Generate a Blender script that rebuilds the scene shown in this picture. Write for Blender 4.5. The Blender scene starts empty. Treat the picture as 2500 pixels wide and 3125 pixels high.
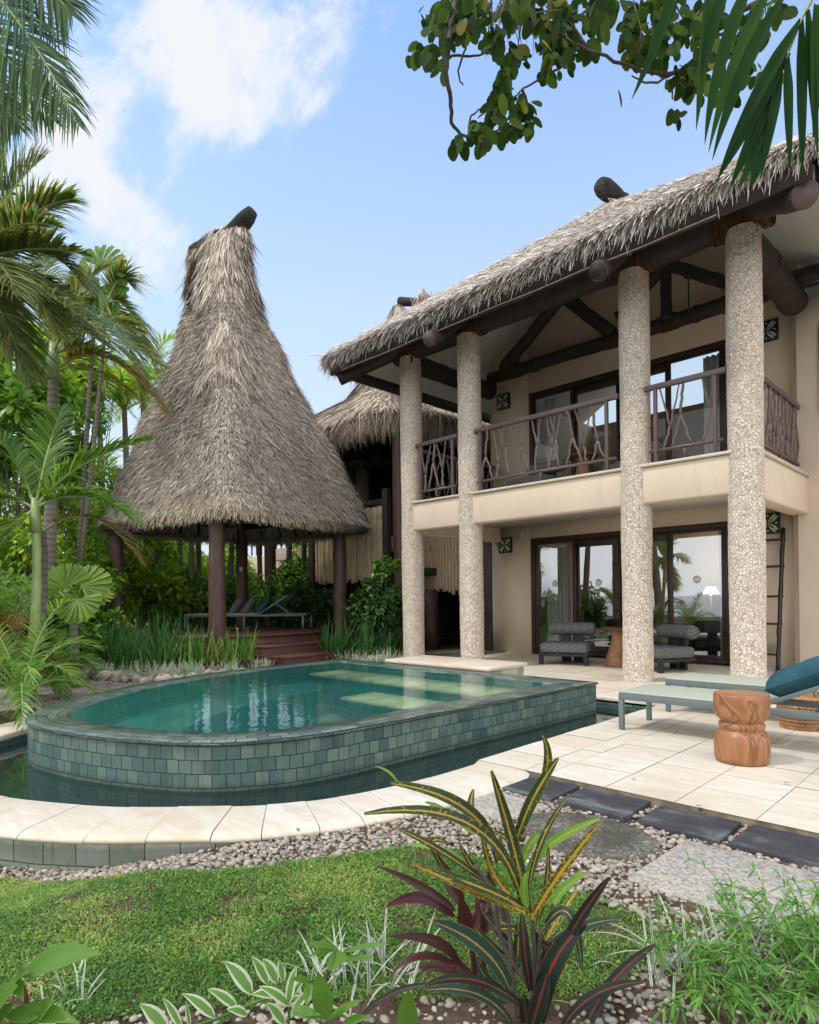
import bpy, math, random
import numpy as np
from mathutils import Vector, Matrix
rng = np.random.default_rng(7)
random.seed(7)
C = bpy.context.scene.collection
sc = bpy.context.scene
rad = math.radians

# ------------------------------------------------------------------ camera
FPX, YAW, YHOR, ROLL, EYE = 1929.6, 0.79413, 1826.0, 0.01214, 1.3
SY, CY = math.sin(YAW), math.cos(YAW)
vR = np.array([SY, CY, 0.0]); vF = np.array([-CY, SY, 0.0]); vU = np.array([0, 0, 1.0])
cr = math.cos(ROLL)*vR - math.sin(ROLL)*vU
cu = math.sin(ROLL)*vR + math.cos(ROLL)*vU
cam = bpy.data.cameras.new('camera'); camo = bpy.data.objects.new('camera', cam); C.objects.link(camo)
mw = Matrix.Identity(4)
for i in range(3):
    mw[i][0] = cr[i]; mw[i][1] = cu[i]; mw[i][2] = -vF[i]
mw[2][3] = EYE
camo.matrix_world = mw
cam.sensor_fit = 'AUTO'; cam.sensor_width = 36; cam.lens = FPX/3125*36
cam.shift_y = 263.5/3125; cam.shift_x = 0
cam.clip_start = 0.05; cam.clip_end = 6000
sc.camera = camo

def ray(x, y):                       # photo pixel (1725-wide view) -> direction, unit forward depth
    return vF + cr*(x/.69-1250)/FPX - cu*(y/.69-YHOR)/FPX
EYEP = np.array([0, 0, EYE])
def gZ(x, y, z=0.0): d = ray(x, y); return EYEP + d*(z-EYE)/d[2]
def gY(x, y, Y): d = ray(x, y); return EYEP + d*Y/d[1]
def gX(x, y, X): d = ray(x, y); return EYEP + d*X/d[0]
def gD(x, y, D): return EYEP + ray(x, y)*D

# ------------------------------------------------------------------ light
SUN_EL, SUN_AZ = rad(58), rad(205)     # azimuth measured from +X, the light comes from there
sund = np.array([math.cos(SUN_EL)*math.cos(SUN_AZ+rad(35)), math.cos(SUN_EL)*math.sin(SUN_AZ+rad(35)), math.sin(SUN_EL)])
sun = bpy.data.lights.new('sun', 'SUN'); sun.energy = .95; sun.angle = rad(4); sun.color = (1, .96, .90)
suno = bpy.data.objects.new('sun', sun); C.objects.link(suno)
suno.rotation_euler = Vector(-sund).to_track_quat('-Z', 'Y').to_euler()

world = bpy.data.worlds.new('World'); sc.world = world; world.use_nodes = True
wn = world.node_tree; wn.nodes.clear()
def WN(t, **k):
    n = wn.nodes.new(t)
    for a, b in k.items(): setattr(n, a, b)
    return n
sky = WN('ShaderNodeTexSky', sky_type='NISHITA', sun_disc=False, sun_elevation=SUN_EL,
         sun_rotation=math.atan2(sund[0], sund[1]), air_density=1.0, dust_density=0.6, ozone_density=2.0, altitude=10)
wtc = WN('ShaderNodeTexCoord')
def wmath(op, a, b=None, clamp=False):
    n = WN('ShaderNodeMath', operation=op); n.use_clamp = clamp
    for i, s in enumerate((a, b)):
        if s is None: continue
        if isinstance(s, (int, float)): n.inputs[i].default_value = s
        else: wn.links.new(s, n.inputs[i])
    return n.outputs[0]
def wsmooth(val, lo, hi):
    n = WN('ShaderNodeMapRange', interpolation_type='SMOOTHSTEP')
    wn.links.new(val, n.inputs[0]); n.inputs[1].default_value = lo; n.inputs[2].default_value = hi
    return n.outputs[0]
# clouds: patches of broken white cloud standing in fixed directions of the sky
nrm0 = lambda v: v/np.linalg.norm(v)
blobs = [(230,110,140,.8),(330,170,150,.75),(180,290,120,.8),(230,390,100,.8),(540,170,170,.66),(610,90,140,.6),(470,250,130,.9),(90,260,150,.8),(480,60,180,.8),
         (400,440,120,.4),(120,350,140,.8),(150,190,130,.75),(400,260,110,.7),(350,90,110,.7),(330,420,90,.5),(650,200,90,.6),(700,60,90,.5),(300,520,150,.75),(440,540,130,.6),(710,110,120,.55),(870,200,90,.35),(925,495,38,.75),(820,60,110,.45),(250,930,300,.5)]
acc = None
nd = WN('ShaderNodeVectorMath', operation='NORMALIZE'); wn.links.new(wtc.outputs['Generated'], nd.inputs[0])
warp = WN('ShaderNodeTexNoise'); warp.inputs['Scale'].default_value = 7; warp.inputs['Detail'].default_value = 5
wn.links.new(nd.outputs[0], warp.inputs['Vector'])
ws = WN('ShaderNodeVectorMath', operation='MULTIPLY_ADD')
wn.links.new(warp.outputs['Color'], ws.inputs[0]); ws.inputs[1].default_value = (.16,)*3; wn.links.new(nd.outputs[0], ws.inputs[2])
ws2 = WN('ShaderNodeVectorMath', operation='SUBTRACT'); wn.links.new(ws.outputs[0], ws2.inputs[0]); ws2.inputs[1].default_value = (.08,)*3
for (bx, by, br, bw) in blobs:
    d = ray(bx, by); dn = d/np.linalg.norm(d)
    d2 = ray(bx+br, by); d2 = d2/np.linalg.norm(d2)
    r = float(np.linalg.norm(dn-d2))
    ds = WN('ShaderNodeVectorMath', operation='DISTANCE'); wn.links.new(ws2.outputs[0], ds.inputs[0]); ds.inputs[1].default_value = dn
    m = WN('ShaderNodeMapRange', interpolation_type='SMOOTHSTEP'); wn.links.new(ds.outputs['Value'], m.inputs[0])
    m.inputs[1].default_value = 0; m.inputs[2].default_value = r*1.15; m.inputs[3].default_value = bw; m.inputs[4].default_value = 0
    acc = m.outputs[0] if acc is None else wmath('ADD', acc, m.outputs[0])
# unseen bright cloud bank added behind the viewer to lift the shaded facade
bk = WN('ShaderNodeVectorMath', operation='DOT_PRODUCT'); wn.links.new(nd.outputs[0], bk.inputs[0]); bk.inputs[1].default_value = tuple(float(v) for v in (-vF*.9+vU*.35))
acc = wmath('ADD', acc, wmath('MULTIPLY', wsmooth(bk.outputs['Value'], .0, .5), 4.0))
nz = WN('ShaderNodeTexNoise'); nz.inputs['Scale'].default_value = 4.2; nz.inputs['Detail'].default_value = 10; nz.inputs['Roughness'].default_value = .72; nz.inputs['Distortion'].default_value = .3
strv = WN('ShaderNodeVectorMath', operation='DOT_PRODUCT'); sdir = nrm0(vR*.8+vU*.6); wn.links.new(nd.outputs[0], strv.inputs[0]); strv.inputs[1].default_value = tuple(float(v) for v in sdir)
sv = WN('ShaderNodeVectorMath', operation='SCALE'); sv.inputs[0].default_value = tuple(float(v) for v in -sdir*.45); wn.links.new(strv.outputs['Value'], sv.inputs['Scale']); sadd = WN('ShaderNodeVectorMath', operation='ADD'); wn.links.new(nd.outputs[0], sadd.inputs[0]); wn.links.new(sv.outputs[0], sadd.inputs[1]); wn.links.new(sadd.outputs[0], nz.inputs['Vector'])
dens = wmath('ADD', acc, wmath('MULTIPLY', wmath('SUBTRACT', nz.outputs['Fac'], .51), 6.4))
dens = wsmooth(dens, .30, 1.6)
sepz = WN('ShaderNodeSeparateXYZ'); wn.links.new(nd.outputs[0], sepz.inputs[0])
hz = wsmooth(sepz.outputs['Z'], .90, .05)         # bright humid air near the horizon
mixh = WN('ShaderNodeMix', data_type='RGBA'); wn.links.new(wmath('MULTIPLY', hz, .97), mixh.inputs[0])
gain = WN('ShaderNodeMix', data_type='RGBA', blend_type='MULTIPLY'); gain.inputs[0].default_value = 1
wn.links.new(sky.outputs[0], gain.inputs[6]); gain.inputs[7].default_value = (.92, 1.05, 1.14, 1)
SKYK = 1.0
wn.links.new(gain.outputs[2], mixh.inputs[6]); mixh.inputs[7].default_value = (2.45, 2.8, 3.08, 1)
fillbankc = WN('ShaderNodeMix', data_type='RGBA'); wn.links.new(wsmooth(bk.outputs['Value'], -.15, .35), fillbankc.inputs[0]); fillbankc.inputs[6].default_value = (3.1, 3.15, 3.2, 1); fillbankc.inputs[7].default_value = (6.3, 6.45, 6.5, 1)  # added bank made brighter than the visible clouds, as fill light
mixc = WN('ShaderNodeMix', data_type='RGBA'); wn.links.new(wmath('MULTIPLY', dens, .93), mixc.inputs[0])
wn.links.new(mixh.outputs[2], mixc.inputs[6]); wn.links.new(fillbankc.outputs[2], mixc.inputs[7])
bg = WN('ShaderNodeBackground'); bg.inputs['Strength'].default_value = .145
wn.links.new(mixc.outputs[2], bg.inputs['Color'])
wo = WN('ShaderNodeOutputWorld'); wn.links.new(bg.outputs[0], wo.inputs['Surface'])
sc.view_settings.view_transform = 'Standard'; sc.view_settings.look = 'None'; sc.view_settings.gamma = 1
sc.view_settings.exposure = 1.05

# ------------------------------------------------------------------ mesh helpers
def nrm(v): v = np.asarray(v, float); return v/(np.linalg.norm(v, axis=-1, keepdims=True)+1e-12)
class MB:
    def __init__(s): s.v = []; s.q = []; s.t = []; s.ng = []; s.uv = []; s.n = 0; s.hasuv = False
    def add(s, v, q=None, t=None, uv=None, ng=None):
        v = np.asarray(v, float).reshape(-1, 3)
        if q is not None and len(q): s.q.append(np.asarray(q, int).reshape(-1, 4)+s.n)
        if t is not None and len(t): s.t.append(np.asarray(t, int).reshape(-1, 3)+s.n)
        if ng is not None:
            for p in ng: s.ng.append(np.asarray(p, int)+s.n)
        if uv is not None: s.hasuv = True; s.uv.append(np.asarray(uv, float).reshape(-1, 2))
        else: s.uv.append(np.zeros((len(v), 2)))
        s.v.append(v); s.n += len(v)
        return s
    def box(s, c, size, rz=0, R=None):
        h = np.array(size)/2.0
        p = np.array([[sx, sy, sz] for sz in (-1, 1) for sy in (-1, 1) for sx in (-1, 1)], float)*h
        if R is None:
            a, b = math.cos(rz), math.sin(rz); R = np.array([[a, -b, 0], [b, a, 0], [0, 0, 1]])
        p = p@np.asarray(R).T + np.array(c)
        return s.add(p, [[0,2,3,1],[4,5,7,6],[0,1,5,4],[2,6,7,3],[0,4,6,2],[1,3,7,5]])
    def box2(s, lo, hi): lo = np.array(lo, float); hi = np.array(hi, float); return s.box((lo+hi)/2, hi-lo)
    def tube(s, pts, r, seg=12, cap=True, squash=None):
        pts = np.asarray(pts, float); n = len(pts)
        r = np.broadcast_to(np.asarray(r, float), (n,))
        t = nrm(np.gradient(pts, axis=0))
        up = np.array([0, 0, 1.0]) if abs(t[0][2]) < .9 else np.array([1.0, 0, 0])
        a = nrm(np.cross(t, up)); 
        for i in range(1, n):
            if np.dot(a[i], a[i-1]) < 0: a[i] = -a[i]
        b = np.cross(a, t)
        th = np.linspace(0, 2*math.pi, seg, endpoint=False)
        v = pts[:, None]+r[:, None, None]*(np.cos(th)[None, :, None]*a[:, None]+np.sin(th)[None, :, None]*b[:, None])
        v = v.reshape(-1, 3)
        i = np.arange(n-1)[:, None]*seg; j = np.arange(seg)[None]; k = (j+1) % seg
        q = np.stack([i+j, i+seg+j, i+seg+k, i+k], -1).reshape(-1, 4)
        acc_ = np.concatenate([[0], np.cumsum(np.linalg.norm(np.diff(pts, axis=0), axis=1))])
        uv = np.stack([np.tile(th/(2*math.pi), n), np.repeat(acc_, seg)], -1)
        ng = [list(range(seg)), list(range((n-1)*seg, n*seg))[::-1]] if cap else None
        return s.add(v, q, uv=uv, ng=ng)
    def lathe(s, prof, c=(0, 0, 0), seg=32):
        prof = np.asarray(prof, float); n = len(prof); th = np.linspace(0, 2*math.pi, seg, endpoint=False)
        v = np.stack([prof[:, 0, None]*np.cos(th), prof[:, 0, None]*np.sin(th), np.repeat(prof[:, 1, None], seg, 1)], -1).reshape(-1, 3)+np.array(c)
        i = np.arange(n-1)[:, None]*seg; j = np.arange(seg)[None]; k = (j+1) % seg
        q = np.stack([i+j, i+k, i+seg+k, i+seg+j], -1).reshape(-1, 4)
        return s.add(v, q, ng=[list(range(seg))[::-1], list(range((n-1)*seg, n*seg))])
    def prism(s, poly, z0, z1, top=True, bot=True):
        poly = np.asarray(poly, float); n = len(poly)
        v = np.concatenate([np.c_[poly, np.full(n, z0)], np.c_[poly, np.full(n, z1)]])
        i = np.arange(n); k = (i+1) % n
        q = np.stack([i, k, k+n, i+n], -1); ng = []
        if bot: ng.append(list(range(n))[::-1])
        if top: ng.append(list(range(n, 2*n)))
        return s.add(v, q, ng=ng)
    def grid(s, V, uv=None):            # V (a,b,3)
        a, b = V.shape[:2]; i = np.arange(a-1)[:, None]*b; j = np.arange(b-1)[None]
        q = np.stack([i+j, i+b+j, i+b+j+1, i+j+1], -1).reshape(-1, 4)
        return s.add(V.reshape(-1, 3), q, uv=uv)
    def build(s, name, mat, parent=None, smooth=False, bevel=0, loc=None):
        v = np.concatenate(s.v); faces = []
        me = bpy.data.meshes.new(name)
        q = np.concatenate(s.q) if s.q else np.zeros((0, 4), int)
        t = np.concatenate(s.t) if s.t else np.zeros((0, 3), int)
        org = np.array(loc if loc is not None else (0, 0, 0), float)
        li = [q.ravel(), t.ravel()]+[p for p in s.ng]
        tot = np.concatenate([np.full(len(q), 4), np.full(len(t), 3), np.array([len(p) for p in s.ng], int)]).astype(np.int32)
        li = np.concatenate(li).astype(np.int32)
        me.vertices.add(len(v)); me.vertices.foreach_set('co', (v-org).astype(np.float32).ravel())
        me.loops.add(len(li)); me.loops.foreach_set('vertex_index', li)
        me.polygons.add(len(tot)); st = np.concatenate([[0], np.cumsum(tot)[:-1]]).astype(np.int32)
        me.polygons.foreach_set('loop_start', st); me.polygons.foreach_set('loop_total', tot)
        if s.hasuv:
            u = me.uv_layers.new(name='UVMap'); uv = np.concatenate(s.uv)[li]; u.data.foreach_set('uv', uv.astype(np.float32).ravel())
        me.update(calc_edges=True); me.validate()
        if smooth: me.polygons.foreach_set('use_smooth', np.ones(len(tot), bool))
        if mat is not None: me.materials.append(mat)
        o = bpy.data.objects.new(name, me); C.objects.link(o)
        o.location = org
        if parent is not None:
            o.parent = parent; o.matrix_parent_inverse = parent.matrix_basis.inverted()
        if bevel:
            m = o.modifiers.new('b', 'BEVEL'); m.width = bevel; m.segments = 2; m.limit_method = 'ANGLE'
        return o
def tag(o, label=None, cat=None, group=None, kind=None):
    if label: o['label'] = label
    if cat: o['category'] = cat
    if group: o['group'] = group
    if kind: o['kind'] = kind
    return o
def thing(name, label, cat, loc=(0, 0, 0), rz=0, group=None):
    o = bpy.data.objects.new(name, None); C.objects.link(o); o.location = loc; o.rotation_euler = (0, 0, rz)
    o.empty_display_size = .1
    return tag(o, label, cat, group)
def struct(o): o['kind'] = 'structure'; return o
def local(o, parent):                # the mesh was written in the parent's own coordinates
    o.parent = parent; o.matrix_parent_inverse = Matrix.Identity(4); return o
def dup(root, loc, rz, label, group=None, scale=None):
    r = root.copy(); C.objects.link(r); r.location = loc; r.rotation_euler = (0, 0, rz)
    if scale: r.scale = (scale,)*3
    r['label'] = label
    if group: r['group'] = group
    for ch in list(root.children):
        c = ch.copy(); C.objects.link(c); c.parent = r
        for g in list(ch.children):
            d = g.copy(); C.objects.link(d); d.parent = c
    return r

def catmull(pts, n=8, closed=False):
    P = np.asarray(pts, float); m = len(P); out = []
    rngi = range(m if closed else m-1)
    for i in rngi:
        p0 = P[(i-1) % m] if closed or i > 0 else P[i]; p1 = P[i]; p2 = P[(i+1) % m]
        p3 = P[(i+2) % m] if closed or i+2 < m else P[(i+1) % m]
        for k in range(n):
            t = k/n
            out.append(.5*((2*p1)+(-p0+p2)*t+(2*p0-5*p1+4*p2-p3)*t*t+(-p0+3*p1-3*p2+p3)*t**3))
    if not closed: out.append(P[-1])
    return np.array(out)
def offset(poly, d):                 # closed ccw polygon, + = outward
    p = np.asarray(poly, float); e = np.roll(p, -1, 0)-p; e = e/(np.linalg.norm(e, axis=1, keepdims=True)+1e-9)
    n = np.stack([e[:, 1], -e[:, 0]], -1); n0 = np.roll(n, 1, 0); b = n+n0; b /= np.linalg.norm(b, axis=1, keepdims=True)+1e-9
    c = np.clip((b*n).sum(1), .35, 1)
    d = np.broadcast_to(np.asarray(d, float), (len(p),))
    return p+b*(d/c)[:, None]
def inside(poly, x, y):
    poly = np.asarray(poly); x = np.asarray(x, float); y = np.asarray(y, float); r = np.zeros(x.shape, bool)
    x0, y0 = poly[:, 0], poly[:, 1]; x1, y1 = np.roll(x0, -1), np.roll(y0, -1)
    for a, b, c, d in zip(x0, y0, x1, y1):
        if b == d: continue
        r ^= ((b > y) != (d > y)) & (x < (c-a)*(y-b)/(d-b)+a)
    return r
def sstep(x): x = np.clip(x, 0, 1); return x*x*(3-2*x)

LEAF = lambda t: np.sin(np.pi*np.clip(t, 0, 1)**.75)**.8
def strips(mb, P, D, N, L, W, k=3, droop=0.0, prof=None, fold=0.0):
    """n bent strips: base P, direction D, upper side N, length L, width W, fall = droop*L at the tip"""
    P = np.asarray(P, float); n = len(P); D = nrm(D); S = nrm(np.cross(D, N)); N2 = np.cross(S, D)
    L = np.broadcast_to(L, (n,)); W = np.broadcast_to(W, (n,)); droop = np.broadcast_to(droop, (n,))
    if prof is None: prof = lambda t: 1-.85*t
    m = 3 if fold else 2; vs = []; uv = []
    for j in range(k+1):
        t = j/k; c = P+D*(L*t)[:, None]; c = c-np.array([0, 0, 1.0])*(droop*L*t*t)[:, None]
        w = (W*float(prof(t)))[:, None]*.5
        if m == 2: vs += [c-S*w, c+S*w]; uv += [(0, t), (1, t)]
        else: vs += [c-S*w+N2*w*fold, c, c+S*w+N2*w*fold]; uv += [(0, t), (.5, t), (1, t)]
    V = np.stack(vs, 1); UV = np.tile(np.array(uv), (n, 1))
    b = (np.arange(n)*V.shape[1])[:, None, None]; q = []
    for j in range(k):
        for i in range(m-1): q.append([j*m+i, j*m+i+1, (j+1)*m+i+1, (j+1)*m+i])
    q = (np.array(q)[None]+b).reshape(-1, 4)
    mb.add(V.reshape(-1, 3), q, uv=UV); return mb
def bleaf(mb, A, B, Cc, w, face=None, k=10, fold=.25, prof=None, wave=0.0):
    """one leaf along the bezier A,B,C with the broad side towards 'face'"""
    A, B, Cc = (np.asarray(p, float) for p in (A, B, Cc)); t = np.linspace(0, 1, k+1)[:, None]
    c = (1-t)**2*A+2*t*(1-t)*B+t*t*Cc; tg = nrm(2*(1-t)*(B-A)+2*t*(Cc-B))
    f = np.array(face if face is not None else (0, 0, 1.0)); S = nrm(np.cross(tg, f)); N2 = np.cross(S, tg)
    pr = (prof or LEAF)(t[:, 0]); ww = (w*.5*np.maximum(pr, .03))[:, None]
    if wave: ww = ww*(1+wave*np.sin(t*40))
    v = np.stack([c-S*ww+N2*ww*fold, c-S*ww*.5+N2*ww*fold*.6, c, c+S*ww*.5+N2*ww*fold*.6, c+S*ww+N2*ww*fold], 1)
    uv = np.stack([np.tile([0, .25, .5, .75, 1], (k+1, 1)), np.repeat(t, 5, 1)], -1)
    mb.grid(v, uv.reshape(-1, 2)); return mb
def bez(A, B, Cc, k=12):
    t = np.linspace(0, 1, k+1)[:, None]; A, B, Cc = (np.asarray(p, float) for p in (A, B, Cc))
    return (1-t)**2*A+2*t*(1-t)*B+t*t*Cc
def frond(mb, A, B, Cc, ll, lw=.03, n=44, start=.12, droop=.35, r=random, up=(0, 0, 1.0), ang=52, vee=.35, rach=None, k=3):
    """pinnate palm frond: leaflets on both sides of the rachis bezier"""
    t = np.linspace(start, 1, n); T = t[:, None]; A, B, Cc = (np.asarray(p, float) for p in (A, B, Cc))
    c = (1-T)**2*A+2*T*(1-T)*B+T*T*Cc; tg = nrm(2*(1-T)*(B-A)+2*T*(Cc-B))
    S = nrm(np.cross(tg, np.array(up))); N = np.cross(S, tg)
    s = (t-start)/(1-start); env = np.clip(np.sin(np.pi*(.12+.86*s))**.6, .1, 1)
    for sg in (-1, 1):
        a = np.radians(ang*(1-.55*s)+rng.normal(0, 5, n)); 
        D = tg*np.cos(a)[:, None]+sg*S*np.sin(a)[:, None]+N*(vee+rng.normal(0, .1, n))[:, None]
        strips(mb, c, D, N+S*sg*-.3, ll*env*rng.uniform(.85, 1.08, n), lw*(.6+.4*env), k=k, droop=droop*rng.uniform(.6, 1.3, n), prof=lambda t: (.5+2*t) if t < .25 else 1-.9*((t-.25)/.75)**1.3)
    if rach is not None: rach.tube(bez(A, B, Cc, 10), np.linspace(.02, .004, 11)*(ll/.5), 6)
    return mb
# ------------------------------------------------------------------ materials
class NT:
    def __init__(s, name):
        s.m = bpy.data.materials.new(name); s.m.use_nodes = True; s.t = s.m.node_tree; s.t.nodes.clear()
        s.out = s.t.nodes.new('ShaderNodeOutputMaterial')
    def n(s, ty, ins=None, **k):
        n = s.t.nodes.new('ShaderNode'+ty)
        for a, b in k.items(): setattr(n, a, b)
        for a, b in (ins or {}).items():
            i = n.inputs[a]
            if isinstance(b, bpy.types.NodeSocket): s.t.links.new(b, i)
            elif isinstance(b, bpy.types.Node): s.t.links.new(b.outputs[0], i)
            else: i.default_value = b
        return n
    def pos(s): return s.n('NewGeometry').outputs['Position']
    def obj(s): return s.n('TexCoord').outputs['Object']
    def uv(s): return s.n('TexCoord').outputs['UV']
    def island(s): return s.n('NewGeometry').outputs['Random Per Island']
    def scale(s, v, sc_): return s.n('VectorMath', {0: v, 1: sc_}, operation='MULTIPLY').outputs[0]
    def noise(s, v, scale, detail=4, rough=.5, dist=0): return s.n('TexNoise', {'Vector': v, 'Scale': scale, 'Detail': detail, 'Roughness': rough, 'Distortion': dist}).outputs[0]
    def ramp(s, fac, stops):
        n = s.n('ValToRGB', {0: fac}); e = n.color_ramp.elements
        while len(e) < len(stops): e.new(.5)
        for i, (p, c) in enumerate(stops): e[i].position = p; e[i].color = (*c, 1) if len(c) == 3 else c
        return n.outputs[0]
    def mix(s, f, a, b, mode='MIX'):
        return s.n('Mix', {0: f, 6: a if not isinstance(a, tuple) else (*a, 1), 7: b if not isinstance(b, tuple) else (*b, 1)}, data_type='RGBA', blend_type=mode).outputs[2]
    def math(s, op, a, b=0.0, clamp=False):
        n = s.n('Math', {0: a, 1: b}, operation=op); n.use_clamp = clamp; return n.outputs[0]
    def bump(s, h, st=.3, d=.02): return s.n('Bump', {'Height': h, 'Strength': st, 'Distance': d}).outputs[0]
    def bsdf(s, col, rough=.7, bump=None, spec=.5, metal=0, **k):
        ins = {'Base Color': (*col, 1) if isinstance(col, tuple) else col, 'Roughness': rough, 'Specular IOR Level': spec, 'Metallic': metal}
        if bump is not None: ins['Normal'] = bump
        ins.update(k); b = s.n('BsdfPrincipled', ins); s.t.links.new(b.outputs[0], s.out.inputs[0]); return b
def simple(name, col, rough=.6, nscale=8, var=.18, bumpst=.15, bscale=None, spec=.4, stretch=None, metal=0):
    t = NT(name); p = t.obj()
    if stretch: p = t.scale(p, stretch)
    f = t.noise(p, nscale, 5, .6); lo = tuple(c*(1-var) for c in col); hi = tuple(min(1, c*(1+var)) for c in col)
    c = t.ramp(f, [(.3, lo), (.7, hi)])
    t.bsdf(c, rough, t.bump(t.noise(p, bscale or nscale*6, 4, .6), bumpst, .01), spec, metal); return t.m
def leafmat(name, stops, rough=.45, trans=.3, spec=.35, ribs=False, tcol=1.6):
    t = NT(name); f = t.island(); c = t.ramp(f, stops)
    nz = t.noise(t.pos(), 9, 3); c = t.mix(t.math('MULTIPLY', t.math('SUBTRACT', nz, .35, True), .8), c, tuple(x*.55 for x in stops[0][1]))
    b = t.bsdf(c, rough, None, spec)
    tc = t.mix(1.0, c, (tcol, tcol*1.05, tcol*.55), 'MULTIPLY')
    tr = t.n('BsdfTranslucent', {'Color': tc}); mx = t.n('MixShader', {0: trans, 1: b, 2: tr})
    t.t.links.new(mx.outputs[0], t.out.inputs[0]); return t.m
def grassmat(name, stops, rough, trans):
    m = leafmat(name, stops, rough, trans); nt = m.node_tree; mapr = [n for n in nt.nodes if n.type == 'VALTORGB'][0]; geo = nt.nodes.new('ShaderNodeNewGeometry'); nz = nt.nodes.new('ShaderNodeTexNoise'); nz.inputs['Scale'].default_value = 1.8; nz.inputs['Detail'].default_value = 4
    nt.links.new(geo.outputs['Position'], nz.inputs['Vector']); ad = nt.nodes.new('ShaderNodeMath'); ad.operation = 'MULTIPLY_ADD'; nt.links.new(nz.outputs[0], ad.inputs[0]); ad.inputs[1].default_value = 2.2; ad.inputs[2].default_value = -1.1
    a2 = nt.nodes.new('ShaderNodeMath'); a2.operation = 'ADD'; a2.use_clamp = True; nt.links.new(geo.outputs['Random Per Island'], a2.inputs[0]); nt.links.new(ad.outputs[0], a2.inputs[1]); nt.links.new(a2.outputs[0], mapr.inputs[0]); return m
MAT = {}
def plaster():
    t = NT('plaster'); p = t.pos(); c = t.ramp(t.noise(p, 1.3, 5, .6), [(.3, (.64,.52,.405)), (.7, (.70,.575,.45))])
    st = t.noise(t.scale(p, (3.5, 3.5, .35)), 2.2, 6, .7); c = t.mix(t.n('MapRange', {0: st, 1: .56, 2: .8, 4: .45}).outputs[0], c, (.40,.33,.25))
    sp = t.noise(p, 14, 6, .75); c = t.mix(t.n('MapRange', {0: sp, 1: .62, 2: .8, 4: .3}).outputs[0], c, (.38,.30,.22))
    t.bsdf(c, .85, t.bump(t.math('ADD', t.noise(p, 70, 3), t.math('MULTIPLY', t.noise(p, 3.5, 4), 2.0)), .25, .012), .2); return t.m
MAT['plaster'] = plaster()
MAT['ceiling'] = simple('ceiling_paint', (.74,.72,.67), .8, 1.5, .05, .04)
MAT['log'] = (lambda t: (t.bsdf(t.ramp(t.noise(t.obj(), 5, 6, .65, 1.5), [(.3, (.024,.015,.013)), (.75, (.062,.040,.035))]), .5, t.bump(t.noise(t.scale(t.obj(), (3, 3, 3)), 7, 5, .7, 2), .5, .02), .45), t.m)[1])(NT('dark_log'))
MAT['logend'] = simple('log_end', (.14,.095,.09), .6, 10, .2, .2)
MAT['charlog'] = (lambda t: (t.bsdf(t.ramp(t.noise(t.obj(), 18, 6, .7), [(.35, (.012,.012,.012)), (.7, (.07,.068,.062))]), .85, t.bump(t.noise(t.obj(), 30, 5, .7), 1, .03), .2), t.m)[1])(NT('weathered_log'))
MAT['post'] = (lambda t: (t.bsdf(t.ramp(t.noise(t.scale(t.pos(), (4, 4, .8)), 4, 6, .65, .6), [(.3, (.055,.028,.022)), (.7, (.125,.065,.052))]), .42, t.bump(t.noise(t.scale(t.pos(), (6, 6, 1.2)), 5, 6, .7, 1), .5, .02), .45), t.m)[1])(NT('brown_post'))
MAT['rail'] = simple('rail_paint', (.12,.082,.078), .4, 4, .1, .05)
MAT['frame'] = simple('door_frame', (.045,.025,.02), .35, 3, .2, .08, stretch=(1, 1, 5))
MAT['rope'] = (lambda t: (t.bsdf(t.mix(t.math('GREATER_THAN', t.n('TexWave', {'Vector': t.pos(), 'Scale': 14, 'Distortion': 3, 'Detail': 2}).outputs[1], .55), (.03,.018,.012), (.14,.085,.05)), .8, t.bump(t.noise(t.pos(), 60), .6, .02), .2), t.m)[1])(NT('coir_lashing'))
# irregular stone mosaic
def mosaic():
    t = NT('stone_mosaic'); p = t.pos(); w = t.noise(p, 6, 2); pv = t.n('VectorMath', {0: p, 1: t.scale(t.n('TexNoise', {'Vector': p, 'Scale': 9.0, 'Detail': 1.0}).outputs[1], (.03,)*3)}, operation='ADD').outputs[0]
    e = t.n('TexVoronoi', {'Vector': pv, 'Scale': 24.0, 'Randomness': .93}, feature='DISTANCE_TO_EDGE').outputs['Distance']
    cv = t.n('TexVoronoi', {'Vector': pv, 'Scale': 24.0, 'Randomness': .93}).outputs['Color']
    g = t.n('SeparateColor', {0: cv}).outputs[0]
    col = t.ramp(g, [(0, (.60,.49,.41)), (.25, (.70,.61,.525)), (.6, (.78,.71,.62)), (.85, (.66,.555,.47)), (1, (.55,.43,.35))])
    col = t.mix(t.math('MULTIPLY', t.noise(p, 3, 4), .35), col, (.62,.50,.38))
    m = t.n('MapRange', {0: e, 1: .018, 2: .05}).outputs[0]
    c = t.mix(m, (.35,.265,.21), col)
    h = t.n('MapRange', {0: e, 1: .0, 2: .09}, interpolation_type='SMOOTHSTEP').outputs[0]
    h = t.math('ADD', h, t.math('MULTIPLY', t.noise(p, 55, 3), .25)); h = t.math('ADD', h, t.math('MULTIPLY', g, .35))
    t.bsdf(c, .75, t.bump(h, .75, .014), .3); return t.m
MAT['mosaic'] = mosaic()
def thatchm(name, stops, dirt=.5, dk=.3):
    t = NT(name); c = t.ramp(t.island(), stops)
    nz = t.noise(t.pos(), 1.2, 5, .65); c = t.mix(t.n('MapRange', {0: nz, 1: .45, 2: .75}).outputs[0], c, t.mix(.5, c, tuple(x*dirt for x in stops[1][1])))
    g = t.noise(t.scale(t.uv(), (1, 1, 1)), 14, 2); c = t.mix(t.math('MULTIPLY', g, dk), c, (.05,.04,.035))
    t.bsdf(c, .9, None, .12); return t.m
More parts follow.
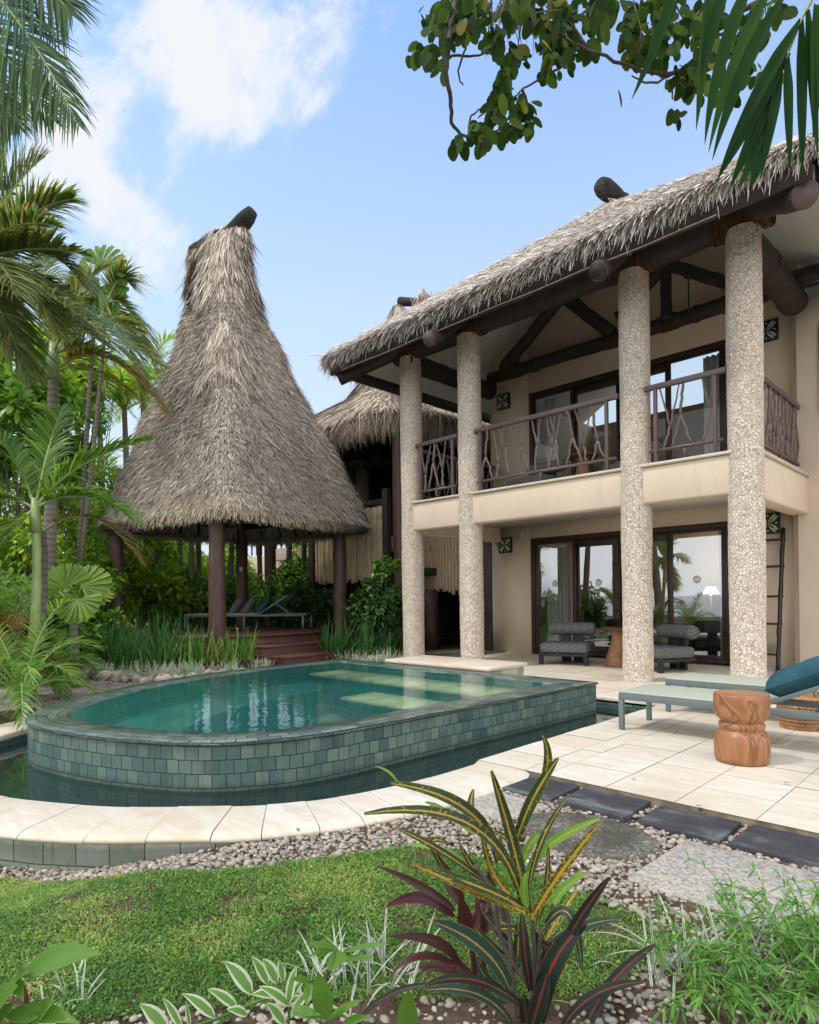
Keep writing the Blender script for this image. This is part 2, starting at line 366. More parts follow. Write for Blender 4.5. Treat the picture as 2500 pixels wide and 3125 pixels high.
MAT['thatch_gazebo'] = thatchm('gazebo_thatch', [(0, (.16,.125,.10)), (.22, (.44,.365,.305)), (.7, (.72,.625,.53)), (1, (.88,.80,.70))], .7, .15)
MAT['thatch_cap'] = thatchm('cap_thatch', [(0, (.18,.14,.115)), (.25, (.44,.36,.30)), (.7, (.72,.62,.52)), (1, (.86,.77,.66))], .8, .15)
MAT['thatch_villa'] = thatchm('villa_thatch', [(0, (.30,.25,.22)), (.12, (.66,.59,.53)), (.6, (.88,.82,.76)), (1, (.94,.90,.85))], .9, .1)
MAT['thatch_hut'] = thatchm('hut_thatch', [(0, (.18,.14,.10)), (.4, (.46,.37,.28)), (.8, (.63,.52,.41)), (1, (.74,.64,.52))], .8, .15)
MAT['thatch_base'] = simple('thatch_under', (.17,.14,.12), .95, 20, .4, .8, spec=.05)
def stone_tiles(name, scl=1.0, cols=None, mort=(.018,.028,.028), bw=.104, rh=.1047, rough=.5, msize=.0035):
    t = NT(name); u = t.uv()
    wob = t.n('VectorMath', {0: u, 1: t.scale(t.n('TexNoise', {'Vector': u, 'Scale': 4.0, 'Detail': 2.0}).outputs[1], (.02, .016, 0))}, operation='ADD').outputs[0]
    b = t.n('TexBrick', {'Vector': wob, 'Color1': (0, 0, 0, 1), 'Color2': (1, 1, 1, 1), 'Mortar': (.5, .5, .5, 1), 'Scale': 1.0, 'Mortar Size': msize, 'Mortar Smooth': .3, 'Bias': 0.0, 'Brick Width': bw, 'Row Height': rh}, offset=.5, squash=1)
    cols = cols or [(0, (.05,.09,.085)), (.2, (.10,.165,.145)), (.4, (.07,.12,.12)), (.6, (.135,.20,.165)), (.8, (.085,.145,.145)), (1, (.18,.24,.195))]
    c = t.ramp(b.outputs['Color'], cols)
    p = t.pos(); sp = t.noise(p, 170, 3, .7); c = t.mix(t.n('MapRange', {0: sp, 1: .35, 2: .75}).outputs[0], t.mix(1.0, c, (.62,.64,.64), 'MULTIPLY'), t.mix(1.0, c, (1.35,1.35,1.3), 'MULTIPLY'))
    st = t.noise(p, 3, 4); c = t.mix(t.n('MapRange', {0: st, 1: .5, 2: .75, 4: .6}).outputs[0], c, (.20,.25,.20)); dr = t.noise(t.scale(p, (7, 7, .8)), 2.5, 5, .7); c = t.mix(t.n('MapRange', {0: dr, 1: .56, 2: .72, 4: .55}).outputs[0], c, (.035,.055,.05)); wl = t.n('MapRange', {0: t.math('ADD', t.n('SeparateXYZ', {0: p}).outputs[2], t.math('MULTIPLY', t.noise(p, 6, 3), .06)), 1: -.06, 2: -.03, 3: .6, 4: 0}).outputs[0]; c = t.mix(wl, c, (.05,.075,.065))
    c = t.mix(b.outputs['Fac'], c, mort)
    h = t.math('SUBTRACT', t.math('MULTIPLY', sp, .25), b.outputs['Fac']); h = t.math('ADD', h, t.math('MULTIPLY', t.noise(u, 9, 2), .6))
    t.bsdf(c, rough, t.bump(h, .7, .012), .4); return t.m
MAT['pool_stone'] = stone_tiles('green_pool_stone')
MAT['pool_rim'] = stone_tiles('wet_rim_stone', bw=.17, rh=.085, rough=.12, cols=[(0, (.07,.105,.10)), (.5, (.12,.16,.145)), (1, (.19,.225,.195))], mort=(.02,.022,.018), msize=.005)
MAT['pool_in'] = stone_tiles('basin_stone', bw=.15, rh=.07, rough=.4, cols=[(0, (.06,.16,.13)), (.5, (.10,.22,.18)), (1, (.15,.29,.24))], mort=(.03,.07,.06), msize=.003)
MAT['pool_floor'] = stone_tiles('basin_floor', bw=.3, rh=.3, rough=.5, cols=[(0, (.05,.40,.36)), (.5, (.075,.48,.43)), (1, (.11,.54,.48))], mort=(.045,.3,.27), msize=.006)
MAT['kerb_face'] = stone_tiles('pale_kerb_stone', bw=.2, rh=.32, cols=[(0, (.42,.45,.37)), (.5, (.56,.58,.49)), (1, (.66,.66,.58))], mort=(.05,.05,.04))
def sandstone(name, wet=False, rough=.6):
    t = NT(name); p = t.pos(); i = t.island()
    off = t.n('CombineXYZ', {0: t.math('MULTIPLY', i, 37.0), 1: t.math('MULTIPLY', i, 91.0), 2: i}).outputs[0]
    q = t.n('VectorMath', {0: p, 1: off}, operation='ADD').outputs[0]
    n1 = t.noise(t.scale(q, (1.0, 4.2, 1)), 1.3, 7, .66, .5)
    c = t.ramp(n1, [(.28, (.66,.63,.57)), (.46, (.635,.595,.52)), (.54, (.60,.53,.43)), (.62, (.645,.60,.53)), (.8, (.68,.65,.59))])
    c2 = t.ramp(i, [(0, (1,1,1)), (.35, (.93,.88,.80)), (.55, (1,.98,.95)), (.75, (.90,.80,.68)), (1, (1,1,1))])
    c = t.mix(.6, c, t.mix(1.0, c, c2, 'MULTIPLY'))
    bl = t.noise(p, .9, 4, .6); c = t.mix(t.n('MapRange', {0: bl, 1: .52, 2: .7, 4: .45}).outputs[0], c, (.48,.34,.22))
    fn = t.noise(p, 30, 5, .7); c = t.mix(t.n('MapRange', {0: fn, 1: .55, 2: .8, 4: .35}).outputs[0], c, (.5,.44,.36)); c = t.mix(t.n('MapRange', {0: t.noise(p, 4.5, 6, .75), 1: .54, 2: .74, 4: .6}).outputs[0], c, (.42,.36,.29))
    t.bsdf(c, rough, t.bump(t.math('ADD', fn, t.math('MULTIPLY', n1, .5)), .15, .008), .3); return t.m
MAT['sandstone'] = sandstone('sandstone')
MAT['coping'] = sandstone('coping_sandstone')
def watermat(name, tint, ripple=.12, scl=5, fres=1.33, milk=None):
    t = NT(name); p = t.pos()
    h = t.math('ADD', t.noise(t.scale(p, (1, 1.0, 1)), scl, 3, .5, .5), t.math('MULTIPLY', t.noise(p, scl*4, 2), .25))
    b = t.bump(h, ripple, .05)
    tr = t.n('BsdfTransparent', {'Color': (*tint, 1)}); gl = t.n('BsdfGlossy', {'Color': (1, 1, 1, 1), 'Roughness': .015, 'Normal': b})
    fr = t.n('Fresnel', {'IOR': fres, 'Normal': b})
    base = tr
    if milk: base = t.n('MixShader', {0: milk[0], 1: tr, 2: t.n('BsdfDiffuse', {'Color': (*milk[1], 1)})})
    mx = t.n('MixShader', {0: fr.outputs[0], 1: base, 2: gl}); t.t.links.new(mx.outputs[0], t.out.inputs[0]); return t.m
MAT['water'] = watermat('pool_water', (.74, .91, .85), .06, 4, 1.2, milk=(.22, (.05,.34,.315)))
MAT['moat'] = watermat('channel_water', (.5, .68, .64), .05, 4, 1.36, milk=(.25, (.035,.08,.075)))
MAT['sea'] = (lambda t: (t.bsdf((.02,.09,.11), .12, t.bump(t.noise(t.scale(t.pos(), (1, 2.5, 1)), .35, 8, .65), .9, 1.2), .5), t.m)[1])(NT('sea_water'))
def glassm(name, refl=1.0, base=.1, ior=1.7, tint=(.88,.89,.87)):
    t = NT(name); p = t.pos(); b = t.bump(t.noise(p, 1.5, 1), .02, .02)
    tr = t.n('BsdfTransparent', {'Color': (*tint, 1)}); gl = t.n('BsdfGlossy', {'Color': (.95,.97,1,1), 'Roughness': .005, 'Normal': b})
    fr = t.n('Fresnel', {'IOR': ior, 'Normal': b}); mx = t.n('MixShader', {0: t.math('MULTIPLY', t.math('ADD', fr.outputs[0], base), refl, True), 1: tr, 2: gl})
    t.t.links.new(mx.outputs[0], t.out.inputs[0]); return t.m
MAT['glass'] = glassm('window_glass', base=.0, ior=1.42); MAT['glass_low'] = glassm('lower_window_glass', base=.26)
MAT['curtain'] = simple('sheer_curtain', (.72,.73,.70), .8, 3, .05, .05)
MAT['soil'] = (lambda t: (t.bsdf(t.ramp(t.noise(t.pos(), 7, 8, .7), [(.3, (.06,.038,.025)), (.55, (.13,.09,.062)), (.75, (.2,.15,.11))]), .95, t.bump(t.noise(t.pos(), 35, 6, .7), .9, .03), .1), t.m)[1])(NT('garden_soil'))
MAT['pebble'] = (lambda t: (t.bsdf(t.mix(t.math('MULTIPLY', t.noise(t.pos(), 45, 4), .5), t.ramp(t.island(), [(0, (.12,.11,.095)), (.2, (.28,.24,.19)), (.4, (.40,.33,.25)), (.55, (.19,.18,.165)), (.7, (.46,.40,.33)), (.84, (.33,.22,.15)), (.94, (.58,.54,.48)), (1, (.10,.10,.11))]), (.3,.26,.22)), .6, t.bump(t.noise(t.pos(), 90), .2, .005), .4), t.m)[1])(NT('pebble'))
MAT['gravelfloor'] = (lambda t: (t.bsdf(t.ramp(t.n('TexVoronoi', {'Vector': t.pos(), 'Scale': 42.0}).outputs['Color'], [(.1, (.16,.14,.12)), (.5, (.36,.32,.27)), (.9, (.52,.48,.42))]), .85, t.bump(t.n('TexVoronoi', {'Vector': t.pos(), 'Scale': 42.0}).outputs['Distance'], -.8, .03), .2), t.m)[1])(NT('gravel_floor'))
MAT['rock'] = (lambda t: (t.bsdf(t.mix(t.n('MapRange', {0: t.noise(t.pos(), 5, 6, .65), 1: .42, 2: .62}).outputs[0], t.ramp(t.island(), [(0, (.10,.095,.09)), (.35, (.28,.26,.23)), (.7, (.42,.33,.25)), (1, (.46,.42,.37))]), (.07,.07,.06)), .8, t.bump(t.noise(t.pos(), 22, 5, .7), .7, .03), .3), t.m)[1])(NT('border_rock'))
MAT['blackslab'] = (lambda t: (t.bsdf(t.ramp(t.noise(t.scale(t.pos(), (1, 2.2, 1)), 2.2, 8, .7, .4), [(.3, (.022,.022,.025)), (.52, (.052,.052,.056)), (.78, (.26,.26,.26))]), .9, t.bump(t.noise(t.pos(), 45, 6, .75), .7, .012), .4), t.m)[1])(NT('black_slate'))
def exposed(name, a, b, moss):
    t = NT(name); p = t.pos(); v = t.n('TexVoronoi', {'Vector': p, 'Scale': 75.0}); g = t.n('SeparateColor', {0: v.outputs['Color']}).outputs[0]
    c = t.ramp(g, [(0, a), (.4, tuple((x+y)/2 for x, y in zip(a, b))), (.8, b), (1, (.42,.30,.22))])
    c = t.mix(t.n('MapRange', {0: t.noise(p, 3.2, 7, .7), 1: moss[0], 2: moss[0]+.2, 4: moss[1]}).outputs[0], c, (.045,.045,.03))
    t.bsdf(c, .8, t.bump(v.outputs['Distance'], -.7, .012), .3); return t.m
MAT['slab'] = exposed('pebbled_concrete', (.20,.19,.17), (.44,.41,.36), (.55, .4))
MAT['roundslab'] = exposed('mossy_concrete', (.07,.068,.058), (.17,.16,.135), (.40, .8))
def woodm(name, a, b, cdark, sc_=1.0, rough=.38):
    t = NT(name); p = t.obj(); q = t.scale(p, (1, .6, .33))
    n = t.noise(q, 5*sc_, 3, .5, 1.5); w = t.n('Math', {0: t.math('MULTIPLY', n, 26.0)}, operation='SINE').outputs[0]
    c = t.ramp(t.math('ADD', t.math('MULTIPLY', w, .5), .5), [(0, a), (.6, b), (.93, b), (1, cdark)])
    c = t.mix(t.n('MapRange', {0: t.noise(p, 3, 4, .6), 1: .5, 2: .7, 4: .7}).outputs[0], c, cdark)
    t.bsdf(c, rough, t.bump(t.noise(q, 60), .08, .005), .45); return t.m
MAT['stool'] = woodm('red_stool_wood', (.27,.115,.048), (.37,.165,.07), (.20,.08,.033), .6)
MAT['stool2'] = woodm('ribbed_stool_wood', (.38,.18,.07), (.48,.25,.11), (.14,.06,.03))
MAT['wovenwood'] = (lambda t: (t.bsdf(t.mix(t.n('TexBrick', {'Vector': t.scale(t.uv(), (2.2, 1, 1)), 'Scale': 1.0, 'Brick Width': .055, 'Row Height': .02, 'Mortar Size': .003, 'Color1': (.3,.14,.06,1), 'Color2': (.42,.21,.10,1), 'Mortar': (.1,.045,.02,1)}).outputs[0], (.28,.13,.06), (.36,.17,.08)) if False else t.n('TexBrick', {'Vector': t.scale(t.uv(), (1.0, 1, 1)), 'Scale': 1.0, 'Brick Width': .045, 'Row Height': .022, 'Mortar Size': .002, 'Color1': (.27,.12,.055,1), 'Color2': (.42,.21,.10,1), 'Mortar': (.1,.045,.02,1)}).outputs[0], .5, t.bump(t.noise(t.pos(), 80), .3, .01), .4), t.m)[1])(NT('chipped_wood'))
def herring():
    t = NT('patterned_fabric'); p = t.obj()
    a = t.n('TexChecker', {'Vector': t.n('VectorRotate', {'Vector': p, 'Angle': .785}, rotation_type='Z_AXIS').outputs[0], 'Scale': 110.0}).outputs[1]
    w1 = t.n('TexWave', {'Vector': p, 'Scale': 45.0}, bands_direction='DIAGONAL').outputs[1]
    f = t.math('GREATER_THAN', t.math('ABSOLUTE', t.math('SUBTRACT', w1, t.math('MULTIPLY', a, 1.0))), .5)
    c = t.mix(f, (.06,.06,.065), (.25,.245,.24)); t.bsdf(c, .9, t.bump(f, .3, .003), .1); return t.m
MAT['herring'] = herring()
MAT['charwood'] = simple('charcoal_wood', (.022,.021,.022), .5, 20, .4, .3, stretch=(1, 1, 6))
MAT['lframe'] = simple('lounger_paint', (.13,.165,.17), .4, 3, .05, .03)
MAT['lsling'] = (lambda t: (t.bsdf(t.mix(t.n('TexChecker', {'Vector': t.obj(), 'Scale': 300.0}).outputs[1], (.33,.35,.29), (.40,.42,.35)), .7, t.bump(t.noise(t.obj(), 300), .2, .003), .2), t.m)[1])(NT('sling_mesh'))
MAT['teal'] = simple('teal_velvet', (.022,.075,.098), .8, 6, .3, .15, spec=.2)
MAT['greyfab'] = simple('grey_green_fabric', (.10,.125,.115), .9, 12, .1, .2)
MAT['deck'] = simple('brown_deck', (.105,.048,.038), .5, 3, .18, .12, stretch=(1, 8, 1))
MAT['bamboo'] = (lambda t: (t.bsdf(t.mix(t.n('MapRange', {0: t.noise(t.scale(t.pos(), (6, 6, 1.2)), 3, 5, .7), 1: .5, 2: .72, 4: .8}).outputs[0], t.ramp(t.island(), [(0, (.42,.29,.17)), (.5, (.56,.42,.27)), (1, (.66,.54,.39))]), (.11,.07,.045)), .5, t.bump(t.noise(t.scale(t.pos(), (30, 30, 2)), 3, 4), .2, .01), .4), t.m)[1])(NT('dry_bamboo'))
MAT['blackbamboo'] = simple('black_bamboo', (.018,.013,.012), .3, 8, .4, .15)
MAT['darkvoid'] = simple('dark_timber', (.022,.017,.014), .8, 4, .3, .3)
MAT['plaque'] = simple('black_plaque', (.012,.014,.015), .4, 10, .1, .05)
MAT['petal'] = simple('pale_inlay', (.50,.53,.50), .5, 10, .1, .05)
MAT['petalg'] = simple('cream_inlay', (.52,.52,.36), .5, 10, .1, .05)
MAT['bark'] = (lambda t: (t.bsdf(t.ramp(t.n('TexWave', {'Vector': t.pos(), 'Scale': 3.2, 'Distortion': 2.0, 'Detail': 3.0}, bands_direction='Z').outputs[1], [(.05, (.15,.13,.11)), (.2, (.19,.168,.14)), (.9, (.23,.205,.175))]), .85, t.bump(t.noise(t.pos(), 25, 4), .5, .02), .2), t.m)[1])(NT('palm_bark'))
MAT['shaft'] = simple('green_crownshaft', (.28,.36,.14), .4, 5, .25, .05)
MAT['twig'] = simple('twig_bark', (.09,.07,.06), .8, 20, .3, .4)
MAT['vine'] = simple('railing_branch', (.165,.12,.105), .55, 14, .2, .3)
G = lambda *s: list(s)
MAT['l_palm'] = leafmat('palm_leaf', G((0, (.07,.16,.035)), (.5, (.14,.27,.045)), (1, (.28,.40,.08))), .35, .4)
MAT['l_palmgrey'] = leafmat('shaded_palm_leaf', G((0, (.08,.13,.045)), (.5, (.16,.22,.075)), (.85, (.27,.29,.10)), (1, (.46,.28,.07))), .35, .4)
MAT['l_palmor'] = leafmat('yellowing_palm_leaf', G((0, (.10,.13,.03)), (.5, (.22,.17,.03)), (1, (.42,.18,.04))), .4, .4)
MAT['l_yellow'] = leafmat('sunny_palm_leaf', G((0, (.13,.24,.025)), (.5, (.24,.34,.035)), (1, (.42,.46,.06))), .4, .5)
MAT['l_dark'] = leafmat('dark_leaf', G((0, (.025,.07,.022)), (.6, (.055,.13,.035)), (1, (.11,.21,.05))), .35, .25)
MAT['l_mid'] = leafmat('mid_leaf', G((0, (.06,.15,.025)), (.6, (.12,.25,.035)), (1, (.27,.40,.07))), .4, .35)
MAT['l_iris'] = leafmat('strap_leaf', G((0, (.035,.11,.035)), (.6, (.06,.165,.045)), (1, (.12,.24,.06))), .4, .35)
MAT['l_irisy'] = leafmat('bright_strap_leaf', G((0, (.09,.20,.04)), (.6, (.15,.28,.05)), (1, (.30,.40,.10))), .4, .4)
def stripeleaf(name, green, cream, wd=(.24, .0), rough=.4, trans=.25):
    t = NT(name); u = t.n('SeparateXYZ', {0: t.uv()}).outputs[0]; d = t.math('ABSOLUTE', t.math('SUBTRACT', u, .5))
    d = t.math('ADD', d, t.math('MULTIPLY', t.math('SUBTRACT', t.noise(t.scale(t.uv(), (1, 6, 1)), 3, 3), .5), .22))
    f = t.n('MapRange', {0: d, 1: wd[0], 2: wd[0]+.05}).outputs[0]
    c = t.mix(f, green, cream); b = t.bsdf(c, rough, None, .35); tr = t.n('BsdfTranslucent', {'Color': c})
    mx = t.n('MixShader', {0: trans, 1: b, 2: tr}); t.t.links.new(mx.outputs[0], t.out.inputs[0]); return t.m
MAT['l_spider'] = stripeleaf('white_edged_blade', (.16,.26,.12), (.68,.72,.58), (.13, 0))
MAT['l_varieg'] = stripeleaf('cream_edged_leaf', (.20,.38,.09), (.80,.83,.62), (.27, 0))
def croton(name, dark, rib, margin, speck=.62, mw_=.07, trans=.12):
    t = NT(name); s = t.n('SeparateXYZ', {0: t.uv()}); u = s.outputs[0]; d = t.math('ABSOLUTE', t.math('SUBTRACT', u, .5))
    nz = t.noise(t.scale(t.pos(), (1, 1, 1)), 60, 3)
    rw = t.n('MapRange', {0: t.math('ADD', d, t.math('MULTIPLY', t.math('SUBTRACT', nz, .5), .12)), 1: mw_, 2: mw_+.03, 3: 1, 4: 0}).outputs[0]
    mg = t.n('MapRange', {0: t.math('ADD', d, t.math('MULTIPLY', t.math('SUBTRACT', nz, .5), .2)), 1: .455, 2: .48}).outputs[0]
    sp = t.n('MapRange', {0: t.noise(t.pos(), 95, 2), 1: speck, 2: speck+.04}).outputs[0]
    base = t.mix(t.noise(t.pos(), 12, 2), dark, tuple(x*1.8 for x in dark))
    c = t.mix(t.math('MAXIMUM', t.math('MAXIMUM', rw, t.math('MULTIPLY', mg, .8)), t.math('MULTIPLY', sp, .7)), base, t.mix(mg, rib, margin))
    b = t.bsdf(c, .42, None, .22); tr = t.n('BsdfTranslucent', {'Color': c}); mx = t.n('MixShader', {0: trans, 1: b, 2: tr}); t.t.links.new(mx.outputs[0], t.out.inputs[0]); return t.m
MAT['cr_yellow'] = croton('yellow_ribbed_leaf', (.022,.045,.016), (.42,.26,.04), (.30,.19,.04), .62, .07)
MAT['cr_gold'] = croton('gold_flecked_leaf', (.03,.07,.015), (.45,.27,.035), (.46,.25,.04), .52, .13)
MAT['cr_green'] = croton('lime_leaf', (.12,.22,.03), (.34,.40,.09), (.22,.30,.07), .7, .05, .35)
MAT['cr_dark'] = croton('dark_red_ribbed_leaf', (.010,.020,.014), (.22,.035,.03), (.14,.03,.025), .72, .05)
MAT['cr_teal'] = croton('blue_green_leaf', (.020,.045,.030), (.38,.22,.08), (.25,.16,.06), .72, .04)
MAT['cordy'] = leafmat('purple_leaf', G((0, (.045,.014,.016)), (.5, (.085,.025,.026)), (1, (.14,.045,.038))), .3, .2, .5, tcol=1.2)
MAT['burg'] = leafmat('burgundy_leaf', G((0, (.05,.014,.018)), (.6, (.11,.03,.035)), (1, (.2,.07,.06))), .4, .25, tcol=1.2)
MAT['grass'] = grassmat('lawn_leaf', G((0, (.06,.16,.03)), (.45, (.15,.31,.055)), (.8, (.26,.42,.09)), (1, (.50,.52,.17))), .5, .4)
MAT['bambooleaf'] = leafmat('bright_bamboo_leaf', G((0, (.08,.22,.035)), (.5, (.13,.31,.05)), (1, (.24,.42,.10))), .4, .4)
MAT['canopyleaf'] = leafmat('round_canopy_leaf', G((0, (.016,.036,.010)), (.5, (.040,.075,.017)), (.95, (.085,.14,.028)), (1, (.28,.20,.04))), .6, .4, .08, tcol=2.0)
MAT['petalyellow'] = simple('yellow_flower', (.7,.5,.02), .6)
def emis(name, col, st):
    t = NT(name); e = t.n('Emission', {'Color': (*col, 1), 'Strength': st}); t.t.links.new(e.outputs[0], t.out.inputs[0]); return t.m
MAT['lampshade'] = emis('lit_lampshade', (1, .78, .5), 1.1)
MAT['sconce'] = emis('lit_sconce_bulb', (1, .6, .3), 25)
MAT['black'] = simple('black_metal', (.01, .01, .01), .4, 5, .1, .02)
MAT['white'] = simple('white_linen', (.7, .7, .68), .8, 5, .05, .1)
MAT['rattan'] = simple('rattan_mat', (.3,.2,.1), .8, 40, .3, .3)
MAT['cable'] = simple('pale_cable', (.35,.28,.22), .6)

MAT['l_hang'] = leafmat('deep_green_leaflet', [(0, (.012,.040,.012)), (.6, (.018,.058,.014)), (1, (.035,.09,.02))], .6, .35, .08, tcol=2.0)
MAT['thatch_patch'] = thatchm('patch_thatch', [(0, (.20,.155,.125)), (.3, (.42,.34,.28)), (.7, (.66,.57,.48)), (1, (.80,.71,.60))], .8, .15)
MAT['l_lime'] = leafmat('light_green_leaf', [(0, (.12,.23,.025)), (.6, (.25,.40,.045)), (1, (.46,.54,.09))], .4, .5)
MAT['thatch_eave'] = thatchm('eave_thatch', [(0, (.22,.17,.12)), (.3, (.45,.36,.25)), (.7, (.64,.53,.38)), (1, (.78,.68,.52))], .8, .15)
MAT['wetstone'] = simple('sunken_sandstone', (.95,.70,.42), .6, 3, .12, .1)
# ------------------------------------------------------------------ setting: ground, pool, terrace
near = [(-3.85,5.7),(-3.92,4.25),(-3.98,3.15),(-4.16,2.61),(-4.5,2.2),(-5.23,1.83),(-5.86,1.66),(-6.31,1.62),(-6.75,1.75),(-7.24,2.12),(-7.73,2.72),(-8.12,3.35),(-8.55,4.62),(-8.7,5.9)]
pc = catmull(near, 7)[::-1]           # ends reversed: clockwise -> ccw below
POOL = np.concatenate([[(-3.8, 7.1)], [(-8.72, 7.1)], pc])
def area(p): return .5*np.sum(p[:, 0]*np.roll(p[:, 1], -1)-np.roll(p[:, 0], -1)*p[:, 1])
if area(POOL) < 0: POOL = POOL[::-1]
POOL = POOL[np.r_[True, np.linalg.norm(np.diff(POOL, axis=0), axis=1) > .02]]
MOATN = [(-3.17,4.64),(-3.12,3.75),(-3.19,2.94),(-3.42,2.32),(-3.82,1.87),(-4.29,1.47),(-4.99,1.10),(-5.6,.93),(-6.2,.95),(-6.8,1.2),(-7.26,1.61),(-7.6,2.1),(-8.1,2.9),(-8.6,3.8),(-8.98,4.9),(-9.05,5.9)]
MO = np.concatenate([[(-3.17,7.5)], catmull(MOATN, 7), [(-9.0,7.5)]])
if area(MO) < 0: MO = MO[::-1]
COPO = offset(MO, .5)
PLAT = (-7.6, -5.45, 7.06, 8.1)
def gh(x, y):
    h = -0.05-0.18*sstep((-2.9-x)/1.1)*sstep((4.2-y)/1.2)
    h = h*(1-sstep((-x-7.0)/2.2))+(-.05)*sstep((-x-7.0)/2.2)
    h = h-2.2*sstep((-y-16)/8)
    return h
xs = np.concatenate([np.linspace(-400, -24, 14), np.arange(-22, -10, .5), np.arange(-10, 3, .09), np.arange(3, 12, 1), np.linspace(14, 400, 12)])
ys = np.concatenate([np.linspace(-26, -1.2, 26), np.arange(-1, 8, .09), np.arange(8, 24, .5), np.linspace(26, 400, 14)])
X, Y = np.meshgrid(xs, ys, indexing='ij'); Z = gh(X, Y)+.012*np.sin(X*3.1+Y*1.7)*np.cos(Y*2.3)
mb = MB(); mb.grid(np.stack([X, Y, Z], -1)); 
q = mb.q[0]; cen = np.concatenate(mb.v)[q].mean(1); big = np.concatenate(mb.v)
hole = inside(offset(MO, .2), cen[:, 0], cen[:, 1]); mb.q[0] = q[~hole]
struct(mb.build('ground', MAT['soil'], smooth=True))
mb = MB(); mb.add([(-3000,-3000,-.9),(3000,-3000,-.9),(3000,-19,-.9),(-3000,-19,-.9)], [[0,1,2,3]]); struct(mb.build('sea', MAT['sea']))

def ring(mb, A, B, za, zb, uvh=None, closed=True):
    """quads between polylines A (height za) and B (height zb), uv = arc length x distance"""
    n = len(A); A3 = np.c_[A, np.full(n, za)]; B3 = np.c_[B, np.full(n, zb)]
    if closed: A3 = np.r_[A3, A3[:1]]; B3 = np.r_[B3, B3[:1]]
    M = (A3+B3)/2; arc = np.r_[0, np.cumsum(np.linalg.norm(np.diff(M, axis=0), axis=1))]
    w = uvh if uvh is not None else float(np.mean(np.linalg.norm(A3-B3, axis=1)))
    V = np.stack([A3, B3], 1); UV = np.stack([np.c_[arc, np.zeros(len(arc))], np.c_[arc, np.full(len(arc), w)]], 1)
    mb.grid(V, UV.reshape(-1, 2)); return mb
def sheet(mb, poly, z):
    n = len(poly); return mb.add(np.c_[poly, np.full(n, z)], ng=[list(range(n))], uv=poly)
RIMZ = .25
def dense(p, d=.12):
    out = []
    for a, b in zip(p, np.roll(p, -1, 0)):
        k = max(1, int(np.linalg.norm(b-a)/d))
        for i in range(k): out.append(a+(b-a)*i/k)
    return np.array(out)
PD = dense(POOL); PD = PD[np.linalg.norm(PD-np.roll(PD, 1, 0), axis=1) > .01]
wob = lambda n, s, a: a*np.convolve(rng.normal(0, 1, n+8), np.ones(4)/2, 'same')[4:4+n]
RI = offset(PD, -.33)
pool = thing('swimming_pool', 'raised swimming pool clad in green stone blocks with a rounded near end', 'pool', (-6, 4.4, -.5))
mb = MB(); ring(mb, PD, PD, -.72, RIMZ-.028, .9424); mb.build('wall', MAT['pool_stone'], pool)
mb = MB(); E = offset(PD, .018); n = len(PD)
P3 = lambda p, z: np.c_[p, np.full(len(p), z)]
prof = [(PD, RIMZ-.032), (E, RIMZ-.03), (offset(PD, .02), RIMZ-.012), (offset(PD, .008), RIMZ), (offset(PD, -.16), RIMZ+.002), (RI, RIMZ-.004), (offset(PD, -.345), RIMZ-.03)]
L = [np.r_[P3(a, z), P3(a, z)[:1]] for a, z in prof]; V = np.stack(L, 1)
arc = np.r_[0, np.cumsum(np.linalg.norm(np.diff(L[3], axis=0), axis=1))]; wv = [-.04, -.02, -.01, 0, .17, .34, .37]
mb.grid(V, np.stack([np.repeat(arc[:, None], 7, 1), np.tile(wv, (len(arc), 1))], -1).reshape(-1, 2)); mb.build('rim', MAT['pool_rim'], pool, smooth=False)
RI2 = offset(PD, -.335)
mb = MB(); ring(mb, RI2[::-1], RI2[::-1], -1.15, RIMZ-.02, 1.2); mb.build('basin_wall', MAT['pool_in'], pool)
w = .04+.95*sstep((-RI2[:, 0]-5.2)/1.5)*sstep((6.6-RI2[:, 1])/1.2)
DEEP = offset(RI2, -w)
mb = MB(); ring(mb, RI2, DEEP, -.02, -.02, .9); ring(mb, DEEP[::-1], DEEP[::-1], -1.1, -.02, 1.08); mb.build('seat_ledge', MAT['pool_in'], pool)
mb = MB(); sheet(mb, RI2, -1.08); mb.build('basin_floor', MAT['pool_floor'], pool)
def slabs(mb, x0, x1, y0, y1, z0, z1, nx, ny, g=.004):
    for i in range(nx):
        for j in range(ny):
            mb.box2((x0+(x1-x0)*i/nx+g, y0+(y1-y0)*j/ny+g, z0), (x0+(x1-x0)*(i+1)/nx-g, y0+(y1-y0)*(j+1)/ny-g, z1))
for (a, b, c_, d, z) in ((-8.25, -4.5, 6.08, 6.755, .12), (-6.45, -5.1, 5.25, 5.85, .02)):
    mb = MB(); slabs(mb, a, b, c_, d, z-.05, z, max(2, int((b-a)/.45)), 1); mb.build('sunken_step', MAT['wetstone'], pool); mb = MB(); mb.box2((a+.06, c_+.08, -1.05), (b-.06, d-.02, z-.052)); mb.build('step_base', MAT['pool_floor'], pool)
mb = MB(); sheet(mb, offset(PD, -.332), RIMZ-.012); struct(mb.build('pool_water', MAT['water']))
# channel round the pool
mb = MB(); sheet(mb, MO, -.125); struct(mb.build('channel_water', MAT['moat']))
mb = MB(); sheet(mb, MO, -.5); ring(mb, MO[::-1], MO[::-1], -.5, -.03, .47); struct(mb.build('channel_bed', MAT['pool_stone']))
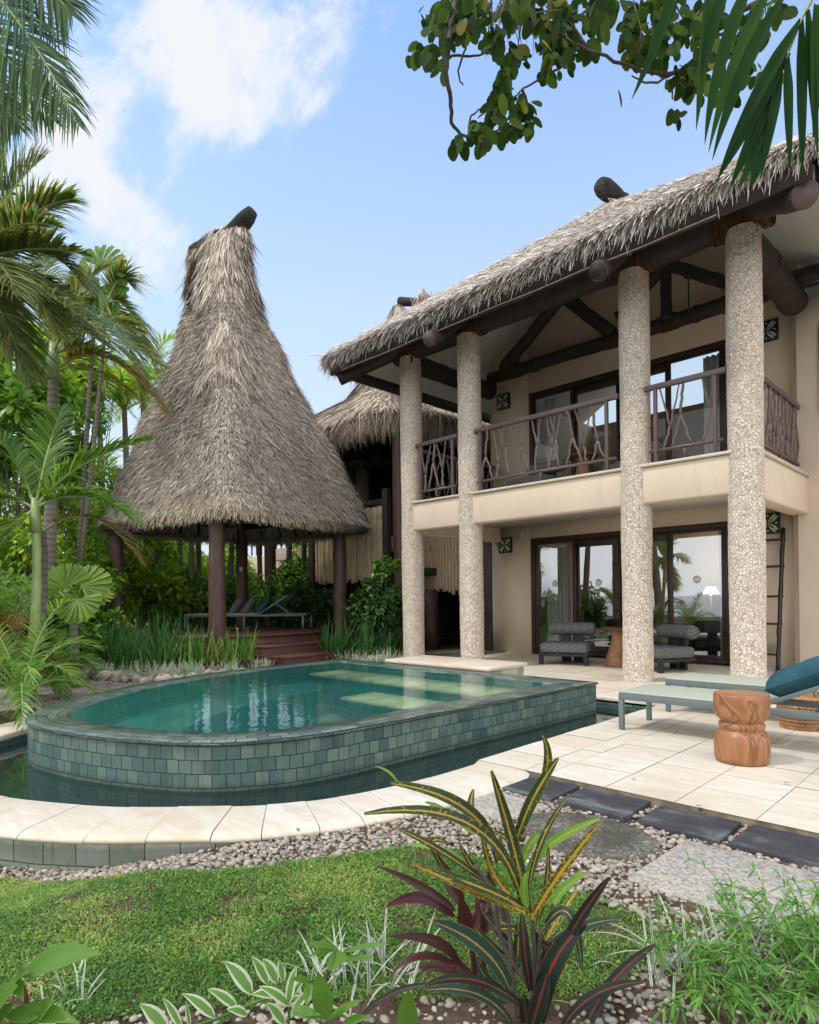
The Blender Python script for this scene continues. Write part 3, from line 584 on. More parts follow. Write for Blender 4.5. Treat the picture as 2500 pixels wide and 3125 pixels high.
# coping slabs swept along the channel edge
cop = thing('channel_coping', 'pale sandstone coping slabs curving round the channel of the pool', 'coping', (-5.5, .7, 0))
i0 = np.argmin(np.hypot(MO[:, 0]+3.17, MO[:, 1]-4.0)); i1 = np.argmin(np.hypot(MO[:, 0]+9.0, MO[:, 1]-7.5))
seq = []; i = i0
dirn = -1 if MO[(i0+1) % len(MO)][1] > MO[i0][1] else 1
while True:
    seq.append(i)
    if i == i1: break
    i = (i+dirn) % len(MO)
line = MO[seq]; outl = COPO[seq]; line[0] = (-3.17, 3.985); outl[0] = (-2.67, 3.985)
arc = np.r_[0, np.cumsum(np.linalg.norm(np.diff(outl, axis=0), axis=1))]
def at(s, P): return np.array([np.interp(s, arc, P[:, 0]), np.interp(s, arc, P[:, 1])])
CP = [(0.0,-.06),(-.012,-.02),(.0,-.004),(.012,0),(.40,0),(.455,-.004),(.488,-.018),(.503,-.03),(.499,-.045),(.48,-.055)]
s = 0; mb = MB(); face = MB()
while s < arc[-1]-.1:
    L_ = random.uniform(.26, .42); e = min(s+L_, arc[-1]); dz = random.uniform(-.003, .003)
    ss = np.linspace(s+.003, e-.003, 4); V = []
    for u in ss:
        a, b = at(u, line), at(u, outl); d = (b-a)/np.linalg.norm(b-a)
        V.append([(*(a+d*o*np.linalg.norm(b-a)/.5), z+dz) for o, z in CP])
    V = np.array(V); mb.grid(V[:, ::dirn]); k = len(CP)
    n0 = mb.n; mb.add(V[0], ng=[list(range(k))[::-dirn]]); mb.add(V[-1], ng=[list(range(k))[::dirn]])
    s = e
mb.build('coping_slabs', MAT['coping'], cop, smooth=False)
A_ = line+(outl-line)*.93
ring(face, A_, A_, -.5, -.05, .45, closed=False); face.build('face_tiles', MAT['kerb_face'], cop)
fl = MB(); ring(fl, line, A_, -.05, -.05, closed=False); fl.build('mortar_bed', MAT['kerb_face'], cop)

# terrace of sandstone tiles
cols = [-3.17, -2.73, -2.55]+[-2.55+.47*k for k in range(1, 20)]
left = [-3.17-.47*k for k in range(0, 14)]
rows = [3.985]+[4.42+.428*k for k in range(0, 19)]; rows = [r for r in rows if r < 12.0]+[12.25]
mb = MB(); base = MB()
cl = sorted(set(left+cols))
for a, b in zip(cl[:-1], cl[1:]):
    if a < -9.2: continue
    for c_, d in zip(rows[:-1], rows[1:]):
        if b <= -3.16 and c_ < 7.6: continue
        if c_ < 9.0 and b < -8.6: continue
        sp = [(a, b)]
        if b-a > .4 and random.random() < .0: sp = [(a, (a+b)/2), ((a+b)/2, b)]
        for (p, q_) in sp:
            z = random.uniform(-.0015, .0015)
            g = .0022
            mb.add([(p+g, c_+g, z), (q_-g, c_+g, z), (q_-g, d-g, z), (p+g, d-g, z)], [[0, 1, 2, 3]])
terr = struct(mb.build('terrace', MAT['sandstone']))
mb = MB(); g_ = lambda lo, hi: mb.box2(lo, hi)
g_((-3.165, 3.99, -.3), (cl[-1]-.01, 12.24, -.006)); g_((-9.15, 7.62, -.3), (-3.166, 12.24, -.007))
struct(mb.build('terrace_bed', simple('terrace_grout', (.15,.12,.08), .9, 12, .5, .5)))
# back end kerb of the channel
mb = MB(); mb.box2((-5.5, 7.5, -.07), (-2.75, 7.79, .012)); tag(mb.build('channel_end_kerb', MAT['coping'], bevel=.015), 'straight sandstone kerb closing the channel behind the pool corner', 'kerb')
# raised platform by the second column
pl = thing('step_platform', 'low sandstone topped platform between the pool and the second column', 'platform', (-6.5, 7.6, 0))
mb = MB(); mb.box2((PLAT[0], PLAT[2]+.06, .245), (PLAT[1], PLAT[3], .305)); mb.build('top_slab', MAT['coping'], pl, bevel=.02)
mb = MB(); x0, x1, y0, y1 = PLAT[0]+.05, PLAT[1]-.05, PLAT[2]+.09, PLAT[3]-.05
rp = np.array([(x0, y0), (x1, y0), (x1, y1), (x0, y1)]); ring(mb, rp, rp, -.3, .245, .545); mb.build('side', MAT['kerb_face'], pl)

# ------------------------------------------------------------------ villa
villa = thing('villa', 'two storey beige villa with thatched roof and four stone mosaic columns', 'house', (-5.97, 12.2, 0))
def logp(name, p0, p1, r, parent=villa, mat='log', bend=.02, seg=16):
    p0, p1 = np.array(p0, float), np.array(p1, float); t = np.linspace(0, 1, 14)[:, None]
    off = rng.normal(0, bend, (14, 3))*.25; pts = p0+(p1-p0)*t+off; rr = r*(1+rng.normal(0, .015, 14))
    mb = MB(); mb.tube(pts, rr, seg); return mb.build(name, MAT[mat], parent, smooth=False if seg < 10 else True, bevel=0)
def disc(name, p, d, r, mat, parent):
    mb = MB(); d = nrm(d); mb.tube([np.array(p), np.array(p)+d*.004], r, 20); return mb.build(name, MAT[mat], parent)
YW = 12.2; XL, XR = -9.2, -2.73
# walls with openings
mb = MB(); B = mb.box2; FT = 3.25
dl, dr = -8.13, -3.88
for z0, z1, top in ((0, 2.63, FT-.1), (FT, 5.93, 9.0)):
    B((XL, YW, z0-.02), (dl, YW+.22, top)); B((dr, YW, z0-.02), (XR, YW+.22, top)); B((dl, YW, z1), (dr, YW+.22, top))
B((XL, YW+.22, -.02), (XL+.2, 17, 6.2)); B((XR-.2, YW+.22, -.02), (XR, 17.2, 6.2)); 
# side wing standing back beyond the balcony, seen at the right edge
mb.build('wall', MAT['plaster'], villa)
# trim strip at the outer corner
mb = MB(); mb.box2((XR-.12, YW-.03, 0), (XR+.03, YW-.002, 2.6)); mb.box2((XR-.12, YW-.03, 3.25), (XR+.03, YW-.002, 6.3)); mb.build('corner_trim', MAT['plaster'], villa, bevel=.008)
# wing on the right
mb = MB(); mb.box2((XR+.002, 11.9, -.02), (XR+2.2, 17, 6.1)); mb.build('wing_wall', MAT['plaster'], villa, bevel=.02)
mb = MB(); mb.box2((XR+.34, 11.86, 4.2), (XR+1.4, 11.895, 5.6)); mb.build('wing_window', MAT['frame'], villa)
# interior rooms
mb = MB()
B = mb.box2
B((XL+.2, 16.8, 0), (XR-.2, 17, 6.2)); 
inn = mb.build('inner_wall', simple('room_paint', (.72,.62,.50), .8, 2, .05), villa)
mb = MB(); mb.box2((XL+.2, YW+.22, -.05), (XR-.2, 16.8, .035)); mb.build('room_floor', simple('polished_floor', (.16,.12,.09), .15, 3, .2, .02), villa)
# balcony slab
mb = MB(); ys0 = 9.28
mb.box2((-9.12, ys0, 2.92), (-2.62, YW-.002, 3.2)); 
mb.box2((XL+.2, YW+.22, 2.95), (XR-.2, 16.8, 3.24)); mb.build('floor_slab', MAT['ceiling'], villa)
mb = MB()
def fascia(x0, x1):
    mb.box2((x0, 9.15, 2.66), (x1, 9.36, 3.20))
for a, b in ((-9.12, -7.55), (-7.55, -4.31), (-4.31, -2.60)): fascia(a+.02, b-.02)
mb.box2((-2.86, 9.30, 2.60), (-2.58, YW-.03, 3.20)); mb.box2((-9.14, 9.30, 2.60), (-8.9, YW-.03, 3.20))
mb.build('balcony_beam', MAT['plaster'], villa, bevel=.03)
mb = MB(); mb.box2((-9.16, 9.11, 3.20), (-2.54, 9.34, 3.245)); mb.box2((-2.9, 9.34, 3.20), (-2.54, YW-.02, 3.245)); mb.box2((-9.16, 9.34, 3.20), (-8.85, YW-.02, 3.245)); mb.build('balcony_sill', MAT['coping'], villa, bevel=.015)
mb = MB(); mb.box2((-8.85, 9.34, 3.2), (-2.9, YW-.004, 3.24)); mb.build('balcony_floor', MAT['coping'], villa)
for x in (-7.6, -5.6, -3.6):
    mb = MB(); mb.box2((x-.07, 10.4, 2.905), (x+.07, 10.52, 2.925)); mb.build('ceiling_vent', MAT['black'], villa)
# columns
COLX = [-9.02, -7.49, -4.27, -2.73]; CT = 6.2
for x in COLX:
    mb = MB(); zz = np.linspace(-.12, CT, 60); th = np.linspace(0, 2*np.pi, 49)[:-1]
    r = .222+.004*np.sin(zz[:, None]*2.3+x)+.0025*rng.normal(0, 1, (60, 48))
    V = np.stack([x+r*np.cos(th), 9.29+r*np.sin(th), np.repeat(zz[:, None], 48, 1)], -1); V = np.concatenate([V, V[:, :1]], 1)
    mb.grid(V); mb.add([[x+.22*math.cos(a), 9.29+.22*math.sin(a), CT+.002] for a in th[::2]], ng=[list(range(24))]); mb.build('column', MAT['mosaic'], villa, smooth=True)
# logs
logp('plate_log', (-9.35, 9.29, 6.30), (-2.5, 9.29, 6.34), .165)
logp('cross_log', (-9.02, 9.15, 6.02+.1), (-8.93, 11.85, 6.1), .19); logp('cross_log', (-2.73, 9.2, 6.1), (-2.70, 11.75, 6.02), .21)
for p, d in (((-8.93, 11.85, 6.1), (0, 1, 0)), ((-2.70, 11.75, 6.02), (0, 1, 0))): disc('log_cap', p, d, .2, 'rope', villa)
logp('wall_log', (-9.0, 11.93, 6.42), (-2.4, 11.93, 6.42), .135)
logp('wall_plate_stub', (XR, 11.6, 6.35), (XR+1.0, 11.6, 6.3), .13)
for a, b, r in (((-8.5, 11.75, 6.45), (-6.0, 11.75, 8.3), .13), ((-5.87, 11.75, 6.5), (-6.98, 11.75, 7.65), .13), ((-5.75, 11.75, 6.75), (-4.75, 11.75, 7.45), .11), ((-3.5, 11.75, 6.55), (-4.85, 11.75, 7.5), .11), ((-4.78, 11.75, 6.4), (-4.78, 11.75, 7.45), .10)):
    logp('truss_log', a, b, r)
# rafters with pale sawn ends
for x in (-7.42, -4.24):
    p0, p1 = np.array((x, 8.12, 5.80)), np.array((x-.1, 11.4, 8.2)); logp('rafter', p0, p1, .135); d = nrm(p0-p1); disc('rafter_end', p0+d*.001, d, .137, 'logend', villa)
for (p1, p0) in (((-8.6, 9.7, 6.75), (-10.2, 8.36, 5.88)), ((-3.1, 9.7, 6.75), (-1.80, 8.36, 5.86))):
    logp('hip_rafter', p1, p0, .155); d = nrm(np.array(p0)-np.array(p1)); disc('rafter_end', np.array(p0)+d*.001, d, .157, 'logend', villa)
# coir lashings
def lash(p, d, r, l=.2, parent=villa):
    p = np.array(p, float); d = nrm(np.array(d, float)); mb = MB()
    n = int(l/.03)+1
    for i in range(n):
        c_ = p+d*(i-(n-1)/2)*.03; mb.tube([c_-d*.014, c_-d*.006, c_+d*.006, c_+d*.014], [r, r+.012, r+.012, r], 16, cap=False)
    mb.build('lashing', MAT['rope'], parent, smooth=True)
for x in COLX:
    lash((x-.32, 9.29, 6.31), (1, 0, 0), .158, .12); lash((x+.3, 9.29, 6.31), (1, 0, 0), .158, .1)
    lash((x-.02, 9.27, 6.31), (1, .1, 0), .175, .42)
for x in (-8.25, -5.95, -4.8, -3.7): lash((x, 11.93, 6.42), (1, 0, 0), .145, .28); lash((x+.5, 11.93, 6.42), (1, 0, 0), .145, .08)
lash((-8.3, 11.75, 6.6), (.8, 0, .6), .14, .3); lash((-2.72, 10.2, 6.08), (0, 1, 0), .215, .1)
# roof
EX0, EX1, EYF, EYB, EZ = -10.5, -1.5, 8.20, 17.5, 6.36
RX, RY0, RZ = -5.97, 12.0, 9.22
def hipz(x, y, add=0):
    d = np.minimum(np.minimum((y-EYF)/(RY0-EYF), (x-EX0)/(RX-EX0)), (EX1-x)/(EX1-RX)); d = np.clip(d, 0, 1)
    return EZ+(RZ-EZ)*(d-.01*np.sin(np.pi*d))+add
def roofsheet(mb, zoff, inset=0.0, nx=48, ny=44, flip=False):
    x = np.linspace(EX0+inset, EX1-inset, nx); y = np.linspace(EYF+inset, EYB, ny); Xg, Yg = np.meshgrid(x, y, indexing='ij')
    V = np.stack([Xg, Yg, hipz(Xg, Yg, zoff)], -1); mb.grid(V[::-1] if flip else V)
mb = MB(); roofsheet(mb, 0); x = np.linspace(EX0, EX1, 30)
def thick(mb, path, z0, z1): 
    p = np.array(path); V = np.stack([np.c_[p, np.full(len(p), z0)], np.c_[p, np.full(len(p), z1)]], 1); mb.grid(V)
pa = [(EX0, EYB), (EX0, EYF), (EX1, EYF), (EX1, EYB)]
thick(mb, pa, EZ-.14, EZ)
pin = [(EX0+.12, EYB), (EX0+.12, EYF+.12), (EX1-.12, EYF+.12), (EX1-.12, EYB)]
V = np.stack([np.c_[np.array(pa), np.full(4, EZ-.14)], np.c_[np.array(pin), np.full(4, EZ-.12)]], 1); mb.grid(V)
roof = mb.build('roof', MAT['thatch_base'], villa, smooth=False)
mb = MB(); roofsheet(mb, -.30, .22, flip=True); mb.build('ceiling', MAT['ceiling'], villa)
def thatch(mb, P, T, N, L, W, lift=.18, jit=.16, droop=.12, k=2, prof=None):
    n = len(P); D = nrm(T+N*rng.normal(lift, .06, n)[:, None]+rng.normal(0, jit, (n, 3))*np.array([1, 1, .4]))
    Nn = nrm(N+rng.normal(0, .25, (n, 3))); strips(mb, P+N*rng.uniform(-.01, .03, n)[:, None], D, Nn, L, W, k=k, droop=droop, prof=prof or (lambda t: 1-.8*t**1.5)); return mb
def roofpts(n, face):
    a = rng.random(n); b = 1-np.sqrt(rng.random(n)*.999)         # b: 0 eave .. 1 apex, density ~ width
    if face == 'front':
        y = EYF+(RY0-EYF)*b; xl = EX0+(RX-EX0)*b; xr = EX1+(RX-EX1)*b; x = xl+(xr-xl)*a; T = np.array([0, -1.0, 0])
    elif face == 'left':
        x = EX0+(RX-EX0)*b; y = (EYF+(RY0-EYF)*b); y = y+(EYB-y)*a; T = np.array([-1.0, 0, 0])
    else:
        x = EX1+(RX-EX1)*b; y = (EYF+(RY0-EYF)*b); y = y+(EYB-y)*a; T = np.array([1.0, 0, 0])
    z = hipz(x, y); e = .02; tx = np.tile(T, (n, 1)); z2 = hipz(x+T[0]*e, y+T[1]*e); tx[:, 2] = np.clip((z2-z)/e, -1.2, -.5); tx = nrm(tx)
    hx = np.cross(T, [0, 0, 1.0]); Nn = nrm(np.cross(np.tile(hx, (n, 1)), tx)); Nn[Nn[:, 2] < 0] *= -1
    return np.stack([x, y, z], -1), tx, Nn
mb = MB()
for face, n in (('front', 38000), ('left', 9000), ('right', 4000)):
    P, T, N = roofpts(n, face); thatch(mb, P, T, N, rng.uniform(.2, .46, n), rng.uniform(.012, .036, n), lift=.15, jit=.2, droop=.14, k=3)
# eave fringe
for (a, b, T, n) in (((EX0, EYF), (EX1, EYF), (0, -1, 0), 4200), ((EX0, EYF), (EX0, EYB), (-1, 0, 0), 3500), ((EX1, EYF), (EX1, EYB), (1, 0, 0), 1500)):
    n = int(n*1.5)
    u = rng.random((n, 1)); P = np.array(a)+(np.array(b)-np.array(a))*u; T = np.array(T, float)
    lay = rng.random(n); P = np.c_[P, EZ-.07+.12*lay]-T*(.02+.14*(1-lay))[:, None]*.6
    D = T*rng.uniform(.35, .8, n)[:, None]+np.array([0, 0, -1.0])*rng.uniform(.5, .9, n)[:, None]+rng.normal(0, .16, (n, 3))
    strips(mb, P, D, np.tile(T, (n, 1))+np.array([0, 0, .5]), np.clip(rng.lognormal(-1.65, .3, n), .10, .36), rng.uniform(.010, .030, n), k=3, droop=rng.uniform(.1, .4, n), prof=lambda t: 1-.9*t**2)
mb.build('thatch', MAT['thatch_villa'], roof)
# fascia and string of cable
mb = MB(); a_, b_ = EX0+.22, EX1-.2; mb.add([(a_, EYF+.0, 5.92), (b_, EYF+.0, 5.94), (b_, EYF+.0, 6.28), (a_, EYF+.0, 6.28), (a_, EYF+.06, 5.92), (b_, EYF+.06, 5.94), (b_, EYF+.06, 6.28), (a_, EYF+.06, 6.28)], [[0,1,2,3],[5,4,7,6],[4,5,1,0],[1,5,6,2],[4,0,3,7]]); mb.box2((EX0+.14, EYF+.21, 5.98), (EX0+.21, EYB, 6.28)); mb.box2((EX1-.21, EYF+.21, 5.98), (EX1-.14, EYB, 6.28)); mb.build('fascia', MAT['log'], villa)
mb = MB(); mb.tube([(EX0+.6+i*.45, EYF-.01, 5.925+.001*i+.008*math.sin(i*1.7)) for i in range(17)], .008, 6); mb.build('cable', MAT['cable'], villa)
d0 = gX(1268, 393, RX); mb = MB(); d0 = np.array([RX, 11.55, 0]); 
pt = gY(1264, 390, 11.35); p2 = gY(1312, 426, 12.15)
zz = np.linspace(0, 1, 9)[:, None]; mb.tube(pt+(p2-pt)*zz*1.3+rng.normal(0, .008, (9, 3)), [.15, .185, .185, .175, .165, .16, .155, .15, .14], 16); mb.build('ridge_log', MAT['charlog'], villa, smooth=True)

# railings
def vinerail(p0, p1, parent, posts=(), seed=1, dens=5.5, zt=4.36, zb=3.42, zf=3.245):
    r = random.Random(seed); p0 = np.array(p0, float); p1 = np.array(p1, float); L = np.linalg.norm(p1-p0); d = (p1-p0)/L; ang = math.atan2(d[1], d[0])
    rail = thing('balcony_railing', 'x', 'railing'); bpy.data.objects.remove(rail)
    mb = MB(); c_ = (p0+p1)/2
    mb.box((*c_, zt), (L, .065, .075), ang); 
    f = mb.build('railing', MAT['rail'], parent, bevel=.006)
    mb = MB(); mb.box((*c_, zb), (L-.1, .035, .04), ang); mb.build('bottom_bar', MAT['rail'], f)
    for u in posts:
        q = p0+d*u; mb = MB(); mb.box((*q, (zf+zt)/2-.02), (.05, .05, zt-zf-.04), ang); mb.build('post', MAT['rail'], f, bevel=.004)
    mb = MB(); q = p0+d*L*.5; mb.box((*q, (zf+zb)/2), (.035, .035, zb-zf)); mb.build('foot', MAT['rail'], f)
    lo, hi = (min(posts), max(posts)) if posts else (0.05, L-.05)
    x = lo+.12
    while x < hi-.08:
        mb = MB()
        def P3_(u, z, s=0): q = p0+d*np.clip(u, lo+.03, hi-.03); nn = np.array([-d[1], d[0]]); q = q+nn*s; return (q[0], q[1], z)
        zf1 = zb+.01; mid = r.uniform(zb+.25, zb+.55); lean = r.uniform(-.1, .1); up = r.random() < .62
        sp = r.uniform(.09, .17); r0 = r.uniform(.015, .024)
        def wig(a, b, n=6, am=.018):
            out = []
            for i in range(n+1):
                t = i/n; w_ = math.sin(t*math.pi)
                out.append(P3_(a[0]+(b[0]-a[0])*t+r.uniform(-am, am)*w_, a[1]+(b[1]-a[1])*t, r.uniform(-.01, .01)))
            return out
        top = zt-.04
        if up:   # Y shape
            mb.tube(wig((x, zf1), (x+lean, mid)), [r0*1.1]*7, 7); mb.tube(wig((x+lean, mid), (x+lean-sp, top)), np.linspace(r0, r0*.7, 7), 7); mb.tube(wig((x+lean, mid), (x+lean+sp*r.uniform(.5, 1.2), top)), np.linspace(r0, r0*.6, 7), 7)
        else:    # inverted
            mb.tube(wig((x+lean, top), (x, mid)), [r0]*7, 7); mb.tube(wig((x, mid), (x-sp*.8, zf1)), np.linspace(r0, r0*.7, 7), 7); mb.tube(wig((x, mid), (x+sp, zf1)), np.linspace(r0, r0*.7, 7), 7)
        mb.build('branch_baluster', MAT['vine'], f, smooth=True); x += 1.22/dens*r.uniform(.8, 1.25)
    return f
vinerail((-8.78, 9.18), (-7.70, 9.18), villa, (.12, .95), 3, 6)
vinerail((-7.28, 9.18), (-4.48, 9.18), villa, (.12, 2.6), 5, 5.2)
vinerail((-4.06, 9.18), (-2.93, 9.18), villa, (.15, .98), 8, 4.2)
vinerail((-2.70, 9.5), (-2.70, 12.12), villa, (.1, 2.52), 11, 6.5)
vinerail((-9.02, 9.5), (-9.02, 12.1), villa, (.1, 2.5), 12, 5)
# sliding doors
def sliding(z0, z1, seed, name):
    f = MB(); yb = YW+.06; x0, x1 = dl, dr; w = x1-x0; fr = .09
    f.box2((x0, yb-.03, z1-.10), (x1, yb+.12, z1)); f.box2((x0, yb-.03, z0), (x0+fr, yb+.12, z1-.10)); f.box2((x1-fr, yb-.03, z0), (x1, yb+.12, z1-.10)); f.box2((x0+fr, yb-.03, z0), (x1-fr, yb+.12, z0+.05))
    door = f.build('sliding_door', MAT['frame'], villa, bevel=.005)
    px = np.linspace(x0+fr, x1-fr, 5)
    for i in range(4):
        a, b = px[i]-.02, px[i+1]+.02; y = yb+.0 if i in (0, 3) else yb+.06; hd = .06 if i in (0, 3) else .17; st = .085
        mb = MB(); mb.box2((a, y, z0+.05), (a+st, y+.045, z1-.1)); mb.box2((b-st, y, z0+.05), (b, y+.045, z1-.1)); mb.box2((a+st, y, z1-.1-hd), (b-st, y+.045, z1-.1)); mb.box2((a+st, y, z0+.05), (b-st, y+.045, z0+.13 if i in (0, 3) else z0+.2))
        mb.build('door_leaf', MAT['frame'], door, bevel=.003)
        mb = MB(); mb.add([(a+st-.01, y+.02, z0+.1), (b-st+.01, y+.02, z0+.1), (b-st+.01, y+.02, z1-.1-hd+.01), (a+st-.01, y+.02, z1-.1-hd+.01)], [[0, 1, 2, 3]])
        mb.build('glass_pane', MAT['glass_low' if seed == 1 else 'glass'], door)
        if seed == 1 and i in (1, 3, 2, 0):
            cx = (a+b)/2; cz = z0+1.55; mb = MB(); yy = y+.016
            for k in range(8):
                th = k*math.pi/4; 
                for rr0, rr1, hw in ((.035, .075, .30), (.012, .026, .3)):
                    p = [(cx+rr*math.cos(th+s_), yy, cz+rr*math.sin(th+s_)) for rr, s_ in ((rr0, -hw), (rr0, hw), (rr1, hw), (rr1, -hw))]; mb.add(p, [[0, 1, 2, 3]])
            mb.build('door_sticker', simple('frosted_film', (.35, .36, .36), .7), door)
sliding(.04, 2.63, 1, 'lower'); sliding(3.25, 5.93, 2, 'upper')
# ------------------------------------------------------------------ gazebo
GC = np.array([-13.97, 8.0]); GA = rad(9); ca, sa = math.cos(GA), math.sin(GA)
def gl(x, y, z): return np.stack([GC[0]+ca*np.asarray(x)-sa*np.asarray(y), GC[1]+sa*np.asarray(x)+ca*np.asarray(y), np.asarray(z)+0*np.asarray(x)], -1)
gaz = thing('gazebo', 'open gazebo with a tall steep thatched roof on four brown posts beyond the pool', 'gazebo', (GC[0], GC[1], .5), GA)
DZ = .56
zt = np.array([2.98,3.12,3.4,4.35,5.5,6.6,7.7,8.6,9.3,10.0,10.3]); sxt = np.array([2.41,2.41,2.30,2.0,1.63,1.25,.93,.70,.68,.74,.76]); syt = np.array([2.41,2.41,2.30,1.98,1.58,1.16,.80,.50,.38,.18,.03])
def gsurf(ph, z, off=0.0):
    sx = np.interp(z, zt, sxt)+off; sy = np.interp(z, zt, syt)+off; n = 9.0
    c, s = np.cos(ph), np.sin(ph); rr = (np.abs(c)**n+np.abs(s)**n)**(-1/n)
    bulge = .02*np.sin(ph*7+z*2)+.025*np.sin(z*5+ph*3)
    return gl(c*rr*(sx+bulge), s*rr*(sy+bulge), z)+vR*(.26-.46*np.clip((np.asarray(z)-3.2)/6.5, 0, 1))[..., None]
for sx, sy, zb in ((1, -1, -.05), (1, 1, .3), (-1, -1, .3), (-1, 1, .3)):
    mb = MB(); z = np.linspace(zb, 3.5, 16); p = gl(np.full(16, 1.87*sx), np.full(16, 1.87*sy), z); p[:, :2] += rng.normal(0, .006, (16, 2)); mb.tube(p, .175+.012*np.cos(z*1.3)+rng.normal(0, .003, 16), 20); mb.build('post', MAT['post'], gaz, smooth=True)
ph = np.linspace(0, 2*np.pi, 161); zs = np.concatenate([np.linspace(2.98, 3.4, 5), np.linspace(3.5, 10.3, 70)])
PH, ZZ = np.meshgrid(ph, zs, indexing='ij'); mb = MB(); mb.grid(gsurf(PH, ZZ))
PH, ZZ = np.meshgrid(ph, np.array([0, .5, 1.0]), indexing='ij'); V = gsurf(PH, 2.98+0*ZZ, -.26*ZZ); mb.grid(V[::-1])
zi = np.linspace(3.0, 6.5, 12); PH, ZZ = np.meshgrid(ph, zi, indexing='ij'); mb.grid(gsurf(PH, ZZ, -.27)[::-1])
groof = mb.build('roof', MAT['thatch_base'], gaz, smooth=True)
def gth(n, z0, z1, Lr, Wr, lift, jit, phr=(0, 2*np.pi), pz=1.0, wob=None, droop=.05):
    z = z0+(z1-z0)*rng.random(n*2)**pz; p = rng.uniform(phr[0], phr[1], n*2)
    keep = rng.random(n*2) < (np.interp(z, zt, sxt+syt)/5.2) if pz == 1.0 else np.ones(n*2, bool); z, p = z[keep][:n], p[keep][:n]; n = len(z)
    row = .12; z = z-(z-z0) % row*.3                      # laid in courses
    A = gsurf(p, z); B_ = gsurf(p+.01, z); D_ = gsurf(p, z-.04); T = nrm(D_-A); U = nrm(B_-A); N = nrm(np.cross(T, U)); 
    out = A-np.array([GC[0], GC[1], 0]); out[:, 2] = 0; N[(N*out).sum(1) < 0] *= -1
    return A, T, N, n
mb = MB()
A, T, N, n = gth(170000, 3.15, 9.0, 0, 0, 0, 0); Lb = rng.uniform(.08, .22, n)
thatch(mb, A+N*.02, T, N, Lb, rng.uniform(.008, .020, n), lift=.3, jit=.36, droop=.05, k=2)
A, T, N, n = gth(2500, 4.2, 8.8, 0, 0, 0, 0); thatch(mb, A+N*.04, T, N, rng.uniform(.2, .4, n), rng.uniform(.01, .02, n), lift=.35, jit=.45, droop=.1)
# cut fringe at the eave
n = 17000; p = rng.uniform(0, 2*np.pi, n); z = rng.uniform(3.1, 3.42, n); A = gsurf(p, z, -.02); A2 = gsurf(p, z, .4); N = nrm(A2-A)
D = np.tile([0, 0, -1.0], (n, 1))+N*rng.uniform(.05, .3, n)[:, None]+rng.normal(0, .07, (n, 3)); strips(mb, A+N*rng.uniform(-.2, .03, n)[:, None], D, N, rng.uniform(.16, .3, n), rng.uniform(.012, .026, n), k=2, prof=lambda t: 1-.4*t)
mb.build('thatch', MAT['thatch_gazebo'], groof)
mb = MB(); n = 9000; p = rng.uniform(0, 2*np.pi, n); z = rng.uniform(3.12, 3.46, n); A = gsurf(p, z, .03); N = nrm(gsurf(p, z, .4)-A); strips(mb, A, np.tile([0, 0, -1.0], (n, 1))+N*rng.uniform(.1, .5, n)[:, None]+rng.normal(0, .14, (n, 3)), N, rng.uniform(.14, .3, n), rng.uniform(.010, .022, n), k=2, prof=lambda t: 1-.5*t); mb.build('eave_fringe', MAT['thatch_eave'], groof)
mb = MB()
for z0 in (8.62, 8.85, 9.2, 9.6, 10.0, 10.3):
    n = 2300; p = rng.uniform(0, 2*np.pi, n); z = np.full(n, z0)+rng.uniform(-.12, .05, n); A = gsurf(p, z, .07+.04*np.sin(p*3)); N = nrm(gsurf(p, z, .5)-A)
    D = np.tile([0, 0, -1.0], (n, 1))+N*rng.uniform(-.05, .4, n)[:, None]+rng.normal(0, .16, (n, 3)); strips(mb, A, D, N, rng.uniform(.25, .6, n), rng.uniform(.018, .045, n), k=3, droop=.05, prof=lambda t: 1-.8*t**2)
for sg in (-1, 1):
    n = 900; u = rng.uniform(-1.02, 1.02, n); u = u*.82; A = gl(u, .02*sg+0*u, 10.33+rng.uniform(-.03, .04, n))-vR*.20; Bn = gl(u+rng.normal(0, .12, n), sg*rng.uniform(.15, .5, n), 9.7+0*u)-vR*.20; strips(mb, A, Bn-A, np.tile(np.array([0, 0, 1.0]), (n, 1)), rng.uniform(.35, .7, n), rng.uniform(.018, .04, n), k=3, droop=.15)
n = 320; z = rng.uniform(8.9, 10.1, n); A = gl(-.84+0*z, rng.uniform(-.3, .3, n), z)-vR*.20; Dd = gl(-2+0*z, rng.uniform(-.5, .5, n), z-1.2)-gl(-1.04+0*z, 0*z, z); strips(mb, A, Dd, np.tile([0, 0, 1.0], (n, 1)), rng.uniform(.2, .45, n), rng.uniform(.012, .03, n), k=2, droop=.2)
mb.build('ridge_cap', MAT['thatch_cap'], groof); mb = MB()
# mended patches of newer leaf along the hips
cph = -np.pi/4
for zc, hz_, hp, n in ((7.1, .42, .30, 900), (6.5, .2, .40, 420)):
    p = cph+rng.normal(0, hp*.5, n); z = zc+hz_*rng.normal(0, .6, n)-np.abs(p-cph)*.9; A = gsurf(p, z, .05); T = nrm(gsurf(p, z-.05)-gsurf(p, z)); N = nrm(gsurf(p, z, .5)-A)
    thatch(mb, A, T, N, rng.uniform(.3, .5, n), rng.uniform(.018, .035, n), lift=.15, jit=.2)
p = rng.normal(.62, .05, 420); z = rng.normal(7.0, .35, 420); A = gsurf(p, z, .04); T = nrm(gsurf(p, z-.05)-gsurf(p, z)); N = nrm(gsurf(p, z, .5)-A); thatch(mb, A, T, N, rng.uniform(.25, .4, 420), rng.uniform(.018, .03, 420), lift=.1)
mb.build('mended_patch', MAT['thatch_patch'], groof)
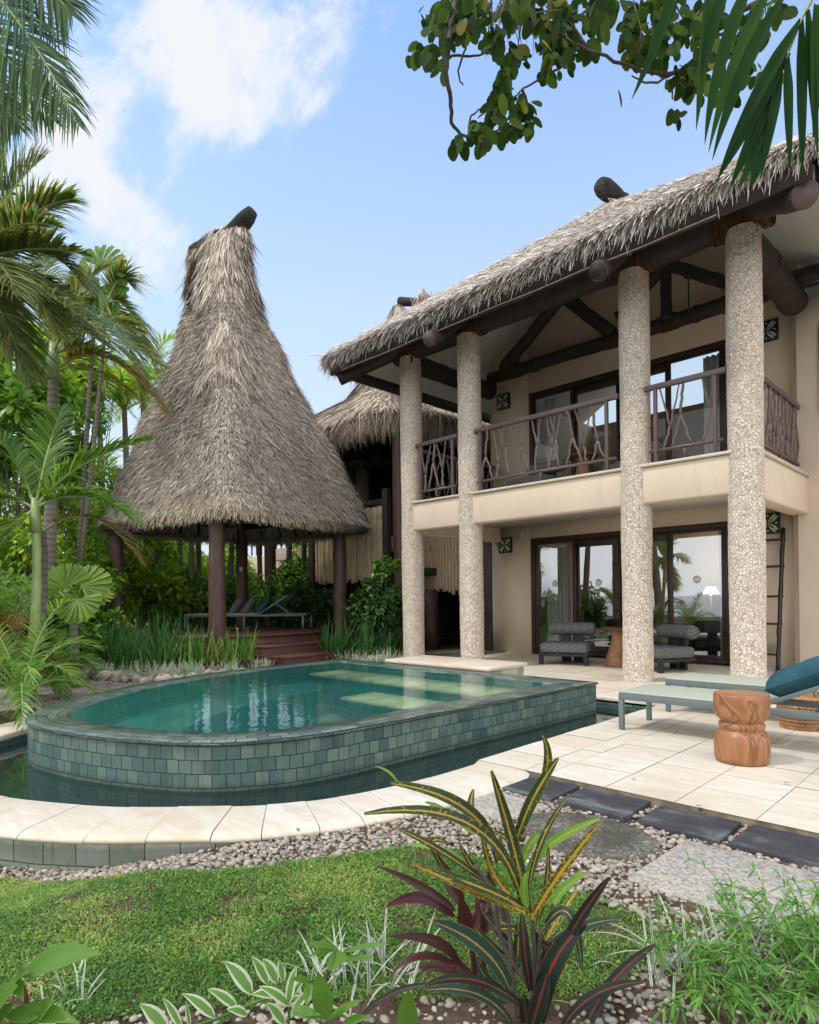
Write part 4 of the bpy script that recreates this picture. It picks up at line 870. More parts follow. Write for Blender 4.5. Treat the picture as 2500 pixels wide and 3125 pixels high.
mb = MB(); t = np.linspace(-1.0, 1.22, 14); r = .185+rng.normal(0, .012, 14); r[-1] *= .8; r[-3:-1] *= 1.12; mb.tube(gl(t, 0*t, 10.16+.24*np.clip(t/1.2, 0, 1)**3)-vR*.20, r, 14); mb.build('ridge_log', MAT['charlog'], gaz, smooth=True)
# rafters and ring beam
mb = MB()
for s in (-1, 1):
    for a, b in (((-2.1, 1.87*s), (2.1, 1.87*s)), ((1.87*s, -2.1), (1.87*s, 2.1))):
        mb.tube(np.stack([gl(a[0]+(b[0]-a[0])*u, a[1]+(b[1]-a[1])*u, 3.38) for u in np.linspace(0, 1, 4)]), .09, 10)
mb.build('ring_beam', MAT['post'], gaz, smooth=True)
for k in range(24):
    p = k*math.pi/12+.13; mb = MB(); z = np.linspace(3.05, 6.0, 5); mb.tube(gsurf(np.full(5, p), z, -.31), .035, 7); mb.build('rafter', MAT['darkvoid'], gaz)
mb = MB(); n = 9000; p = rng.uniform(0, 2*np.pi, n); z = rng.uniform(3.1, 3.9, n); A = gsurf(p, z, -.27); strips(mb, A, np.tile([0, 0, -1.0], (n, 1))+rng.normal(0, .12, (n, 3)), nrm(A-gsurf(p, z, .2)), rng.uniform(.12, .24, n), .02, k=1); mb.build('inner_fringe', MAT['thatch_gazebo'], groof)
# round deck and steps
mb = MB(); a = np.linspace(0, 2*np.pi, 49)[:-1]; rr = 2.36
mb.prism(gl(rr*np.cos(a), rr*np.sin(a), 0)[:, :2], DZ-.035, DZ); mb.prism(gl((rr-.05)*np.cos(a), (rr-.05)*np.sin(a), 0)[:, :2], -.05, DZ-.036); mb.build('deck', MAT['deck'], gaz)
for x0, x1, z in ((2.0, 3.08, .385), (2.0, 3.66, .205)):
    mb = MB(); q = lambda a, b: gl(np.array(a), np.array(b), 0)[:, :2]
    y0, y1 = (-1.62, .12) if z > .3 else (-1.66, .2)
    mb.prism(q((x0, x1, x1, x0), (y0, y0, y1, y1)), z-.03, z); mb.prism(q((x0, x1-.03, x1-.03, x0), (y0+.02, y0+.02, y1-.02, y1-.02)), -.05, z-.031); mb.build('step', MAT['deck'], gaz, bevel=.005)
mb = MB(); c_ = gl(-1.87+.17, 1.87-.12, 1.95); mb.box(gD(508, 1199, (gl(-1.87, 1.87, 1)-EYEP)@vF-.19), (.09, .09, .13), rad(45)); 
tag(mb.build('wall_switch', MAT['white'], bevel=.01), 'small white switch box fixed to the back post of the gazebo', 'switch')

# ------------------------------------------------------------------ neighbouring hut and bamboo screen
hut = thing('thatched_hut', 'raised hut with a shaggy golden thatched roof behind the left end of the villa', 'hut', (-14.3, 14.2, 0))
HC = np.array([-14.3, 14.2]); HS = 3.55
def hsurf(p, z, off=0):
    s = np.interp(z, [5.75, 6.0, 6.5, 7.6, 9.2, 10.6], [3.5, 3.6, 2.9, 1.3, .4, .15])+off; n = 7
    c, s_ = np.cos(p), np.sin(p); rr = (np.abs(c)**n+np.abs(s_)**n)**(-1/n); return np.stack([HC[0]+c*rr*s, HC[1]+s_*rr*s, z+0*c], -1)
mb = MB(); PH, ZZ = np.meshgrid(np.linspace(0, 2*np.pi, 121), np.linspace(5.75, 10.6, 30), indexing='ij'); mb.grid(hsurf(PH, ZZ)); PH, ZZ = np.meshgrid(np.linspace(0, 2*np.pi, 121), np.array([5.75, 5.8, 7.5, 9]), indexing='ij'); mb.grid(hsurf(PH, ZZ, -.35)[::-1])
PH, ZZ = np.meshgrid(np.linspace(0, 2*np.pi, 121), np.array([0, 1.0]), indexing='ij'); mb.grid(hsurf(PH, 5.75+0*ZZ, -.35*ZZ)[::-1])
hroof = mb.build('roof', MAT['thatch_base'], hut)
mb = MB(); n = 16000; p = rng.uniform(0, 2*np.pi, n); z = 5.85+4.7*rng.random(n)**1.6; A = hsurf(p, z); T = nrm(hsurf(p, z-.05)-A); N = nrm(hsurf(p, z, .5)-A); N = nrm(N+np.array([0, 0, .8])); thatch(mb, A, T, N, rng.uniform(.35, .7, n), rng.uniform(.02, .045, n), lift=.1, jit=.13)
n = 9000; p = rng.uniform(0, 2*np.pi, n); z = rng.uniform(5.75, 6.1, n); A = hsurf(p, z, -.05); N = nrm(hsurf(p, z, .5)-A); strips(mb, A-N*rng.uniform(0, .25, n)[:, None], np.array([0, 0, -1.0])+N*rng.uniform(.1, .6, n)[:, None]+rng.normal(0, .12, (n, 3)), N, rng.uniform(.25, .5, n), rng.uniform(.015, .03, n), k=2, droop=.1)
n = 5000; p = rng.uniform(0, 2*np.pi, n); z = rng.uniform(5.7, 6.6, n); A = hsurf(p, z, -.37); N = nrm(hsurf(p, z, .5)-A); strips(mb, A, np.array([0, 0, -1.0])+rng.normal(0, .1, (n, 3)), N, rng.uniform(.25, .5, n), .03, k=1)
mb.build('thatch', MAT['thatch_hut'], hroof)
for sx, sy in ((1, -1), (-1, -1), (1, 1), (-1, 1)):
    mb = MB(); mb.tube([(HC[0]+2.95*sx, HC[1]+2.95*sy, z) for z in np.linspace(-.1, 6.6, 8)], .185, 16); mb.build('post', MAT['post'], hut, smooth=True)
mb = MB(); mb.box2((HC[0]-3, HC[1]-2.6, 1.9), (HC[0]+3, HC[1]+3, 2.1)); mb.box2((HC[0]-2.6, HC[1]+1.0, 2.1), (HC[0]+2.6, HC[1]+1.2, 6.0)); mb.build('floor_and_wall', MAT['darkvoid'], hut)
p0 = gD(866, 636, 20.2); mb = MB(); mb.tube([p0+np.array([.55, .1, -.28]), p0, p0+np.array([-.42, -.1, .12])], [.12, .13, .15], 10); mb.build('ridge_log', MAT['charlog'], hut, smooth=True)
mb = MB(); n = 700; A = np.tile(p0+np.array([.5, .1, -.15]), (n, 1))+rng.normal(0, .13, (n, 3)); strips(mb, A, np.array([.1, .0, -1.0])+rng.normal(0, .28, (n, 3)), rng.normal(0, 1, (n, 3)), .5, .04, k=2); mb.build('ridge_cap', MAT['thatch_hut'], hroof)

scr = thing('bamboo_screen', 'screen of split bamboo poles hung between dark posts behind the gazebo', 'screen', (-13, 11.35, 1.8))
SYc = 11.3
xs_ = np.arange(gY(668, 1150, SYc)[0], gY(806, 1150, SYc)[0], .115)
for i, x in enumerate(xs_):
    z0 = 1.72+rng.uniform(0, .12); z1 = 3.74+rng.uniform(-.03, .03); mb = MB(); zz = np.linspace(z0, z1, 17); r = .052+.004*(np.arange(17) % 4 == 0)
    mb.tube(np.c_[np.full(17, x)+rng.normal(0, .003, 17), np.full(17, SYc+rng.uniform(-.02, .02)), zz], r, 8); mb.build('bamboo_pole', MAT['bamboo'], scr, smooth=True)
mb = MB(); xa, xb = xs_[0]-.16, xs_[-1]+.17
mb.box2((xa-.1, SYc-.07, 3.76), (xb+.05, SYc+.07, 3.90)); mb.box2((xa-.16, SYc-.08, 1.2), (xa+.04, SYc+.08, 3.755)); mb.box2((xb-.06, SYc-.08, 1.2), (xb+.12, SYc+.08, 4.15)); mb.box2((xa+.05, SYc+.06, 2.2), (xb-.07, SYc+.12, 2.32)); mb.box2((xa+.05, SYc+.06, 3.1), (xb-.07, SYc+.12, 3.22)); mb.build('frame', MAT['log'], scr, bevel=.008)
scr2 = thing('bamboo_screen', 'weathered bamboo pole screen seen between the first two mosaic columns', 'screen', (-10.6, 12.4, 1.6))
xs2 = np.arange(gY(896, 1180, 12.6)[0], gY(1012, 1180, 12.6)[0], .11)
for i, x in enumerate(xs2):
    z0 = 1.5+rng.uniform(0, .14)-.25*(i/len(xs2)); mb = MB(); zz = np.linspace(z0, 3.3, 13); mb.tube(np.c_[np.full(13, x)+rng.normal(0, .003, 13), np.full(13, 12.6), zz], .048+.004*(np.arange(13) % 3 == 0), 8); mb.build('bamboo_pole', MAT['bamboo'], scr2, smooth=True)
mb = MB(); mb.box2((xs2[0]-.1, 12.66, 2.0), (xs2[-1]+.1, 12.74, 2.1)); mb.box2((xs2[0]-.1, 12.66, 3.0), (xs2[-1]+.1, 12.74, 3.1)); mb.build('rail', MAT['log'], scr2)
mb = MB(); a, b = gY(893, 1300, 12.0)[0], gY(919, 1300, 12.0)[0]; mb.tube([((a+b)/2, 12.0, z) for z in (-.1, .5, 1.0, 1.5)], (b-a)/2, 14)
tag(mb.build('timber_stump', MAT['log'], smooth=True), 'thick dark timber stump standing in the shade between the first two columns', 'post')
mb = MB(); a, b = gY(1019, 1300, 12.5)[0], gY(1036, 1300, 12.5)[0]; mb.box2((a, 12.5, -.1), (b, 12.7, 3.2)); tag(mb.build('dark_post', MAT['log'], bevel=.01), 'narrow dark post against the left end of the villa wall', 'post')
st = thing('timber_stair', 'dark timber stair behind the columns climbing under the bamboo screen', 'stairs', (-10.8, 14, 0))
mb = MB(); mb.box((-11.0, 14.0, .8), (2.6, .06, .3), R=[[.8, 0, -.6], [0, 1, 0], [.6, 0, .8]]); mb.box((-11.0, 14.8, .8), (2.6, .06, .3), R=[[.8, 0, -.6], [0, 1, 0], [.6, 0, .8]]); mb.build('stringer', MAT['log'], st)
for k in range(8):
    mb = MB(); mb.box((-12.0+.26*k, 14.4, .1+.195*k), (.28, .8, .04)); mb.build('tread', MAT['log'], st)
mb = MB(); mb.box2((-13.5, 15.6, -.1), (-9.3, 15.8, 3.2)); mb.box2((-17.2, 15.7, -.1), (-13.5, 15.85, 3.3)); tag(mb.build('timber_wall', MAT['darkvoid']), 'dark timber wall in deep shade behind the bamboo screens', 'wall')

# distant villa of the same kind
dv = thing('distant_villa', 'neighbouring villa with thatched eave and one mosaic column far behind the screen', 'house', (-21, 21, 0))
q = gD(764, 1000, 22.5); cz = q[2]
mb = MB(); mb.tube([(q[0], q[1], z) for z in np.linspace(-.1, 6.35, 6)], .225, 24); mb.build('column', MAT['mosaic'], dv, smooth=True)
mb = MB(); mb.box2((q[0]-5.5, q[1]+2.6, -.1), (q[0]+9, q[1]+2.8, 6.4)); mb.build('wall', MAT['plaster'], dv)
mb = MB(); mb.box2((q[0]-5.5, q[1]-.25, 2.9), (q[0]+3, q[1]-.05, 3.4)); mb.build('balcony_beam', MAT['plaster'], dv, bevel=.02)
mb = MB(); mb.box2((q[0]-5.4, q[1]-.1, 5.9), (q[0]+3, q[1]+.1, 6.25)); mb.build('plate_log', MAT['log'], dv)
mb = MB(); ex0, ex1, ey = q[0]-7, q[0]+1.3, q[1]-1.2
for a in range(1):
    xr, yr, zr = (ex0+ex1)/2, ey+4.2, 9.2
    mb.add([(ex0, ey, 6.1), (ex1, ey, 6.1), (xr, yr, zr), (ex1, ey+9, 6.1), (ex0, ey+9, 6.1)], t=[[0, 1, 2], [1, 3, 2], [4, 0, 2], [3, 4, 2]]); mb.add([(ex0, ey, 5.9), (ex1, ey, 5.9), (ex1, ey+9, 5.9), (ex0, ey+9, 5.9)], [[3, 2, 1, 0]])
r2 = mb.build('roof', MAT['thatch_base'], dv)
mb = MB(); n = 9000; a = rng.random(n); b = 1-np.sqrt(rng.random(n)); fr = rng.random(n) < .6
E0, E1, AP = np.array((ex0, ey, 6.1)), np.array((ex1, ey, 6.1)), np.array((xr, yr, zr)); E2 = np.array((ex1, ey+9, 6.1))
P1 = (E0+(E1-E0)*a[:, None])*(1-b)[:, None]+AP*b[:, None]; P2 = (E1+(E2-E1)*a[:, None])*(1-b)[:, None]+AP*b[:, None]; P = np.where(fr[:, None], P1, P2)
T = np.where(fr[:, None], nrm(np.array([0, ey-yr, 6.1-zr])), nrm(np.array([ex1-xr, 0, 6.1-zr]))); thatch(mb, P, T, nrm(np.where(fr[:, None], np.array([0, -.6, .8]), np.array([.6, 0, .8]))), rng.uniform(.4, .7, n), .05, lift=.05)
mb.build('thatch', MAT['thatch_hut'], r2)
# far garden house glimpsed through the gazebo
fh = thing('garden_house', 'pale house with a white railed terrace glimpsed through the gazebo', 'house', (-24, 17, 0))
c_ = gD(600, 1170, 27)
mb = MB(); mb.box((c_[0], c_[1], 1.5), (7, .3, 3.4), rad(20)); mb.build('wall', MAT['plaster'], fh)
mb = MB()
for i in range(26): 
    u = -3.3+i*.26; mb.box((c_[0]+u*math.cos(rad(20)), c_[1]+u*math.sin(rad(20)), 3.7), (.05, .05, .9), rad(20))
mb.box((c_[0], c_[1], 4.15), (7, .08, .08), rad(20)); mb.build('terrace_railing', MAT['rail'], fh)
# ------------------------------------------------------------------ furniture
def rbox(mb, c, s, R=None): mb.box(c, s, R=R); return mb
def make_chair(label, loc, rz, group):
    t = thing('lounge_chair', label, 'lounge chair', loc, rz, group)
    def part(name, mb, mat, **k): o = mb.build(name, MAT[mat], None, **k); return local(o, t)
    mb = MB(); mb.box((0, -.02, .32), (.90, .74, .19)); part('seat', mb, 'herring', bevel=.05)
    mb = MB(); th = np.linspace(-.44, .44, 13); r = np.where(np.abs(th) > .42, .105, .125); mb.tube(np.stack([th, np.full(13, .34), np.full(13, .66)], -1), r, 18); o = part('backrest', mb, 'herring', smooth=True)
    mb = MB(); mb.box((0, -.02, .195), (.92, .76, .05)); part('frame', mb, 'charwood', bevel=.006)
    for x in (-.43, .43):
        mb = MB(); mb.box((x, -.33, .12), (.075, .075, .24)); part('leg', mb, 'charwood', bevel=.005)
    for x in (-.12, .12):
        mb = MB(); mb.box((x, .36, .32), (.18, .05, .64)); part('leg', mb, 'charwood', bevel=.005)
    return t
c1 = make_chair('grey patterned armless lounge chair on the terrace left of the woven side table', (-6.42, 10.9, 0), rad(16), 'patterned lounge chairs')
dup(c1, (-4.62, 10.95, 0), rad(-30), 'grey patterned lounge chair half hidden behind the third column on the terrace')
dup(c1, (-7.0, 10.75, 3.24), rad(-8), 'grey patterned lounge chair low on the balcony left of the balcony side table')
dup(c1, (-5.2, 10.95, 3.24), rad(-38), 'grey patterned lounge chair on the balcony beside the third column')
def spool(label, loc, k=1.0):
    t = thing('side_table', label, 'side table', loc, 0, 'flared wooden side tables')
    z = np.linspace(0, .66, 26)*k; r = np.interp(z/k, [0, .04, .2, .42, .58, .66], [.235, .24, .19, .115, .105, .15]); mb = MB()
    th = np.linspace(0, 2*np.pi, 33); V = np.stack([r[:, None]*np.cos(th), r[:, None]*np.sin(th), np.repeat(z[:, None], 33, 1)], -1); UV = np.stack([np.tile(th*.2, (26, 1)), np.repeat(z[:, None], 33, 1)], -1); mb.grid(V.transpose(1, 0, 2), UV.transpose(1, 0, 2).reshape(-1, 2)); local(mb.build('pedestal', MAT['wovenwood'], None, smooth=True), t)
    mb = MB(); mb.lathe([(.13, .655*k), (.29, .665*k), (.305, .68*k), (.305, .705*k), (.29, .715*k)], seg=32); local(mb.build('top', MAT['wovenwood'], None), t); return t
spool('flared wooden side table on the terrace between two lounge chairs', (-5.45, 11.0, 0))
spool('flared wooden side table on the balcony behind the railing', (-6.0, 10.8, 3.24))

def make_lounger(label, loc, group):
    t = thing('sun_lounger', label, 'sun lounger', loc, 0, group); H_ = .355
    def part(name, mb, mat, **k): return local(mb.build(name, MAT[mat], None, **k), t)
    W_ = .66; L_ = 2.05; mb = MB(); s = .045
    mb.box2((0, 0, H_-.06), (L_, s, H_)); mb.box2((0, W_-s, H_-.06), (L_, W_, H_)); mb.box2((0, s, H_-.06), (s, W_-s, H_)); mb.box2((L_-s, s, H_-.06), (L_, W_-s, H_)); part('frame', mb, 'lframe', bevel=.004)
    for x in (0, L_-s):
        for y in (0, W_-s): mb = MB(); mb.box2((x, y, 0), (x+s, y+s, H_-.061)); part('leg', mb, 'lframe', bevel=.003)
    mb = MB(); mb.box2((.0, .0, H_+.002), (1.24, W_, H_+.022)); o = part('sling_seat', mb, 'lsling', bevel=.008)
    a = rad(24); R = np.array([[math.cos(a), 0, -math.sin(a)], [0, 1, 0], [math.sin(a), 0, math.cos(a)]]); piv = np.array([1.25, W_/2, H_+.012])
    mb = MB(); mb.box(piv+R@np.array([.38, 0, .0]), (.76, W_-.06, .018), R=R); part('sling_back', mb, 'lsling')
    mb = MB()
    for y in (-W_/2+.02, W_/2-.02): mb = MB(); mb.box(piv+R@np.array([.38, y, 0]), (.78, .035, .035), R=R); part('back_rail', mb, 'lframe', bevel=.003)
    mb = MB(); e = piv+R@np.array([.62, 0, 0]); 
    for y in (.08, W_-.08): mb.tube([(e[0], y, e[2]-.02), (1.62, y, H_-.03)], .012, 8)
    part('prop', mb, 'lframe'); return t, piv, R
l1, piv, RR = make_lounger('nearer grey green sun lounger, with a teal cushion on its raised back', (-2.87, 5.80, 0), 'sun loungers on the terrace')
l2 = dup(l1, (-2.93, 7.05, 0), 0, 'farther grey green sun lounger set behind the nearer one')
def pillow(name, label, c, size, R, mat, cat='cushion', group=None):
    n = 22; u = np.linspace(-1, 1, n); U, V = np.meshgrid(u, u, indexing='ij'); h = (np.clip(1-U**4, 0, 1)*np.clip(1-V**4, 0, 1))**.45
    pin = 1-.10*(U*V)**2; w = 1-.07*(1-np.abs(V))*np.abs(U)**6; mb = MB()
    wr = .03*np.sin(5*U+2*V)*np.cos(4*V)*h
    for s in (1, -1):
        P = np.stack([U*size[0]/2*(1-.08*(1-V**2)*np.abs(U)**3), V*size[1]/2*(1-.08*(1-U**2)*np.abs(V)**3), s*h*size[2]/2+wr*size[2]], -1)@np.asarray(R).T+np.array(c)
        mb.grid(P if s < 0 else P[::-1])
    o = mb.build(name, MAT[mat], smooth=True); tag(o, label, cat, group); return o
LO = np.array([-2.87, 5.80, 0]); 
pillow('cushion', 'large teal velvet cushion lying on the raised back of the nearer sun lounger', LO+piv+RR@np.array([.36, -.02, .11]), (.62, .56, .24), RR@np.array([[math.cos(.12), -math.sin(.12), 0], [math.sin(.12), math.cos(.12), 0], [0, 0, 1]]), 'teal')
# stools
mb = MB(); prof = [(.18,0),(.19,.012),(.196,.04),(.199,.16),(.192,.20),(.172,.235),(.152,.247),(.150,.253),(.162,.266),(.166,.285),(.160,.302),(.146,.312),(.150,.318),(.172,.335),(.192,.362),(.198,.40),(.199,.50),(.197,.522),(.190,.53)]
mb.lathe(prof, (0, 0, 0), 48); o = mb.build('wooden_stool', MAT['stool'], smooth=True, loc=None); o.location = (-1.62, 5.33, .0); o.rotation_euler = (0, 0, 2.0); tag(o, 'carved reddish wood drum stool with a pinched waist in front of the loungers', 'stool')
for p in o.data.polygons:
    if len(p.vertices) > 10: p.use_smooth = False
mb = MB(); pr = [(.19,0),(.2,.02)]
for i in range(8):
    z = .04+i*.033; r = .20+.022*math.sin(math.pi*(i+.5)/8); pr += [(r-.012, z), (r, z+.008), (r, z+.024), (r-.012, z+.031)]
pr += [(.14, .32), (.12, .38), (.14, .43), (.2, .46), (.205, .50), (.195, .505)]
mb.lathe(pr, (0, 0, 0), 40); o = mb.build('wooden_stool', MAT['stool2'], smooth=True); q = gZ(1680, 1533, 0); o.location = (q[0]+.03, q[1]+.05, 0); tag(o, 'ribbed turned wood stool between the two sun loungers', 'stool')
# ladder
lad = thing('bamboo_ladder', 'black bamboo ladder leaning on the wall behind the fourth column', 'ladder', (-3.2, 11.8, 0))
b1, t1 = np.array((-3.0, 11.72, 0)), np.array((-2.99, 12.12, 2.42)); b0, t0 = b1+np.array((-.5, 0, 0)), t1+np.array((-.42, 0, 0))
for a, b in ((b0, t0), (b1, t1)):
    mb = MB(); u = np.linspace(0, 1, 19)[:, None]; mb.tube(a+(b-a)*u+rng.normal(0, .003, (19, 3)), .033+.005*(np.arange(19) % 5 == 0), 10); mb.build('rail', MAT['blackbamboo'], lad, smooth=True)
for u in (.12, .33, .52, .73, .92):
    mb = MB(); mb.tube([b0+(t0-b0)*u+(-.04, 0, 0), (b0+b1)/2+((t0+t1)/2-(b0+b1)/2)*u, b1+(t1-b1)*u+(.04, 0, 0)], [.022, .02, .022], 8); mb.build('rung', MAT['blackbamboo'], lad, smooth=True)
# carved square plaques
def plaque(x, z, label, petal, s=.36):
    t = thing('wall_plaque', label, 'wall plaque', (x, YW-.03, z), 0, 'square flower plaques'); mb = MB(); mb.box((x, YW-.032, z), (s, .055, s)); mb.build('panel', MAT['plaque'], t, bevel=.006)
    mb = MB()
    def pet(a, L0, L1, w, k=8):
        ts = np.linspace(0, 1, k); p = []
        for q in ts: r = L0+(L1-L0)*q; ww = w*math.sin(math.pi*q)**.8; p.append((r, ww))
        pts = [(r, w_) for r, w_ in p]+[(r, -w_) for r, w_ in p[::-1][1:-1]]
        c_, s_ = math.cos(a), math.sin(a); mb.add([(x+(r*c_-w_*s_)*s, YW-.064, z+(r*s_+w_*c_)*s) for r, w_ in pts], ng=[list(range(len(pts)))[::1]])
    for k in range(4):
        a = rad(45+90*k); pet(a+.14, .03, .56, .075); pet(a-.14, .03, .56, .075)
    for k in range(4):
        a = rad(90*k); pet(a, .30, .42, .035)
    mb.build('flower_inlay', MAT[petal], t)
plaque(-8.79, 5.89, 'black square plaque with pale flower on the upper wall left of the balcony doors', 'petal'); plaque(-3.22, 5.84, 'black square plaque with pale flower high on the wall right of the fourth column', 'petal')
plaque(-8.78, 2.52, 'black square plaque with cream flower on the lower wall left of the doors', 'petalg'); plaque(-3.23, 2.52, 'black square plaque with cream flower above the bamboo ladder', 'petalg')
mb = MB(); q = gY(1620, 1365, YW); mb.box((q[0], YW-.015, q[2]), (.20, .03, .12)); mb.box((q[0]-.045, YW-.034, q[2]), (.05, .01, .05)); mb.box((q[0]+.045, YW-.034, q[2]), (.05, .01, .05)); tag(mb.build('socket_box', simple('beige_plastic', (.28,.23,.15), .5), bevel=.004), 'beige double socket box low on the wall beside the ladder', 'socket')
for (z, w_) in ((6.15-.05, 'upper'), (2.74, 'lower')):
    mb = MB(); mb.tube([(-8.32, YW-.04, z), (-8.32, YW-.05, z-.14)], [.018, .012], 8); mb.box((-8.32, YW-.015, z+.02), (.04, .03, .08)); tag(mb.build('wall_spotlight', MAT['white'], smooth=False), 'tiny white fitting high on the %s wall left of the doors' % w_, 'light fitting')
# rooms: curtains, lamp, sofa, cabinet
def curtain(x0, x1, y, z0, z1, label):
    mb = MB(); u = np.linspace(0, 1, 90); x = x0+(x1-x0)*u; yy = y+.035*np.sin(u*(x1-x0)*62)+.01*np.sin(u*31); V = np.stack([np.stack([x, yy, np.full(90, z)], -1) for z in (z0, z1)], 1); mb.grid(V); return tag(mb.build('curtain', MAT['curtain'], smooth=True), label, 'curtain', 'sheer white curtains')
curtain(-7.98, -7.45, YW+.45, .06, 2.55, 'sheer white curtain behind the leftmost lower door pane')
curtain(-7.98, -7.66, YW+.45, 3.3, 5.85, 'sheer white curtain behind the leftmost balcony door pane'); curtain(-4.45, -3.95, YW+.45, 3.3, 5.85, 'sheer white curtain at the right end of the balcony doors'); curtain(-4.2, -3.95, YW+.45, .06, 2.55, 'sheer white curtain at the right end of the lower doors')
sf = thing('sofa', 'long grey sofa inside the lower room behind the right door pane', 'sofa', (-4.3, 15, .03)); mb = MB(); mb.box2((-5.1, 14.5, .15), (-3.2, 15.4, .45)); mb.build('seat', MAT['greyfab'], sf, bevel=.05); mb = MB(); mb.box2((-5.1, 14.35, .35), (-3.2, 14.6, .85)); mb.build('backrest', MAT['greyfab'], sf, bevel=.06)
lp = thing('table_lamp', 'lit table lamp with a pale cone shade inside the lower room', 'lamp', (-4.6, 15.8, .7)); q = gY(1497, 1243, 15.9)
mb = MB(); mb.lathe([(.19, q[2]-.09), (.10, q[2]+.09), (.095, q[2]+.09), (.185, q[2]-.09)], (q[0], q[1], 0), 24); mb.build('shade', MAT['lampshade'], lp, smooth=True); mb = MB(); mb.lathe([(.08, .75), (.09, .8), (.02, .85), (.02, q[2]+.02)], (q[0], q[1], 0), 12); mb.build('stem', MAT['petal'], lp)
pl_ = bpy.data.lights.new('lamp_light', 'POINT'); pl_.energy = 25; pl_.color = (1, .75, .5); pl_.shadow_soft_size = .1; po = bpy.data.objects.new('lamp_light', pl_); C.objects.link(po); po.location = (q[0], q[1], q[2]+.02)
mb = MB(); mb.box2((q[0]-.6, q[1]-.25, .03), (q[0]+.6, q[1]+.3, .75)); tag(mb.build('cabinet', MAT['charwood'], bevel=.01), 'dark low cabinet carrying the lit lamp inside the lower room', 'cabinet')
mb = MB(); mb.box2((-7.95, 14.3, .03), (-6.9, 14.9, .95)); tag(mb.build('cabinet', MAT['charwood'], bevel=.01), 'dark bar cabinet with glasses behind the left door pane', 'cabinet')
for i in range(7):
    mb = MB(); mb.lathe([(.035, .955), (.04, 1.1)], (-7.6+.1*i, 14.5+.05*(i % 2), 0), 10); tag(mb.build('drinking_glass', MAT['glass'], smooth=True), 'clear tumbler standing in a row on the bar cabinet', 'glass', 'tumblers on the bar cabinet')
dr_ = thing('inner_door', 'white inner door in a black frame at the back of the lower room', 'door', (-6.3, 16.7, 0)); mb = MB(); a, b = gY(1275, 1300, 16.7)[0], gY(1312, 1300, 16.7)[0]; mb.box2((a, 16.72, .04), (a+.13, 16.79, 2.25)); mb.box2((a+.13, 16.72, 2.12), (a+1.2, 16.79, 2.25)); mb.build('door_frame', MAT['black'], dr_); mb = MB(); mb.box2((a+.13, 16.74, .04), (a+1.1, 16.78, 2.12)); mb.build('panel', simple('white_paint', (.6, .58, .54), .4), dr_)
sc_ = thing('wall_sconce', 'lit cylindrical sconce glowing on the upstairs room wall', 'wall light', (-7.0, 16.7, 5)); q = gY(1180, 862, 16.6)
mb = MB(); mb.tube([(q[0], 16.62, q[2]-.16), (q[0], 16.62, q[2]+.16)], .06, 14); mb.build('body', MAT['black'], sc_)
pl_ = bpy.data.lights.new('sconce_light', 'POINT'); pl_.energy = 45; pl_.color = (1, .55, .25); pl_.shadow_soft_size = .08; po = bpy.data.objects.new('sconce_light', pl_); C.objects.link(po); po.location = (q[0], 16.4, q[2]+.25)
for s in (-1, 1): mb = MB(); mb.tube([(q[0], 16.62, q[2]+s*.165), (q[0], 16.62, q[2]+s*.175)], .045, 12); mb.build('bulb', MAT['sconce'], sc_)
fan = thing('ceiling_fan', 'dark ceiling fan hanging on a thin rod above the balcony', 'fan', (-4.3, 11.0, 7)); q = gY(1450, 612, 11.2)
mb = MB(); mb.tube([(q[0], 11.2, q[2]-.45), (q[0], 11.2, q[2]+.35)], .012, 8); mb.build('rod', MAT['black'], fan); mb = MB(); mb.lathe([(.02, q[2]+.36), (.07, q[2]+.3), (.07, q[2]+.24), (.02, q[2]+.2)], (q[0], 11.2, 0), 16); mb.build('mount', MAT['black'], fan)
# daybed on the gazebo deck
g = gl; bx = thing('daybed', 'wide grey green daybed with one raised back on the gazebo deck', 'daybed', tuple(gl(0, 0, DZ)), 0)
DBD = 15.7
pa_, pb_ = gD(388, 1300, DBD), gD(640, 1298, DBD); ax = nrm(np.array([*(pb_-pa_)[:2], 0])); ay = np.array([-ax[1], ax[0], 0]); Ld = np.linalg.norm((pb_-pa_)[:2]); RD = np.stack([ax, ay, [0, 0, 1]], 1)
o0 = np.array([pa_[0], pa_[1], DZ]); hh = .36
def dl_(x, y, z): return o0+ax*x+ay*y+np.array([0, 0, z])
mb = MB()
for y in (0, 1.3): mb.box(dl_(Ld/2, y, hh), (Ld, .05, .06), R=RD)
for x in (.025, Ld-.025): mb.box(dl_(x, .65, hh), (.05, 1.25, .06), R=RD)
mb.build('frame', MAT['lframe'], bx)
for x in (.025, Ld*.5, Ld-.025):
    for y in (0, 1.3): mb = MB(); mb.box(dl_(x, y, hh/2-.015), (.05, .05, hh-.03), R=RD); mb.build('leg', MAT['lframe'], bx)
mb = MB(); mb.box(dl_(Ld*.31, .65, hh+.04), (Ld*.62, 1.28, .02), R=RD); mb.build('sling_seat', MAT['lsling'], bx)
a = rad(33)
for y in (.32, .98):
    Rb = RD@np.array([[math.cos(a), 0, -math.sin(a)], [0, 1, 0], [math.sin(a), 0, math.cos(a)]]); mb = MB(); mb.box(dl_(Ld*.62, y, hh+.03)+Rb@np.array([.40, 0, 0]), (.84, .62, .03), R=Rb); mb.build('sling_back', simple('grey_green_sling', (.16,.21,.19), .8), bx)
mb = MB(); e = dl_(Ld*.62, .02, hh+.03)+Rb@np.array([.5, 0, 0]); mb.tube([e+(0, 0, 0), dl_(Ld*.9, .02, hh)], .016, 8); mb.build('prop', MAT['lframe'], bx)
